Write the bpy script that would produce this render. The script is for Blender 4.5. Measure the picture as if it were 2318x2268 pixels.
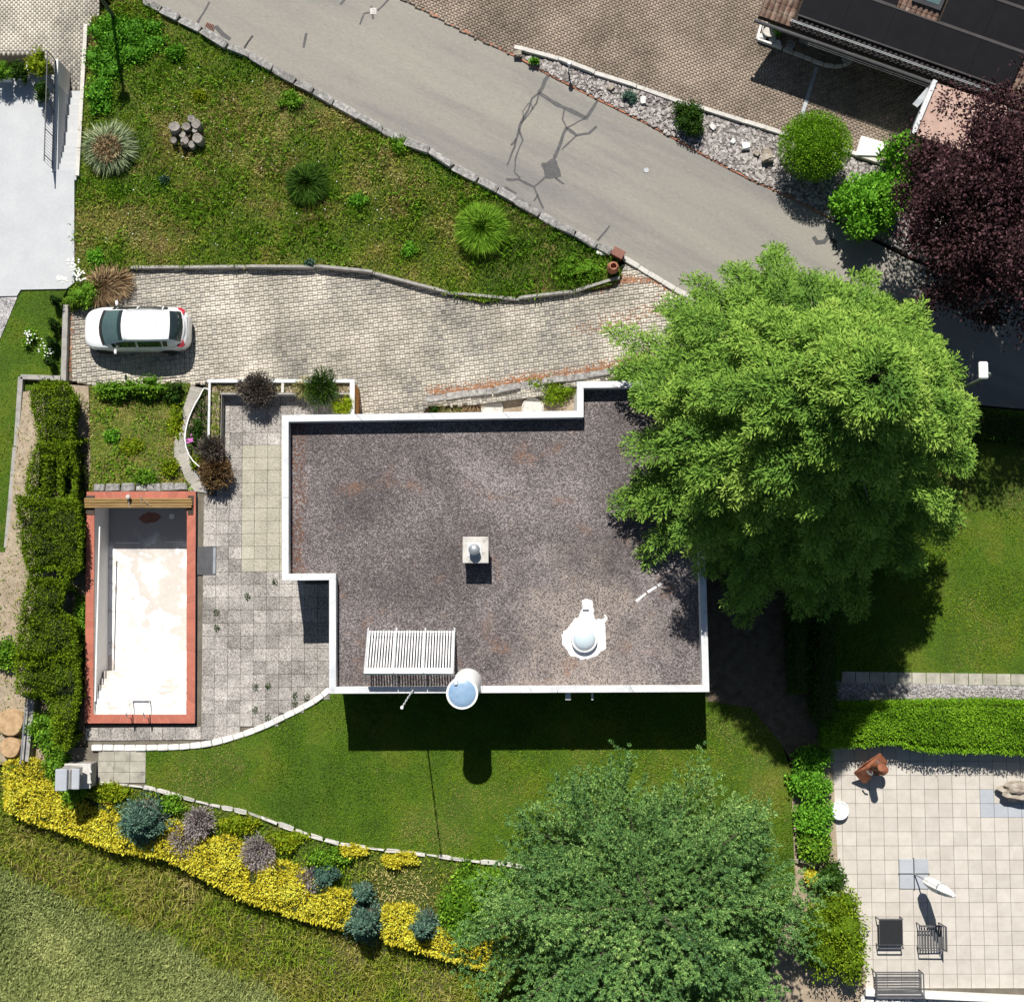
import bpy, bmesh, math, random
import numpy as np
from mathutils import Vector, Matrix
from mathutils.geometry import delaunay_2d_cdt

for o in list(bpy.data.objects):
    bpy.data.objects.remove(o)
rng = np.random.default_rng(11)
random.seed(11)
scene = bpy.context.scene
C = scene.collection

# ------------------------------------------------------------------ camera, sky, sun, exposure
F_PX, CX, CY, W_PX = 2880.0, 1159.0, 1134.0, 2318.0      # photograph: focal length and centre in pixels
NADIR_Y = 1370.0
TILT = math.atan((NADIR_Y - CY) / F_PX)
CAM_H = 50.0
cam_data = bpy.data.cameras.new('camera')
cam_data.sensor_fit = 'HORIZONTAL'
cam_data.sensor_width = 36.0
cam_data.lens = 36.0 * F_PX / W_PX
cam_data.clip_end = 1000.0
cam = bpy.data.objects.new('camera', cam_data)
C.objects.link(cam)
cam.location = (0, 0, CAM_H)
cam.rotation_euler = (TILT, 0, 0)
scene.camera = cam

SUN_EL, SUN_AZ = math.radians(51.0), math.radians(8.0)    # sun stands towards +Y, a little towards -X
sun_dir = Vector((-math.sin(SUN_AZ) * math.cos(SUN_EL), math.cos(SUN_AZ) * math.cos(SUN_EL), math.sin(SUN_EL)))
world = bpy.data.worlds.new('World')
scene.world = world
world.use_nodes = True
wn = world.node_tree
sky = wn.nodes.new('ShaderNodeTexSky')
sky.sky_type = 'NISHITA'
sky.sun_disc = False
sky.sun_elevation = SUN_EL
sky.sun_rotation = -SUN_AZ
sky.altitude = 500
wn.links.new(sky.outputs[0], wn.nodes['Background'].inputs[0])
wn.nodes['Background'].inputs[1].default_value = 0.05
sun_data = bpy.data.lights.new('sun', 'SUN')
sun_data.energy = 5.0
sun_data.angle = math.radians(0.5)
sun_data.color = (1.0, 0.96, 0.89)
sun = bpy.data.objects.new('sun', sun_data)
C.objects.link(sun)
sun.rotation_euler = (-sun_dir).to_track_quat('-Z', 'Y').to_euler()
sun.location = (0, 0, 60)
vs = scene.view_settings
vs.view_transform = 'Standard'
vs.look = 'None'
vs.gamma = 1.0
vs.use_curve_mapping = False
vs.exposure = 0.45
scene.render.engine = 'CYCLES'
scene.cycles.max_bounces = 6

# ------------------------------------------------------------------ pixel direction -> point on a level
_s, _c = math.sin(TILT), math.cos(TILT)
def G(x, y, z=0.0):
    u, v = x - CX, CY - y
    d = (u, F_PX * _s + v * _c, -F_PX * _c + v * _s)
    t = (CAM_H - z) / -d[2]
    return Vector((d[0] * t, d[1] * t, z))
def smooth(t):
    t = np.clip(t, 0, 1)
    return t * t * (3 - 2 * t)
def z_road(X, Y=0):
    return -1.2 * np.clip((5.6 - X) / 21.6, 0, 1.3)
def z_drive(X, Y=0):
    return -1.3 + 1.2 * smooth((X + 4.0) / 10.0)
def flat(z):
    return lambda X, Y=0: z + 0 * X
def on(x, y, surf):
    p = G(x, y, 0)
    for _ in range(5):
        p = G(x, y, float(surf(p.x, p.y)))
    return p

# ------------------------------------------------------------------ noise for scattering
_lat = np.random.default_rng(5).random((8, 64, 64))
def vnoise(x, y, scale, k=0):
    x = np.asarray(x) / scale; y = np.asarray(y) / scale
    xi = np.floor(x).astype(int); yi = np.floor(y).astype(int)
    fx = x - xi; fy = y - yi
    fx = fx * fx * (3 - 2 * fx); fy = fy * fy * (3 - 2 * fy)
    L = _lat[k]
    a = L[xi % 64, yi % 64]; b = L[(xi + 1) % 64, yi % 64]
    c = L[xi % 64, (yi + 1) % 64]; d = L[(xi + 1) % 64, (yi + 1) % 64]
    return (a * (1 - fx) + b * fx) * (1 - fy) + (c * (1 - fx) + d * fx) * fy
def in_poly(px, py, poly):
    px = np.asarray(px); py = np.asarray(py)
    inside = np.zeros(px.shape, bool)
    n = len(poly); j = n - 1
    for i in range(n):
        xi, yi = poly[i][0], poly[i][1]; xj, yj = poly[j][0], poly[j][1]
        if yi != yj:
            cond = ((yi > py) != (yj > py)) & (px < (xj - xi) * (py - yi) / (yj - yi) + xi)
            inside ^= cond
        j = i
    return inside

# ------------------------------------------------------------------ materials
MATS = {}
def mat(name, stops, scale=1.5, detail=5, rough=0.85, fine=None, obj=0.0, attr=False, bump=None,
        metal=0.0, spec=0.3, transl=0.0, vor=None, stretch=None, coat=0.0, wear=None, alpha=1.0):
    m = bpy.data.materials.new(name); m.use_nodes = True
    nt = m.node_tree; nd = nt.nodes; lk = nt.links
    b = nd['Principled BSDF']
    geo = nd.new('ShaderNodeNewGeometry')
    pos = geo.outputs['Position']
    if stretch:
        mp = nd.new('ShaderNodeMapping'); mp.inputs['Scale'].default_value = stretch[:3]
        if len(stretch) > 3: mp.vector_type = 'TEXTURE'; mp.inputs['Rotation'].default_value = (0, 0, stretch[3])
        lk.new(pos, mp.inputs[0]); pos = mp.outputs[0]
    ramp = nd.new('ShaderNodeValToRGB')
    if isinstance(stops[0], (int, float)): stops = [(0.5, stops)]
    el = ramp.color_ramp.elements
    while len(el) < len(stops): el.new(0.5)
    while len(el) > max(1, len(stops)): el.remove(el[-1])
    for e, (p, col) in zip(el, stops):
        e.position = p; e.color = (*col, 1)
    if attr:
        at = nd.new('ShaderNodeAttribute'); at.attribute_name = 'rnd'
        lk.new(at.outputs['Fac'], ramp.inputs[0])
    elif vor:
        vo = nd.new('ShaderNodeTexVoronoi'); vo.inputs['Scale'].default_value = vor
        lk.new(pos, vo.inputs['Vector'])
        sp = nd.new('ShaderNodeSeparateColor'); lk.new(vo.outputs['Color'], sp.inputs[0])
        no = nd.new('ShaderNodeTexNoise'); no.inputs['Scale'].default_value = scale; no.inputs['Detail'].default_value = detail
        lk.new(pos, no.inputs['Vector'])
        ad = nd.new('ShaderNodeMath'); ad.operation = 'MULTIPLY_ADD'
        lk.new(no.outputs['Fac'], ad.inputs[0]); ad.inputs[1].default_value = 0.9
        sb = nd.new('ShaderNodeMath'); sb.operation = 'MULTIPLY_ADD'
        lk.new(sp.outputs[0], sb.inputs[0]); sb.inputs[1].default_value = 0.75; sb.inputs[2].default_value = -0.32
        lk.new(sb.outputs[0], ad.inputs[2]); lk.new(ad.outputs[0], ramp.inputs[0])
    else:
        no = nd.new('ShaderNodeTexNoise'); no.inputs['Scale'].default_value = scale
        no.inputs['Detail'].default_value = detail; no.inputs['Roughness'].default_value = 0.6
        lk.new(pos, no.inputs['Vector']); lk.new(no.outputs['Fac'], ramp.inputs[0])
    col = ramp.outputs['Color']
    def mulval(col, src, lo, hi):
        mr = nd.new('ShaderNodeMapRange'); mr.inputs['To Min'].default_value = lo; mr.inputs['To Max'].default_value = hi
        mr.inputs['From Min'].default_value = src[1]; mr.inputs['From Max'].default_value = src[2]
        lk.new(src[0], mr.inputs['Value'])
        mx = nd.new('ShaderNodeVectorMath'); mx.operation = 'SCALE'
        lk.new(col, mx.inputs[0]); lk.new(mr.outputs[0], mx.inputs['Scale'])
        return mx.outputs[0]
    if fine:
        n2 = nd.new('ShaderNodeTexNoise'); n2.inputs['Scale'].default_value = fine[0]; n2.inputs['Detail'].default_value = 4
        n2.inputs['Roughness'].default_value = 0.7
        lk.new(pos, n2.inputs['Vector'])
        col = mulval(col, (n2.outputs['Fac'], 0.3, 0.7), 1 - fine[1], 1 + fine[1])
    if obj:
        oi = nd.new('ShaderNodeObjectInfo')
        col = mulval(col, (oi.outputs['Random'], 0, 1), 1 - obj, 1 + obj)
    if wear:      # (scale, threshold, colour): patches of dirt or lichen with a shape of their own
        n3 = nd.new('ShaderNodeTexNoise'); n3.inputs['Scale'].default_value = wear[0]; n3.inputs['Detail'].default_value = 8
        n3.inputs['Roughness'].default_value = 0.65
        lk.new(geo.outputs['Position'], n3.inputs['Vector'])
        mr = nd.new('ShaderNodeMapRange'); mr.inputs['From Min'].default_value = wear[1]; mr.inputs['From Max'].default_value = wear[1] + 0.12
        lk.new(n3.outputs['Fac'], mr.inputs['Value'])
        mx = nd.new('ShaderNodeMix'); mx.data_type = 'RGBA'
        lk.new(mr.outputs[0], mx.inputs['Factor']); lk.new(col, mx.inputs[6]); mx.inputs[7].default_value = (*wear[2], 1)
        col = mx.outputs[2]
    lk.new(col, b.inputs['Base Color'])
    b.inputs['Roughness'].default_value = rough
    b.inputs['Metallic'].default_value = metal
    b.inputs['Specular IOR Level'].default_value = .05 if transl else spec
    if coat: b.inputs['Coat Weight'].default_value = coat; b.inputs['Coat Roughness'].default_value = 0.08
    if bump:
        if vor and bump[0] == 'v':
            h = vo.outputs['Distance']
        else:
            nb = nd.new('ShaderNodeTexNoise'); nb.inputs['Scale'].default_value = bump[0]; nb.inputs['Detail'].default_value = 5
            lk.new(pos, nb.inputs['Vector']); h = nb.outputs['Fac']
        bp = nd.new('ShaderNodeBump'); bp.inputs['Strength'].default_value = bump[1]; bp.inputs['Distance'].default_value = bump[2]
        lk.new(h, bp.inputs['Height']); lk.new(bp.outputs[0], b.inputs['Normal'])
    if transl:
        tr = nd.new('ShaderNodeBsdfTranslucent'); lk.new(col, tr.inputs[0])
        ms = nd.new('ShaderNodeMixShader'); ms.inputs[0].default_value = transl
        lk.new(b.outputs[0], ms.inputs[1]); lk.new(tr.outputs[0], ms.inputs[2])
        lk.new(ms.outputs[0], nd['Material Output'].inputs[0])
    MATS[name] = m
    return m

# ------------------------------------------------------------------ objects
def tag(o, label=None, cat=None, group=None, kind=None):
    if label: o['label'] = label
    if cat: o['category'] = cat
    if group: o['group'] = group
    if kind: o['kind'] = kind
    return o
def empty(name, loc, label, cat, group=None, rz=0.0):
    o = bpy.data.objects.new(name, None); C.objects.link(o)
    o.location = loc; o.rotation_euler = (0, 0, rz)
    o.empty_display_size = 0.2
    return tag(o, label, cat, group)
def link(name, me, m=None, parent=None, loc=None):
    o = bpy.data.objects.new(name, me); C.objects.link(o)
    if m is not None and len(me.materials) == 0: me.materials.append(MATS[m] if isinstance(m, str) else m)
    if parent is not None: o.parent = parent
    if loc is not None: o.location = loc
    return o
def np_mesh(name, V, faces, rnd=None, smooth=False):
    """faces: list of int arrays (n,k)"""
    me = bpy.data.meshes.new(name)
    V = np.asarray(V, dtype=np.float32).reshape(-1, 3)
    faces = [np.asarray(f, dtype=np.int32) for f in faces if len(f)]
    me.vertices.add(len(V)); me.vertices.foreach_set('co', V.ravel())
    tot = np.concatenate([np.full(len(f), f.shape[1], np.int32) for f in faces])
    idx = np.concatenate([f.ravel() for f in faces])
    me.loops.add(len(idx)); me.loops.foreach_set('vertex_index', idx)
    me.polygons.add(len(tot))
    st = np.concatenate([[0], np.cumsum(tot)[:-1]]).astype(np.int32)
    me.polygons.foreach_set('loop_start', st); me.polygons.foreach_set('loop_total', tot)
    if smooth: me.polygons.foreach_set('use_smooth', np.ones(len(tot), bool))
    if rnd is not None:
        a = me.attributes.new('rnd', 'FLOAT', 'FACE'); a.data.foreach_set('value', np.asarray(rnd, np.float32))
    me.update(calc_edges=True)
    return me
class MB:
    """collects faces; local coordinates relative to an origin"""
    def __init__(s, origin=(0, 0, 0)):
        s.v = []; s.f = []; s.o = Vector(origin)
    def add(s, vs, fs):
        n = len(s.v); s.v += [tuple(Vector(v) - s.o) for v in vs]; s.f += [tuple(i + n for i in f) for f in fs]
        return s
    def box(s, a, b):
        x0, y0, z0 = a; x1, y1, z1 = b
        return s.add([(x0, y0, z0), (x1, y0, z0), (x1, y1, z0), (x0, y1, z0), (x0, y0, z1), (x1, y0, z1), (x1, y1, z1), (x0, y1, z1)],
                     [(3, 2, 1, 0), (4, 5, 6, 7), (0, 1, 5, 4), (1, 2, 6, 5), (2, 3, 7, 6), (3, 0, 4, 7)])
    def prism(s, pts, z0, z1):
        """pts: list of (x,y[,z]) going round; z0/z1 numbers or lists"""
        n = len(pts)
        area = sum(pts[i][0] * pts[(i + 1) % n][1] - pts[(i + 1) % n][0] * pts[i][1] for i in range(n))
        if area < 0: pts = pts[::-1]; z0 = z0[::-1] if isinstance(z0, (list, tuple)) else z0; z1 = z1[::-1] if isinstance(z1, (list, tuple)) else z1
        za = z0 if isinstance(z0, (list, tuple)) else [z0] * n
        zb = z1 if isinstance(z1, (list, tuple)) else [z1] * n
        vs = [(p[0], p[1], za[i]) for i, p in enumerate(pts)] + [(p[0], p[1], zb[i]) for i, p in enumerate(pts)]
        fs = [tuple(range(n - 1, -1, -1)), tuple(range(n, 2 * n))] + [(i, (i + 1) % n, n + (i + 1) % n, n + i) for i in range(n)]
        return s.add(vs, fs)
    def tube(s, pts, r, n=8, caps=True):
        pts = [Vector(p) for p in pts]; k = len(pts)
        rs = r if isinstance(r, (list, tuple)) else [r] * k
        vs, fs = [], []
        prev = None
        for i, p in enumerate(pts):
            d = (pts[min(i + 1, k - 1)] - pts[max(i - 1, 0)]).normalized()
            a = Vector((0, 0, 1)) if abs(d.z) < 0.95 else Vector((1, 0, 0))
            e1 = d.cross(a).normalized(); e2 = d.cross(e1)
            if prev is not None and e1.dot(prev) < 0: e1 = -e1; e2 = d.cross(e1)
            prev = e1
            for j in range(n):
                t = 2 * math.pi * j / n
                vs.append(p + (e1 * math.cos(t) + e2 * math.sin(t)) * rs[i])
        for i in range(k - 1):
            for j in range(n):
                fs.append((i * n + j, i * n + (j + 1) % n, (i + 1) * n + (j + 1) % n, (i + 1) * n + j))
        if caps: fs += [tuple(range(n - 1, -1, -1)), tuple((k - 1) * n + j for j in range(n))]
        return s.add(vs, fs)
    def lathe(s, prof, c=(0, 0, 0), n=24, M=None):
        vs, fs = [], []
        c = Vector(c)
        for r, z in prof:
            for j in range(n):
                t = 2 * math.pi * j / n
                p = Vector((r * math.cos(t), r * math.sin(t), z))
                if M is not None: p = M @ p
                vs.append(c + p)
        for i in range(len(prof) - 1):
            for j in range(n):
                fs.append((i * n + j, i * n + (j + 1) % n, (i + 1) * n + (j + 1) % n, (i + 1) * n + j))
        if prof[0][0] > 1e-6: fs.append(tuple(range(n - 1, -1, -1)))
        if prof[-1][0] > 1e-6: fs.append(tuple((len(prof) - 1) * n + j for j in range(n)))
        return s.add(vs, fs)
    def build(s, name, m, parent=None, bevel=0.0, smooth=False, loc=None):
        me = bpy.data.meshes.new(name); me.from_pydata([tuple(v) for v in s.v], [], s.f)
        bm = bmesh.new(); bm.from_mesh(me)
        bmesh.ops.remove_doubles(bm, verts=bm.verts, dist=1e-5)
        bmesh.ops.recalc_face_normals(bm, faces=bm.faces)
        if bevel: bmesh.ops.bevel(bm, geom=list(bm.edges), offset=bevel, segments=1, affect='EDGES', clamp_overlap=True)
        bm.to_mesh(me); bm.free()
        if smooth:
            for p in me.polygons: p.use_smooth = True
            me.set_sharp_from_angle(angle=math.radians(40))
        o = link(name, me, m, parent)
        if loc is not None: o.location = loc
        elif parent is None: o.location = s.o
        return o

def sheet(name, poly, surf, m, res=0.8, skirt=-3.4, px=True, parent=None, dz=0.0, kind='structure', hump=0.0):
    """a ground sheet over a pixel (or world) outline, following surf(X,Y), closed downwards by a skirt"""
    P = [on(x, y, surf) for x, y in poly] if px else [Vector((x, y, 0)) for x, y in poly]
    a = sum(P[i].x * P[(i + 1) % len(P)].y - P[(i + 1) % len(P)].x * P[i].y for i in range(len(P)))
    if a < 0: P = P[::-1]
    B = []
    for i, p in enumerate(P):
        q = P[(i + 1) % len(P)]
        k = max(1, int((Vector((q.x - p.x, q.y - p.y))).length / res))
        for j in range(k): B.append((p.x + (q.x - p.x) * j / k, p.y + (q.y - p.y) * j / k))
    n = len(B)
    xs = np.array([p[0] for p in B]); ys = np.array([p[1] for p in B])
    gx, gy = np.meshgrid(np.arange(xs.min(), xs.max(), res), np.arange(ys.min(), ys.max(), res))
    gx = (gx + rng.uniform(-.2, .2, gx.shape) * res).ravel(); gy = (gy + rng.uniform(-.2, .2, gy.shape) * res).ravel()
    ok = in_poly(gx, gy, B)
    gx, gy = gx[ok], gy[ok]
    d = np.full(len(gx), 9.0)
    for bx, by in B: d = np.minimum(d, np.hypot(gx - bx, gy - by))
    gx, gy = gx[d > res * .45], gy[d > res * .45]
    pts = [Vector(p) for p in B] + [Vector((a, b)) for a, b in zip(gx, gy)]
    v, e, f, *_ = delaunay_2d_cdt(pts, [(i, (i + 1) % n) for i in range(n)], [], 1, 1e-6)
    V = np.array([(p.x, p.y) for p in v])
    Z = np.asarray(surf(V[:, 0], V[:, 1])) + dz + np.zeros(len(V))
    if hump: Z = Z + (vnoise(V[:, 0], V[:, 1], 1.7, 3) - .5) * hump
    bm = bmesh.new()
    bv = [bm.verts.new((x, y, z)) for (x, y), z in zip(V, Z)]
    for t in f: bm.faces.new([bv[i] for i in t])
    bm.normal_update()
    if skirt is not None:
        be = [ed for ed in bm.edges if ed.is_boundary]
        r = bmesh.ops.extrude_edge_only(bm, edges=be)
        for g in r['geom']:
            if isinstance(g, bmesh.types.BMVert): g.co.z = skirt
    me = bpy.data.meshes.new(name); bm.to_mesh(me); bm.free()
    o = link(name, me, m, parent)
    if kind: o['kind'] = kind
    return o

# unit pieces that alike stones and slabs share
def rough_box(seed, amp=0.08, cuts=2):
    r = random.Random(seed)
    bm = bmesh.new(); bmesh.ops.create_cube(bm, size=1.0)
    bmesh.ops.bevel(bm, geom=list(bm.edges), offset=0.1, segments=1, affect='EDGES')
    for v in bm.verts:
        v.co += Vector((r.uniform(-amp, amp), r.uniform(-amp, amp), r.uniform(-amp, amp)))
        if v.co.z > 0: v.co.z += r.uniform(-amp, amp) * .5
    me = bpy.data.meshes.new('stone'); bm.to_mesh(me); bm.free()
    return me
_stone_cache = {}
def stone_mesh(m, k, amp=0.08):
    key = (m, k, amp)
    if key not in _stone_cache:
        me = rough_box(k * 13 + 1, amp); me.materials.append(MATS[m]); _stone_cache[key] = me
    return _stone_cache[key]
_slab_cache = {}
def slab_mesh(m):
    if m not in _slab_cache:
        bm = bmesh.new(); bmesh.ops.create_cube(bm, size=1.0)
        for v in bm.verts: v.co.z -= .5
        bmesh.ops.bevel(bm, geom=[e for e in bm.edges if all(v.co.z > -.1 for v in e.verts)], offset=0.012, segments=1, affect='EDGES')
        me = bpy.data.meshes.new('slab'); bm.to_mesh(me); bm.free(); me.materials.append(MATS[m]); _slab_cache[m] = me
    return _slab_cache[m]
def place(name, me, parent, loc, scale, rz=0.0):
    o = bpy.data.objects.new(name, me); C.objects.link(o)
    o.location = loc; o.scale = scale; o.rotation_euler = (0, 0, rz)
    if parent is not None: o.parent = parent
    return o
def polyline(pts, step):
    """resample a 3D polyline: list of (point, heading, length) pieces of roughly the step length"""
    pts = [Vector(p) for p in pts]
    seg = [(pts[i + 1] - pts[i]).length for i in range(len(pts) - 1)]
    L = sum(seg)
    def at(d):
        for i, l in enumerate(seg):
            if d <= l or i == len(seg) - 1: return pts[i].lerp(pts[i + 1], min(1, d / l))
            d -= l
    return L, at

# ------------------------------------------------------------------ foliage
def unit(a):
    return a / np.maximum(np.linalg.norm(a, axis=1, keepdims=True), 1e-9)
def leaf_arrays(P, A, L, W, face_up=0.0):
    """diamond leaves from base points P along unit axes A"""
    n = len(P)
    R = rng.normal(size=(n, 3)); R[:, 2] += 0
    S = np.cross(A, R)
    if face_up:
        U = np.cross(A, np.tile([0, 0, 1.0], (n, 1)))
        S = unit(S) * (1 - face_up) + unit(U) * face_up
    S = unit(S)
    L = np.broadcast_to(np.asarray(L, float), (n,))[:, None]; W = np.broadcast_to(np.asarray(W, float), (n,))[:, None]
    mid = P + A * L * .45
    V = np.stack([P, mid + S * W * .5, P + A * L, mid - S * W * .5], 1).reshape(-1, 3)
    Fq = np.arange(n * 4).reshape(-1, 4)
    return V, Fq
def leaf_obj(name, P, A, L, W, rnd, m, parent, face_up=0.0, core=None, kind=None):
    V, Fq = leaf_arrays(P, A, L, W, face_up)
    fs = [Fq]; r = np.asarray(rnd) + np.zeros(len(Fq))
    if core is not None:
        cv, cf, cr = core
        fs.append(cf + len(V)); V = np.vstack([V, cv]); r = np.concatenate([r, np.full(len(cf), cr)])
    o = link(name, np_mesh(name, V, fs, r), m, parent)
    if kind: o['kind'] = kind
    return o
def ico(sub=2):
    bm = bmesh.new(); bmesh.ops.create_icosphere(bm, subdivisions=sub, radius=1.0)
    V = np.array([v.co[:] for v in bm.verts]); Fc = np.array([[v.index for v in f.verts] for f in bm.faces]); bm.free()
    return V, Fc
ICO_V, ICO_F = ico(3)
def lumpy(center, radii, amp=.15, seed=0, k=.8):
    V = ICO_V.copy()
    n = vnoise(V[:, 0] * 2 + seed, V[:, 1] * 2 + V[:, 2] * 1.3, .6, seed % 8)
    V = V * (k + (n - .5) * amp * 2)[:, None]
    return V * np.array(radii) + np.array(center), ICO_F.copy()
def shell_points(n, radii, lo=.8, hi=1.05, zmin=-.4):
    d = unit(rng.normal(size=(int(n * 2.2), 3))); d = d[d[:, 2] > zmin][:n]
    k = rng.uniform(lo, hi, len(d))
    return d * k[:, None] * np.array(radii), d
def shrub(name, px, py, surf, rx, ry, h, m, label, cat='shrub', group=None, n=1200, leaf=(.09, .05), lumps=7, spread=.55, up=.3, tint=(.2, .8), lift=0.45, stem='bark', core=True, at=None, seed=None):
    """a bush of several leafy lumps on short stems; px,py is the middle of its crown in the photograph"""
    base_z = float(surf(*on(px, py, surf).xy))
    c = G(px, py, base_z + h * .5) if at is None else Vector((at[0], at[1], base_z + h * .5))
    root = empty(name, (c.x, c.y, base_z), label, cat, group)
    Ps, As, Rs = [], [], []; cores = []; off = 0
    sd = int(px * 7 + py * 3) if seed is None else seed
    rr = random.Random(sd)
    lum = []
    for i in range(lumps):
        a = 2 * math.pi * i / max(lumps - 1, 1) + rr.uniform(-.4, .4); q = (spread + .12) * rr.uniform(.45, 1.2) if i else 0
        s = rr.uniform(.3, .56) if lumps > 1 else 1.0
        lum.append((q * rx * math.cos(a), q * ry * math.sin(a), h * (lift + rr.uniform(-.08, .14) - (.1 if i else -.12)), s * rx, s * ry, s * h * .95 if lumps > 1 else h * .5))
    for (x, y, z, a, b, c_) in lum:
        k = max(60, int(n / lumps))
        p, d = shell_points(k, (a, b, c_), .7, 1.1, -.5); p = p * np.where(rng.random(len(p)) < .12, rng.uniform(1.05, 1.35, len(p)), 1)[:, None] if lumps > 1 else p
        t = unit(d * (1 - up) + np.array([0, 0, up]) + rng.normal(size=d.shape) * .55)
        p = p + np.array([x, y, z]); ok = p[:, 2] > .02
        Ps.append(p[ok]); As.append(t[ok]); Rs.append(np.clip(rng.uniform(tint[0], tint[1], ok.sum()) + rr.uniform(-.12, .12), 0, 1))
        if core:
            v, f = lumpy((x, y, max(z, c_ * .75)), (a * .84, b * .84, c_ * .84), .18, rr.randint(0, 99)); v[:, 2] = np.maximum(v[:, 2], .01)
            cores.append((v, f + off)); off += len(v)
    P = np.vstack(Ps); A = np.vstack(As); R = np.concatenate(Rs)
    cr = (np.vstack([v for v, f in cores]), np.vstack([f for v, f in cores]), tint[0]) if cores else None
    leaf_obj('foliage', P, A, rng.uniform(.7, 1.3, len(P)) * leaf[0], rng.uniform(.7, 1.3, len(P)) * leaf[1], R, m, root, core=cr)
    mb = MB()
    for i in range(4):
        a = rr.uniform(0, 6.28); mb.tube([(0, 0, -.05), (.25 * rx * math.cos(a), .25 * ry * math.sin(a), h * .3), (.45 * rx * math.cos(a), .45 * ry * math.sin(a), h * .55)], [.03, .02, .01], 5)
    mb.build('stem', stem, root)
    return root
def grass(name, poly, surf, dens, L, W, m, lean=.5, tint=None, wind=(0, 0), kind='stuff', parent=None, px=True, mask=None, clump=0):
    P = [on(x, y, surf) for x, y in poly] if px else [Vector((x, y, 0)) for x, y in poly]
    B = [(p.x, p.y) for p in P]
    xs = [b[0] for b in B]; ys = [b[1] for b in B]
    n = int((max(xs) - min(xs)) * (max(ys) - min(ys)) * dens)
    X = rng.uniform(min(xs), max(xs), n); Y = rng.uniform(min(ys), max(ys), n)
    ok = in_poly(X, Y, B)
    if mask is not None: ok &= mask(X, Y)
    X, Y = X[ok], Y[ok]; n = len(X)
    Z = np.asarray(surf(X, Y)) + np.zeros(n)
    A = np.stack([rng.normal(size=n) * lean + wind[0], rng.normal(size=n) * lean + wind[1], np.ones(n)], 1)
    A = unit(A)
    big = .5 * vnoise(X, Y, 2.6, 1) + .3 * vnoise(X, Y, .9, 2) + .2 * vnoise(X, Y, .35, 4)
    ln = rng.uniform(.6, 1.25, n) * L * (.65 + .7 * vnoise(X, Y, 1.1, 5))
    t = tint(X, Y, big) if tint else big
    r = np.clip(t + rng.normal(size=n) * .12, 0, 1)
    return leaf_obj(name, np.stack([X, Y, Z - .01], 1), A, ln, rng.uniform(.7, 1.3, n) * W, r, m, parent, kind=kind)

# ------------------------------------------------------------------ material library
mat('asphalt', [(.34, (.185, .176, .165)), (.5, (.238, .224, .198)), (.68, (.268, .249, .214))], scale=.75, stretch=(9, 1, 1, math.radians(-28)), detail=4, fine=(45, .2), rough=.9, bump=(90, .25, .01))
mat('tar', [(.3, (.045, .044, .045)), (.7, (.08, .078, .078))], scale=6, rough=.6, fine=(40, .2))
mat('paver_beige', [(0, (.2, .19, .175)), (.35, (.34, .315, .275)), (.7, (.42, .385, .325)), (1, (.49, .445, .38))], attr=True, fine=(.4, .42), rough=.9, bump=(60, .3, .01), wear=(.9, .66, (.2, .15, .11)))
mat('paver_brown', [(0, (0.161, 0.1265, 0.09775)), (.5, (0.23, 0.184, 0.1437)), (1, (0.2932, 0.2357, 0.184))], attr=True, fine=(.5, .35), rough=.9, bump=(60, .3, .01))
mat('joint_sand', [(.3, (.1, .088, .07)), (.7, (.16, .14, .11))], scale=3, rough=1, fine=(30, .3))
mat('white_concrete', [(.3, (.4, .41, .425)), (.7, (.45, .46, .47))], scale=1.2, rough=.75, fine=(8, .05))
mat('grey_concrete', [(.3, (.2, .19, .18)), (.5, (.3, .285, .265)), (.75, (.36, .345, .32))], scale=3, rough=.9, fine=(35, .2), bump=(40, .3, .01), wear=(3, .6, (.12, .115, .1)))
mat('pale_concrete', [(.3, (.42, .4, .37)), (.7, (.55, .53, .49))], scale=3, rough=.9, fine=(30, .15), wear=(4, .58, (.24, .23, .2)))
mat('slab_aggregate', [(.05, (.1, .09, .085)), (.35, (.24, .22, .2)), (.6, (.33, .305, .28)), (.95, (.47, .44, .41))], scale=.7, vor=34, rough=.9, obj=.2, bump=(60, .4, .01), fine=(1.3, .22))
mat('slab_beige', [(.05, (.24, .22, .17)), (.4, (.33, .31, .245)), (.95, (.45, .42, .34))], scale=1.2, vor=34, rough=.9, obj=.08, bump=(60, .3, .01))
mat('slab_cream', [(.3, (.42, .385, .34)), (.7, (.5, .465, .42))], scale=2.5, rough=.85, obj=.06, fine=(25, .08), bump=(60, .2, .005), wear=(1.3, .7, (.34, .31, .27)))
mat('slab_bluegrey', [(.3, (.33, .35, .38)), (.7, (.38, .4, .43))], scale=2.5, rough=.8, obj=.04, fine=(25, .08))
mat('slab_old', [(.3, (.24, .225, .19)), (.7, (.42, .395, .33))], scale=2.2, rough=.9, obj=.12, fine=(25, .15), wear=(2.5, .58, (.16, .155, .14)))
mat('edging_white', [(.3, (.5, .48, .45)), (.6, (.68, .67, .65))], scale=5, rough=.85, obj=.1, fine=(30, .12), wear=(5, .62, (.3, .3, .28)))
mat('rubble', [(.25, (.11, .105, .1)), (.5, (.25, .24, .23)), (.75, (.46, .45, .43))], scale=7, detail=9, rough=.95, obj=.15, bump=(25, .8, .03), fine=(40, .25))
mat('rockbed', [(.1, (.17, .15, .145)), (.5, (.29, .265, .25)), (.9, (.42, .39, .37))], attr=True, rough=.9, fine=(20, .2))
mat('rock_soil', [(.3, (.09, .08, .075)), (.7, (.17, .155, .145))], scale=9, rough=1, fine=(40, .4))
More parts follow.
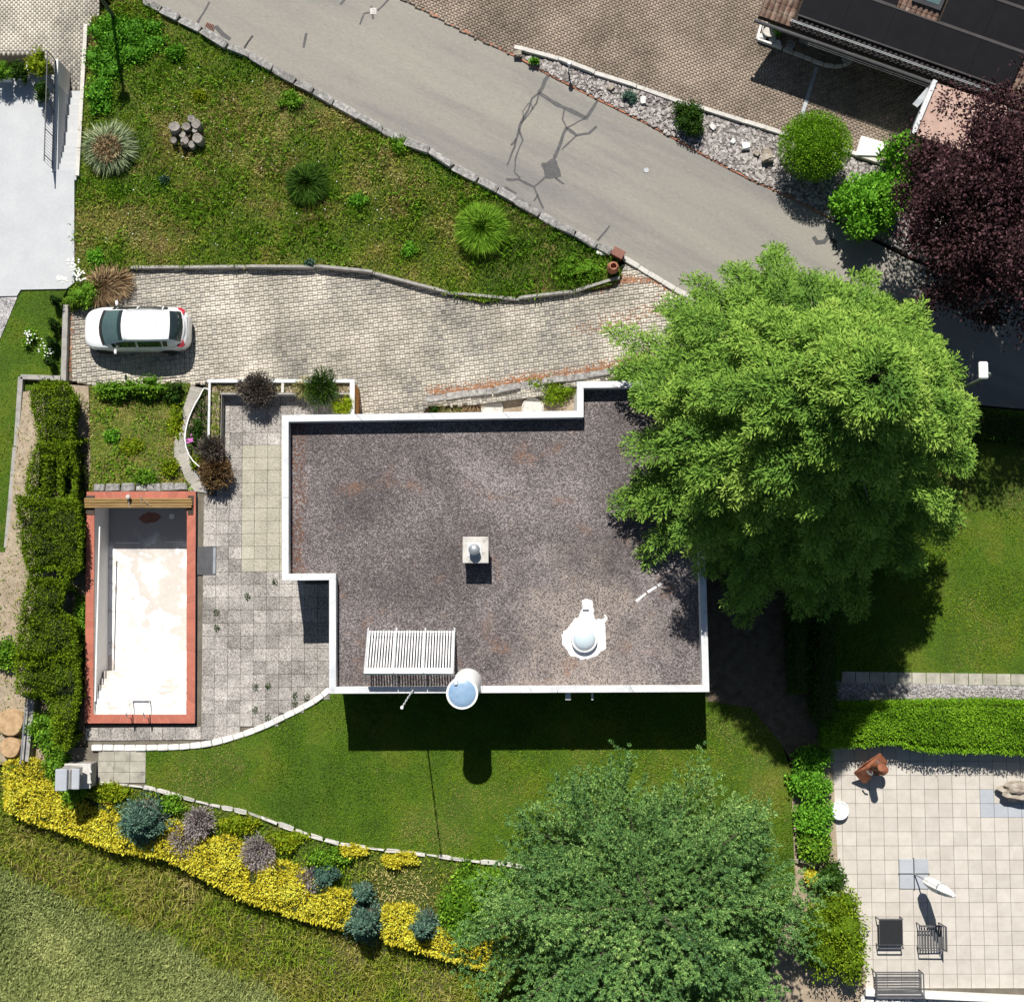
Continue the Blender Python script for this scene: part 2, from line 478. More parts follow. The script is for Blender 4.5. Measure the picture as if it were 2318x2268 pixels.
mat('gravel_light', [(.1, (.12, .115, .12)), (.5, (.3, .29, .29)), (.95, (.55, .53, .52))], vor=22, scale=2, rough=.9, bump=('v', .7, .03))
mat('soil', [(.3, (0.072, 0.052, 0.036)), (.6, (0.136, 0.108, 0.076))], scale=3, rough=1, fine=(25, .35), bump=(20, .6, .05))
mat('sandy', [(.3, (.24, .19, .135)), (.7, (.37, .3, .22))], scale=3, rough=1, fine=(18, .25), bump=(15, .6, .04))
mat('lawn_short', [(.3, (0.045, 0.0825, 0.0084)), (.5, (0.063, 0.123, 0.0084)), (.72, (0.1275, 0.15, 0.0168))], scale=.55, detail=9, rough=1, fine=(16, .45), bump=(30, 1, .06), wear=(.5, .62, (.17, .15, .05)))
mat('lawn_rough', [(.3, (0.054, 0.0864, 0.0144)), (.5, (0.09, 0.126, 0.01728)), (.7, (0.216, 0.18, 0.0576))], scale=.8, detail=8, rough=1, fine=(14, .45), bump=(25, 1, .08))
mat('field_soil', [(.3, (0.084, 0.0868, 0.035)), (.7, (0.168, 0.154, 0.07))], scale=2, rough=1, fine=(14, .4), bump=(18, 1, .1))
mat('grass_lawn', [(0, (0.06376, 0.1323, 0.00756)), (.35, (0.1159, 0.2249, 0.01008)), (.65, (0.1884, 0.3043, 0.01512)), (.85, (0.27, 0.33, 0.03)), (1, (0.34, 0.31, 0.1))], attr=True, rough=.9, transl=.25)
mat('grass_rough', [(0, (0.07698, 0.1685, 0.01283)), (.3, (0.1574, 0.3033, 0.01604)), (.52, (0.2624, 0.3707, 0.02887)), (.72, (0.372, 0.3619, 0.0702)), (1, (0.576, 0.4992, 0.2052))], attr=True, rough=.9, transl=.25)
mat('grass_dry', [(0, (0.105, 0.15, 0.03)), (.4, (0.21, 0.21, 0.0675)), (1, (0.51, 0.42, 0.225))], attr=True, rough=.9, transl=.2)
mat('crop', [(0, (0.117, 0.1695, 0.04618)), (.5, (0.312, 0.3674, 0.1283)), (1, (0.6501, 0.6641, 0.2822))], attr=True, rough=.9, transl=.2)
mat('leaf_bright', [(0, (0.06373, 0.1761, 0.0143)), (.5, (0.1365, 0.3423, 0.02504)), (1, (0.2367, 0.5085, 0.05365))], attr=True, rough=.6, transl=0.18)
mat('leaf_green', [(0, (0.05821, 0.1339, 0.01247)), (.5, (0.131, 0.2809, 0.01872)), (1, (0.2911, 0.4818, 0.04679))], attr=True, rough=.6, transl=0.18)
mat('leaf_deep', [(0, (0.0168, 0.042, 0.00784)), (.5, (0.0392, 0.091, 0.01176)), (1, (0.084, 0.168, 0.0196))], attr=True, rough=.6, transl=0.15)
mat('leaf_yellow', [(0, (0.2169, 0.2349, 0.02167)), (.4, (0.6506, 0.542, 0.03253)), (1, (0.776, 0.776, 0.1084))], attr=True, rough=.6, transl=.3)
mat('leaf_lime', [(0, (0.099, 0.165, 0.00792)), (.5, (0.2475, 0.33, 0.01485)), (1, (0.495, 0.528, 0.0297))], attr=True, rough=.6, transl=.3)
mat('leaf_purple', [(0, (0.02292, 0.01282, 0.01604)), (.5, (0.06172, 0.02885, 0.03367)), (.85, (0.1234, 0.05932, 0.06733)), (1, (0.2117, 0.1203, 0.1283))], attr=True, rough=.5, transl=.2)
mat('leaf_thuja', [(0, (0.04976, 0.09403, 0.006396)), (.5, (0.1243, 0.2015, 0.009593)), (.85, (0.1964, 0.297, 0.01459)), (1, (0.2618, 0.3393, 0.02244))], attr=True, rough=.8, transl=0.1)
mat('leaf_box', [(0, (0.05421, 0.1162, 0.00697)), (.5, (0.1162, 0.2614, 0.01162)), (1, (0.2226, 0.4066, 0.02323))], attr=True, rough=.6, transl=0.12)
mat('leaf_cedar', [(0, (0.04224, 0.09899, 0.02657)), (.4, (0.09601, 0.1981, 0.03247)), (.75, (0.2015, 0.3467, 0.05167)), (1, (0.3264, 0.4555, 0.08855))], attr=True, rough=.7, transl=0.1)
mat('leaf_pine', [(0, (0.05159, 0.1231, 0.0493)), (.45, (0.1289, 0.2615, 0.07845)), (.8, (0.2436, 0.4155, 0.112)), (1, (0.4299, 0.5847, 0.2018))], attr=True, rough=.7, transl=0.07)
mat('leaf_spruce', [(0, (0.02592, 0.06912, 0.054)), (.5, (0.0756, 0.1512, 0.108)), (1, (0.1944, 0.3024, 0.216))], attr=True, rough=.7, transl=0.1)
mat('twig_grey', [(0, (0.1794, 0.1525, 0.1435)), (.5, (0.3409, 0.296, 0.287)), (1, (0.5741, 0.5023, 0.4844))], attr=True, rough=.9, transl=.1)
mat('twig_dark', [(0, (.05, .042, .034)), (.5, (.12, .1, .08)), (1, (.2, .17, .14))], attr=True, rough=.9, transl=.1)
mat('step_concrete', [(.3, (.26, .245, .22)), (.7, (.37, .35, .31))], scale=3, rough=.9, obj=.12, fine=(30, .15), wear=(4, .58, (.18, .17, .15)))
mat('twig_brown', [(0, (0.084, 0.054, 0.03)), (.5, (0.192, 0.12, 0.054)), (1, (0.324, 0.216, 0.096))], attr=True, rough=.9, transl=.15)
mat('straw', [(0, (.14, .09, .05)), (.5, (.3, .2, .11)), (1, (.46, .34, .2))], attr=True, rough=.9, transl=.2)
mat('blade_silver', [(0, (0.126, 0.182, 0.098)), (.5, (0.252, 0.322, 0.168)), (1, (0.476, 0.504, 0.308))], attr=True, rough=.7, transl=.25)
mat('petal_white', [(.3, (.7, .7, .62)), (.7, (.8, .8, .75))], scale=5, rough=.7)
mat('petal_pink', [(.3, (.5, .12, .42)), (.7, (.6, .2, .5))], scale=5, rough=.7)
mat('hedge_core', [(.3, (.02, .03, .008)), (.7, (.04, .055, .012))], scale=8, rough=1)
mat('bark', [(.3, (.06, .045, .035)), (.7, (.16, .125, .1))], scale=9, rough=1, bump=(20, .8, .03))
mat('bark_pale', [(.3, (.25, .22, .18)), (.7, (.42, .38, .32))], scale=9, rough=1)
mat('white_metal', [(.35, (.5, .51, .525)), (.65, (.63, .635, .64))], scale=1.1, rough=.5, fine=(6, .08), wear=(2.4, .6, (.33, .34, .36)))
mat('white_paint', [(.3, (.74, .74, .73)), (.7, (.8, .8, .79))], scale=3, rough=.5)
mat('render_white', [(.3, (.6, .585, .55)), (.7, (.7, .69, .66))], scale=1, rough=.9, fine=(30, .06))
mat('orange_wall', [(.3, (.42, .17, .025)), (.7, (.52, .22, .035))], scale=2, rough=.8, fine=(20, .1))
mat('red_tile', [(.3, (.33, .1, .065)), (.7, (.42, .135, .088))], scale=2.5, rough=.65, obj=.09, fine=(30, .08))
mat('grout', [(.3, (.5, .34, .3)), (.7, (.62, .46, .42))], scale=5, rough=.9)
mat('timber', [(.3, (.13, .075, .028)), (.5, (.25, .155, .055)), (.75, (.33, .23, .1))], scale=3, stretch=(.6, 14, 4), rough=.8, obj=.15, bump=(8, .4, .01))
mat('timber_dark', [(.3, (.035, .028, .022)), (.7, (.08, .06, .045))], scale=5, rough=.9)
mat('log_end', [(.3, (.3, .19, .1)), (.7, (.48, .33, .19))], scale=6, rough=.9, fine=(25, .2), bump=(20, .5, .02))
mat('stump_grey', [(.3, (.14, .125, .11)), (.7, (.32, .295, .265))], scale=9, rough=.95, fine=(30, .2), obj=.15, bump=(20, .5, .02))
mat('dark_metal', [(.3, (.075, .075, .08)), (.7, (.1, .1, .105))], scale=4, rough=.5, metal=.3)
mat('graphite', [(.3, (.1, .1, .105)), (.7, (.13, .13, .135))], scale=4, rough=.45, metal=.2)
mat('black_fabric', [(.3, (.014, .015, .018)), (.7, (.02, .021, .024))], scale=8, rough=.9)
mat('steel', [(.3, (.55, .55, .56)), (.7, (.65, .65, .66))], scale=4, rough=.3, metal=.9)
mat('zinc', [(.3, (.24, .26, .28)), (.7, (.36, .38, .4))], scale=4, rough=.45, metal=.4)
mat('corten', [(.3, (.17, .06, .03)), (.6, (.28, .105, .055)), (.8, (.34, .14, .08))], scale=3, rough=.75, fine=(12, .15))
mat('dish_blue', [(.4, (.19, .3, .44)), (.7, (.25, .36, .5))], scale=3, rough=.35, spec=.5, fine=(12, .05))
mat('acrylic', [(.3, (.5, .58, .63)), (.7, (.56, .63, .67))], scale=2, rough=.12, spec=.6, coat=.6)
mat('tube_white', [(.3, (.72, .72, .73)), (.7, (.78, .78, .78))], scale=3, rough=.25, spec=.6)
mat('car_paint', [(.3, (.8, .8, .8)), (.7, (.81, .81, .81))], scale=2, rough=.35, spec=.5, coat=.8)
mat('car_glass', [(.3, (.012, .018, .018)), (.7, (.02, .032, .032))], scale=2, rough=.06, spec=.7)
mat('car_glass_tint', [(.4, (.05, .085, .085)), (.6, (.06, .1, .1))], scale=2, rough=.08, spec=.7)
mat('black_plastic', [(.3, (.015, .015, .016)), (.7, (.025, .025, .025))], scale=5, rough=.6)
mat('rubber', [(.3, (.018, .018, .018)), (.7, (.03, .03, .03))], scale=9, rough=.9)
mat('tail_red', [(.3, (.4, .015, .03)), (.7, (.5, .03, .05))], scale=9, rough=.15, spec=.6, coat=.5)
mat('lamp_glass', [(.3, (.55, .57, .6)), (.7, (.65, .67, .7))], scale=9, rough=.1, spec=.7)
mat('pv_black', [(.3, (.009, .009, .011)), (.7, (.013, .013, .015))], scale=2, rough=.55, spec=.25, fine=(50, .3))
mat('pv_frame', [(.3, (.075, .07, .068)), (.7, (.11, .1, .1))], scale=2, rough=.5)
mat('roof_tile', [(.25, (.1, .06, .045)), (.5, (.19, .12, .09)), (.75, (.36, .29, .23))], scale=3, rough=.9, obj=.28, fine=(25, .2), wear=(4, .6, (.42, .38, .3)))
mat('tile_dark', [(.3, (.03, .026, .024)), (.7, (.07, .06, .055))], scale=4, rough=.85, obj=.2)
mat('litter', [(0, (.2, .07, .03)), (.5, (.32, .13, .06)), (1, (.42, .22, .11))], attr=True, rough=.9)
mat('skylight_glass', [(.3, (.1, .17, .17)), (.7, (.14, .22, .22))], scale=1, rough=.08, spec=.7)
mat('pink_felt', [(.3, (.34, .22, .18)), (.6, (.44, .31, .26)), (.8, (.5, .42, .37))], scale=1.6, detail=8, rough=.95, fine=(20, .15))
mat('pool_wall', [(.3, (.6, .58, .55)), (.7, (.68, .66, .63))], scale=1, rough=.7, fine=(8, .05))
mat('clay', [(.3, (.3, .12, .07)), (.7, (.4, .18, .11))], scale=5, rough=.8)
mat('terracotta_dark', [(.3, (.17, .075, .055)), (.7, (.22, .1, .075))], scale=5, rough=.7)
mat('boulder', [(.25, (.14, .11, .085)), (.5, (.3, .26, .21)), (.75, (.48, .44, .38))], scale=4, detail=9, rough=.95, bump=(9, .8, .06), stretch=(1, 2.2, 1))

def roof_gravel_material(center, west_x):
    m = mat('roof_gravel', [(.08, (.05, .042, .042)), (.35, (.082, .07, .069)), (.6, (.135, .117, .116)), (.95, (.31, .275, .27))], vor=30, scale=.35, detail=4, rough=.95, bump=('v', .8, .02), fine=(3.5, .18))
    nt = m.node_tree; nd = nt.nodes; lk = nt.links; b = nd['Principled BSDF']
    col = b.inputs['Base Color'].links[0].from_socket
    geo = nd.new('ShaderNodeNewGeometry')
    no = nd.new('ShaderNodeTexNoise'); no.inputs['Scale'].default_value = 1.1; no.inputs['Detail'].default_value = 7; no.inputs['Roughness'].default_value = .65
    lk.new(geo.outputs['Position'], no.inputs['Vector'])
    def blend(col, fac, c):
        mx = nd.new('ShaderNodeMix'); mx.data_type = 'RGBA'
        lk.new(fac, mx.inputs['Factor']); lk.new(col, mx.inputs[6]); mx.inputs[7].default_value = (*c, 1); return mx.outputs[2]
    def grain(fac, sc, lo, hi):      # the mask broken up by single pebbles
        vo = nd.new('ShaderNodeTexVoronoi'); vo.inputs['Scale'].default_value = sc; lk.new(geo.outputs['Position'], vo.inputs['Vector'])
        sp = nd.new('ShaderNodeSeparateColor'); lk.new(vo.outputs['Color'], sp.inputs[0])
        mr = nd.new('ShaderNodeMapRange'); mr.inputs['From Min'].default_value = lo; mr.inputs['From Max'].default_value = hi; lk.new(sp.outputs[1], mr.inputs['Value'])
        mu = nd.new('ShaderNodeMath'); mu.operation = 'MULTIPLY'; lk.new(fac, mu.inputs[0]); lk.new(mr.outputs[0], mu.inputs[1]); return mu.outputs[0]
    # pale washed-out gravel round the skylight
    dv = nd.new('ShaderNodeVectorMath'); dv.operation = 'DISTANCE'; lk.new(geo.outputs['Position'], dv.inputs[0]); dv.inputs[1].default_value = center
    ad = nd.new('ShaderNodeMath'); ad.operation = 'MULTIPLY_ADD'; lk.new(no.outputs['Fac'], ad.inputs[0]); ad.inputs[1].default_value = -8.0; lk.new(dv.outputs['Value'], ad.inputs[2])
    mr = nd.new('ShaderNodeMapRange'); mr.inputs['From Min'].default_value = -.2; mr.inputs['From Max'].default_value = -3.0; lk.new(ad.outputs[0], mr.inputs['Value'])
    col = blend(col, grain(mr.outputs[0], 30, .25, .9), (.36, .3, .26))
    # rust-brown moss along the west edge and in patches
    sx = nd.new('ShaderNodeSeparateXYZ'); lk.new(geo.outputs['Position'], sx.inputs[0])
    a2 = nd.new('ShaderNodeMath'); a2.operation = 'MULTIPLY_ADD'; lk.new(no.outputs['Fac'], a2.inputs[0]); a2.inputs[1].default_value = -1.0; lk.new(sx.outputs[0], a2.inputs[2])
    m2 = nd.new('ShaderNodeMapRange'); m2.inputs['From Min'].default_value = west_x + .05; m2.inputs['From Max'].default_value = west_x - .2; lk.new(a2.outputs[0], m2.inputs['Value'])
    col = blend(col, grain(m2.outputs[0], 18, .5, .8), (.13, .062, .04))
    n3 = nd.new('ShaderNodeTexNoise'); n3.inputs['Scale'].default_value = .8; n3.inputs['Detail'].default_value = 6; lk.new(geo.outputs['Position'], n3.inputs['Vector'])
    m3 = nd.new('ShaderNodeMapRange'); m3.inputs['From Min'].default_value = .58; m3.inputs['From Max'].default_value = .72; lk.new(n3.outputs['Fac'], m3.inputs['Value'])
    col = blend(col, grain(m3.outputs[0], 26, .45, .7), (.22, .12, .075))
    lk.new(col, b.inputs['Base Color'])
def pool_floor_material(y_dirty):
    m = mat('pool_floor', [(.42, (.76, .75, .74)), (.45, (.5, .46, .42)), (.47, (.75, .74, .72)), (.52, (.77, .765, .76)), (.54, (.49, .45, .41)), (.6, (.54, .5, .46)), (.63, (.75, .74, .73))], scale=.42, detail=6, rough=.6, fine=(10, .04), wear=(1.6, .74, (.3, .24, .18)))
    nt = m.node_tree; nd = nt.nodes; lk = nt.links; b = nd['Principled BSDF']
    col = b.inputs['Base Color'].links[0].from_socket
    geo = nd.new('ShaderNodeNewGeometry'); sx = nd.new('ShaderNodeSeparateXYZ'); lk.new(geo.outputs['Position'], sx.inputs[0])
    no = nd.new('ShaderNodeTexNoise'); no.inputs['Scale'].default_value = 1.4; no.inputs['Detail'].default_value = 7; lk.new(geo.outputs['Position'], no.inputs['Vector'])
    a = nd.new('ShaderNodeMath'); a.operation = 'MULTIPLY_ADD'; lk.new(no.outputs['Fac'], a.inputs[0]); a.inputs[1].default_value = 1.6; lk.new(sx.outputs[1], a.inputs[2])
    mr = nd.new('ShaderNodeMapRange'); mr.inputs['From Min'].default_value = y_dirty + .55; mr.inputs['From Max'].default_value = y_dirty + 1.2; lk.new(a.outputs[0], mr.inputs['Value'])
    mx = nd.new('ShaderNodeMix'); mx.data_type = 'RGBA'; lk.new(mr.outputs[0], mx.inputs['Factor']); lk.new(col, mx.inputs[6]); mx.inputs[7].default_value = (.3, .29, .28, 1)
    lk.new(mx.outputs[2], b.inputs['Base Color'])

# ------------------------------------------------------------------ the setting: levels and ground sheets
Z0 = flat(0.0)
big = MB(); big.add([(-250, -250, -3.5), (250, -250, -3.5), (250, 250, -3.5), (-250, 250, -3.5)], [(0, 1, 2, 3)])
tag(big.build('ground', 'lawn_rough'), kind='structure')

STONES = [(325, -4), (366, 16), (407, 38), (457, 63), (517, 101), (566, 120), (619, 151), (670, 180), (711, 202), (755, 227), (812, 258), (867, 290), (916, 315), (975, 337), (1026, 372), (1083, 403), (1127, 425), (1169, 448), (1224, 482), (1261, 504), (1302, 523), (1352, 552), (1384, 567)]
ROAD_N = [(880, -30), (912, 0), (1054, 76), (1100, 98), (1176, 135), (1242, 172), (1352, 228), (1459, 280), (1541, 325), (1620, 369), (1700, 410), (1792, 451), (1890, 502), (2060, 590), (2200, 640), (2420, 700)]
road_poly = [(-200, -300), (60, -150), (250, -50)] + STONES + [(1415, 586), (1538, 660), (1700, 740), (1880, 820), (2060, 880), (2230, 918), (2420, 935)] + ROAD_N[::-1] + [(560, -200), (380, -300)]
sheet('road', road_poly, z_road, 'asphalt', res=1.2)

LAWN_WALL = [(296, 608), (470, 607), (640, 609), (802, 605), (884, 629), (985, 659), (1092, 687), (1220, 672), (1346, 657), (1384, 648), (1402, 632)]
lawn_up = [(207, 40), (228, 36), (262, 0), (300, -25), (325, 2)] + [(x - 6, y + 10) for x, y in STONES[1:]] + [(1395, 590), (1408, 622)] + [(x, y - 3) for x, y in LAWN_WALL[::-1]] + [(250, 660), (225, 690), (158, 705), (155, 660), (165, 610), (176, 400), (188, 330), (192, 200), (203, 120)]
_wall_w = [on(x, y, z_drive) for x, y in LAWN_WALL]
_road_w = [on(x, y, z_road) for x, y in STONES]
_wx = np.array([p.x for p in _wall_w]); _wy = np.array([p.y for p in _wall_w])
_rx = np.array([p.x for p in _road_w]); _ry = np.array([p.y for p in _road_w])
def z_lawn(X, Y):
    yw = np.interp(X, _wx, _wy); yr = np.interp(X, _rx, _ry)
    t = np.clip((Y - yw) / np.maximum(yr - yw, .4), 0, 1)
    za = z_drive(X) + .17; zb = z_road(X) - .13
    return za + (zb - za) * smooth(t) - .12 * smooth((-16.6 - X) / 1.5)
sheet('front_lawn', lawn_up, z_lawn, 'lawn_rough', res=.7, hump=.1)

drive_poly = [(153, 860), (153, 690), (225, 690), (250, 655), (296, 612)] + LAWN_WALL[1:] + [(1415, 588), (1538, 662), (1640, 715), (1640, 800), (1480, 830), (1420, 850), (1320, 872), (1240, 893), (1100, 915), (965, 920), (955, 945), (800, 945), (812, 880), (470, 866), (430, 872), (300, 875), (200, 872)]
sheet('driveway', drive_poly, z_drive, 'joint_sand', res=.7)
nw_poly = [(-200, -60), (-60, -130), (225, -30), (225, 42), (207, 42), (203, 200), (160, 206), (130, 206), (130, 170), (100, 125), (-200, 118)]
NW_Z = -2.5
sheet('side_yard', nw_poly, flat(NW_Z), 'joint_sand')
z_ne = lambda X, Y=0: z_road(X) + .03
NE_KERB = [(1165, 110), (1286, 142), (1343, 166), (1450, 203), (1546, 235), (1604, 254), (1700, 283), (1763, 302), (1880, 335), (2010, 375)]
ne_poly = [(640, -160)] + ROAD_N[1:4] + [(1165, 126)] + NE_KERB[1:] + [(2110, 380), (2330, 260), (2400, -160)]
sheet('forecourt', ne_poly, z_ne, 'joint_sand', res=1.2, dz=.0)
rock_poly = [(1165, 124)] + [(x, y + 4) for x, y in NE_KERB[1:]] + [(2110, 380), (2260, 420), (2330, 640), (2150, 610), (2060, 575)] + [(x, y - 6) for x, y in ROAD_N[::-1] if 1190 < x < 1900]
z_rock = lambda X, Y=0: z_road(X) + .06
sheet('rock_bed', rock_poly, z_rock, 'rock_soil', res=.8, hump=.06)

# white neighbouring terrace, lawns on the left
WT_Z = -1.1
wt_poly = [(-200, 170), (128, 170), (133, 200), (130, 384), (168, 390), (168, 640), (150, 654), (47, 656), (38, 670), (-200, 676)]
wt = MB(); wt.prism([G(x, y, WT_Z) for x, y in wt_poly], -3.4, WT_Z)
tag(wt.build('white_terrace', 'white_concrete'), kind='structure')
ll_poly = [(47, 658), (150, 657), (150, 880), (45, 885), (20, 1260), (-30, 1260), (-30, 840), (5, 760)]
sheet('side_lawn', ll_poly, flat(-1.17), 'lawn_short')
lc_poly = [(-30, 674), (40, 671), (2, 762), (-30, 830)]
sheet('gravel_path', lc_poly, flat(-1.15), 'gravel_light')
z_hb = lambda X, Y=0: -1.0 + .6 * smooth((9.5 - Y) / 9.0)
hb_poly = [(45, 888), (150, 870), (200, 874), (205, 1120), (192, 1640), (200, 1690), (150, 1720), (60, 1730), (-30, 1730), (-30, 1250), (12, 1250), (22, 1180)]
sheet('hedge_bed', hb_poly, z_hb, 'sandy', res=.8, hump=.1)
z_pb = lambda X, Y=0: -1.15 + 1.15 * smooth((9.2 - Y) / 4.6)
STAIR_L = [(215, 140), (200, 195), (180, 255), (160, 320), (135, 385), (105, 450), (80, 515), (70, 590), (65, 655), (55, 725), (52, 810), (95, 915), (150, 1010), (205, 1085), (205, 1145)]
STAIR_R = [(345, 165), (325, 215), (290, 280), (255, 345), (220, 400), (195, 465), (178, 520), (165, 590), (163, 648), (170, 705), (185, 775), (212, 850), (262, 935), (330, 1045)]
pb_poly = [(200, 874), (300, 872), (428, 866)] + [(380 + x / 4.23, 840 + y / 4.23) for x, y in STAIR_L] + [(428, 1112), (200, 1112), (205, 1050)]
sheet('sloping_bed', pb_poly, z_pb, 'lawn_rough', res=.5, hump=.08)
z_sb = lambda X, Y=0: z_pb(X, Y) - .12
sheet('stair_bed', [(380 + x / 4.23, 840 + y / 4.23) for x, y in STAIR_R] + [(500, 1100), (500, 1045), (478, 1000), (470, 862)], z_sb, 'soil', res=.4, hump=.05)
ter_poly = [(470, 885), (800, 885), (800, 960), (745, 1300), (745, 1562), (700, 1592), (640, 1622), (560, 1657), (470, 1682), (400, 1690), (300, 1692), (200, 1692), (195, 1640), (445, 1640), (447, 1112), (475, 1108), (500, 1040)]
sheet('pool_terrace', ter_poly, flat(-.045), 'joint_sand')
EDGE_S = [(345, 1785), (400, 1800), (470, 1820), (555, 1837), (610, 1856), (640, 1867), (700, 1890), (770, 1910), (850, 1921), (950, 1932), (1050, 1946), (1160, 1957), (1250, 1975)]
lawn_s = [(330, 1697), (400, 1694), (470, 1686), (560, 1661), (640, 1626), (700, 1596), (745, 1566), (1600, 1560), (1604, 1585), (1700, 1600), (1768, 1680), (1790, 1740), (1800, 2000), (1700, 2330), (1300, 2330), (1250, 1980)] + [(x, y - 2) for x, y in EDGE_S[::-1]] + [(330, 1780)]
sheet('back_lawn', lawn_s, flat(-.02), 'lawn_short', res=1.0, hump=.03)
sheet('grill_terrace', [(150, 1692), (330, 1692), (330, 1782), (240, 1775), (150, 1790)], flat(-.06), 'joint_sand')
HEDGE_Y = [(15, 1740), (60, 1800), (190, 1850), (330, 1930), (470, 1995), (600, 2050), (760, 2098), (900, 2142), (1040, 2182), (1130, 2215)]
def z_south(X, Y):
    lx = np.array([G(x, y).x for x, y in EDGE_S]); ly = np.array([G(x, y).y for x, y in EDGE_S])
    return -.05 - .75 * smooth((np.interp(X, lx, ly) - Y) / 3.6)
bed_s = [(150, 1790), (240, 1777), (330, 1784)] + EDGE_S + [(1300, 2330), (1000, 2240)] + [(x, y + 12) for x, y in HEDGE_Y[::-1][1:]] + [(10, 1730), (60, 1732), (150, 1722)]
sheet('south_bed', bed_s, z_south, 'lawn_rough', res=.7, hump=.12)
z_mead = flat(-.85)
mead = [(-40, 1735), (12, 1735)] + [(x, y + 10) for x, y in HEDGE_Y] + [(1250, 2200), (1350, 2340), (-40, 2340)]
sheet('meadow', mead, z_mead, 'field_soil', res=.9, hump=.15)
# east side
z_e = flat(.0)
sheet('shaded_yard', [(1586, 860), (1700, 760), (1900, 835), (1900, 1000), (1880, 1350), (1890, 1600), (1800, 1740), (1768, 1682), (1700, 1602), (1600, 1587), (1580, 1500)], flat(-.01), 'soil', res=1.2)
sheet('east_lawn', [(1880, 1000), (1900, 835), (2060, 885), (2230, 922), (2420, 940), (2420, 1560), (1885, 1545)], flat(-.03), 'lawn_short', res=1.2, hump=.04)
sheet('gravel_strip', [(1885, 1540), (2420, 1556), (2420, 1640), (1885, 1620)], flat(-.012), 'gravel_light')
SE_Z = -.2
sheet('neighbour_terrace', [(1880, 1620), (2420, 1640), (2420, 2350), (1880, 2350)], flat(SE_Z - .04), 'joint_sand')
sheet('border_bed', [(1790, 1600), (1886, 1600), (1884, 1700), (1900, 2020), (1960, 2200), (1960, 2350), (1700, 2350), (1795, 2000)], flat(-.16), 'sandy', res=.8, hump=.06)

# ------------------------------------------------------------------ pavers, joined real stones
def pavers(name, poly, surf, ang, m, parent, pattern='herring', size=.1):
    P = [on(x, y, surf) for x, y in poly]; B = [(p.x, p.y) for p in P]
    ca, sa = math.cos(ang), math.sin(ang)
    R = np.array([(x * ca + y * sa, -x * sa + y * ca) for x, y in B])
    i0, j0 = np.floor(R.min(0) / size).astype(int) - 2; i1, j1 = np.ceil(R.max(0) / size).astype(int) + 2
    I, J = np.meshgrid(np.arange(i0, i1), np.arange(j0, j1)); I = I.ravel(); J = J.ravel()
    if pattern == 'herring':
        d = (I - J) % 4
        h = d == 0; v = d == 3
        cx = np.concatenate([I[h] + 1.0, I[v] + .5]); cy = np.concatenate([J[h] + .5, J[v] + 1.0])
        hw = np.concatenate([np.full(h.sum(), 1.0), np.full(v.sum(), .5)]); hh = np.concatenate([np.full(h.sum(), .5), np.full(v.sum(), 1.0)])
    elif pattern == 'basket':
        e = (I % 2 == 0) & (J % 2 == 0); bi, bj = I[e], J[e]; hz = ((bi // 2 + bj // 2) % 2) == 0
        cx = np.concatenate([bi[hz] + 1.0, bi[hz] + 1.0, bi[~hz] + .5, bi[~hz] + 1.5]); cy = np.concatenate([bj[hz] + .5, bj[hz] + 1.5, bj[~hz] + 1.0, bj[~hz] + 1.0])
        nh_, nv_ = 2 * hz.sum(), 2 * (~hz).sum(); hw = np.concatenate([np.full(nh_, 1.0), np.full(nv_, .5)]); hh = np.concatenate([np.full(nh_, .5), np.full(nv_, 1.0)])
        cx = cx + .06 * np.floor(cy / 2)
    else:
        k = J % 2 == 0
        cx = I[k] + .5; cy = J[k] + 1.0 + (I[k] % 2); hw = np.full(k.sum(), .5); hh = np.full(k.sum(), 1.0)
    cx, cy, hw, hh = cx * size, cy * size, hw * size - .006, hh * size - .006
    ax, ay = cx * ca - cy * sa, cx * sa + cy * ca
    ok = in_poly(ax, ay, B); cx, cy, hw, hh, ax, ay = [q[ok] for q in (cx, cy, hw, hh, ax, ay)]
    n = len(cx); tz = rng.normal(size=n) * .003 + .02
    V = np.zeros((n, 8, 3))
    for k, (sx, sy, top) in enumerate([(-1, -1, 1), (1, -1, 1), (1, 1, 1), (-1, 1, 1), (-1, -1, 0), (1, -1, 0), (1, 1, 0), (-1, 1, 0)]):
        lx = cx + sx * hw * (1 if not top else .985); ly = cy + sy * hh * (1 if not top else .985)
        X = lx * ca - ly * sa; Y = lx * sa + ly * ca
        V[:, k, 0] = X; V[:, k, 1] = Y; V[:, k, 2] = np.asarray(surf(X, Y)) + (tz if top else -.02)
    q = np.array([[0, 1, 2, 3], [4, 5, 1, 0], [5, 6, 2, 1], [6, 7, 3, 2], [7, 4, 0, 3]])
    Fq = (np.arange(n)[:, None, None] * 8 + q[None]).reshape(-1, 4)
    base = np.clip(.6 + .75 * (vnoise(ax, ay, 2.2, 6) - .5) + .4 * (vnoise(ax, ay, .8, 7) - .5) + rng.normal(size=n) * .15, 0, 1)
    o = link(name, np_mesh(name, V.reshape(-1, 3), [Fq], np.repeat(base, 5)), m, parent)
    o['kind'] = 'stuff'
    return o
OB = bpy.data.objects
pavers('pavers', [(x, y) for x, y in drive_poly], z_drive, math.radians(6), 'paver_beige', OB['driveway'], 'basket')
pavers('pavers', ne_poly, z_ne, math.radians(-22), 'paver_brown', OB['forecourt'])
pavers('pavers', nw_poly, flat(NW_Z), math.radians(1), 'paver_beige', OB['side_yard'], 'run')

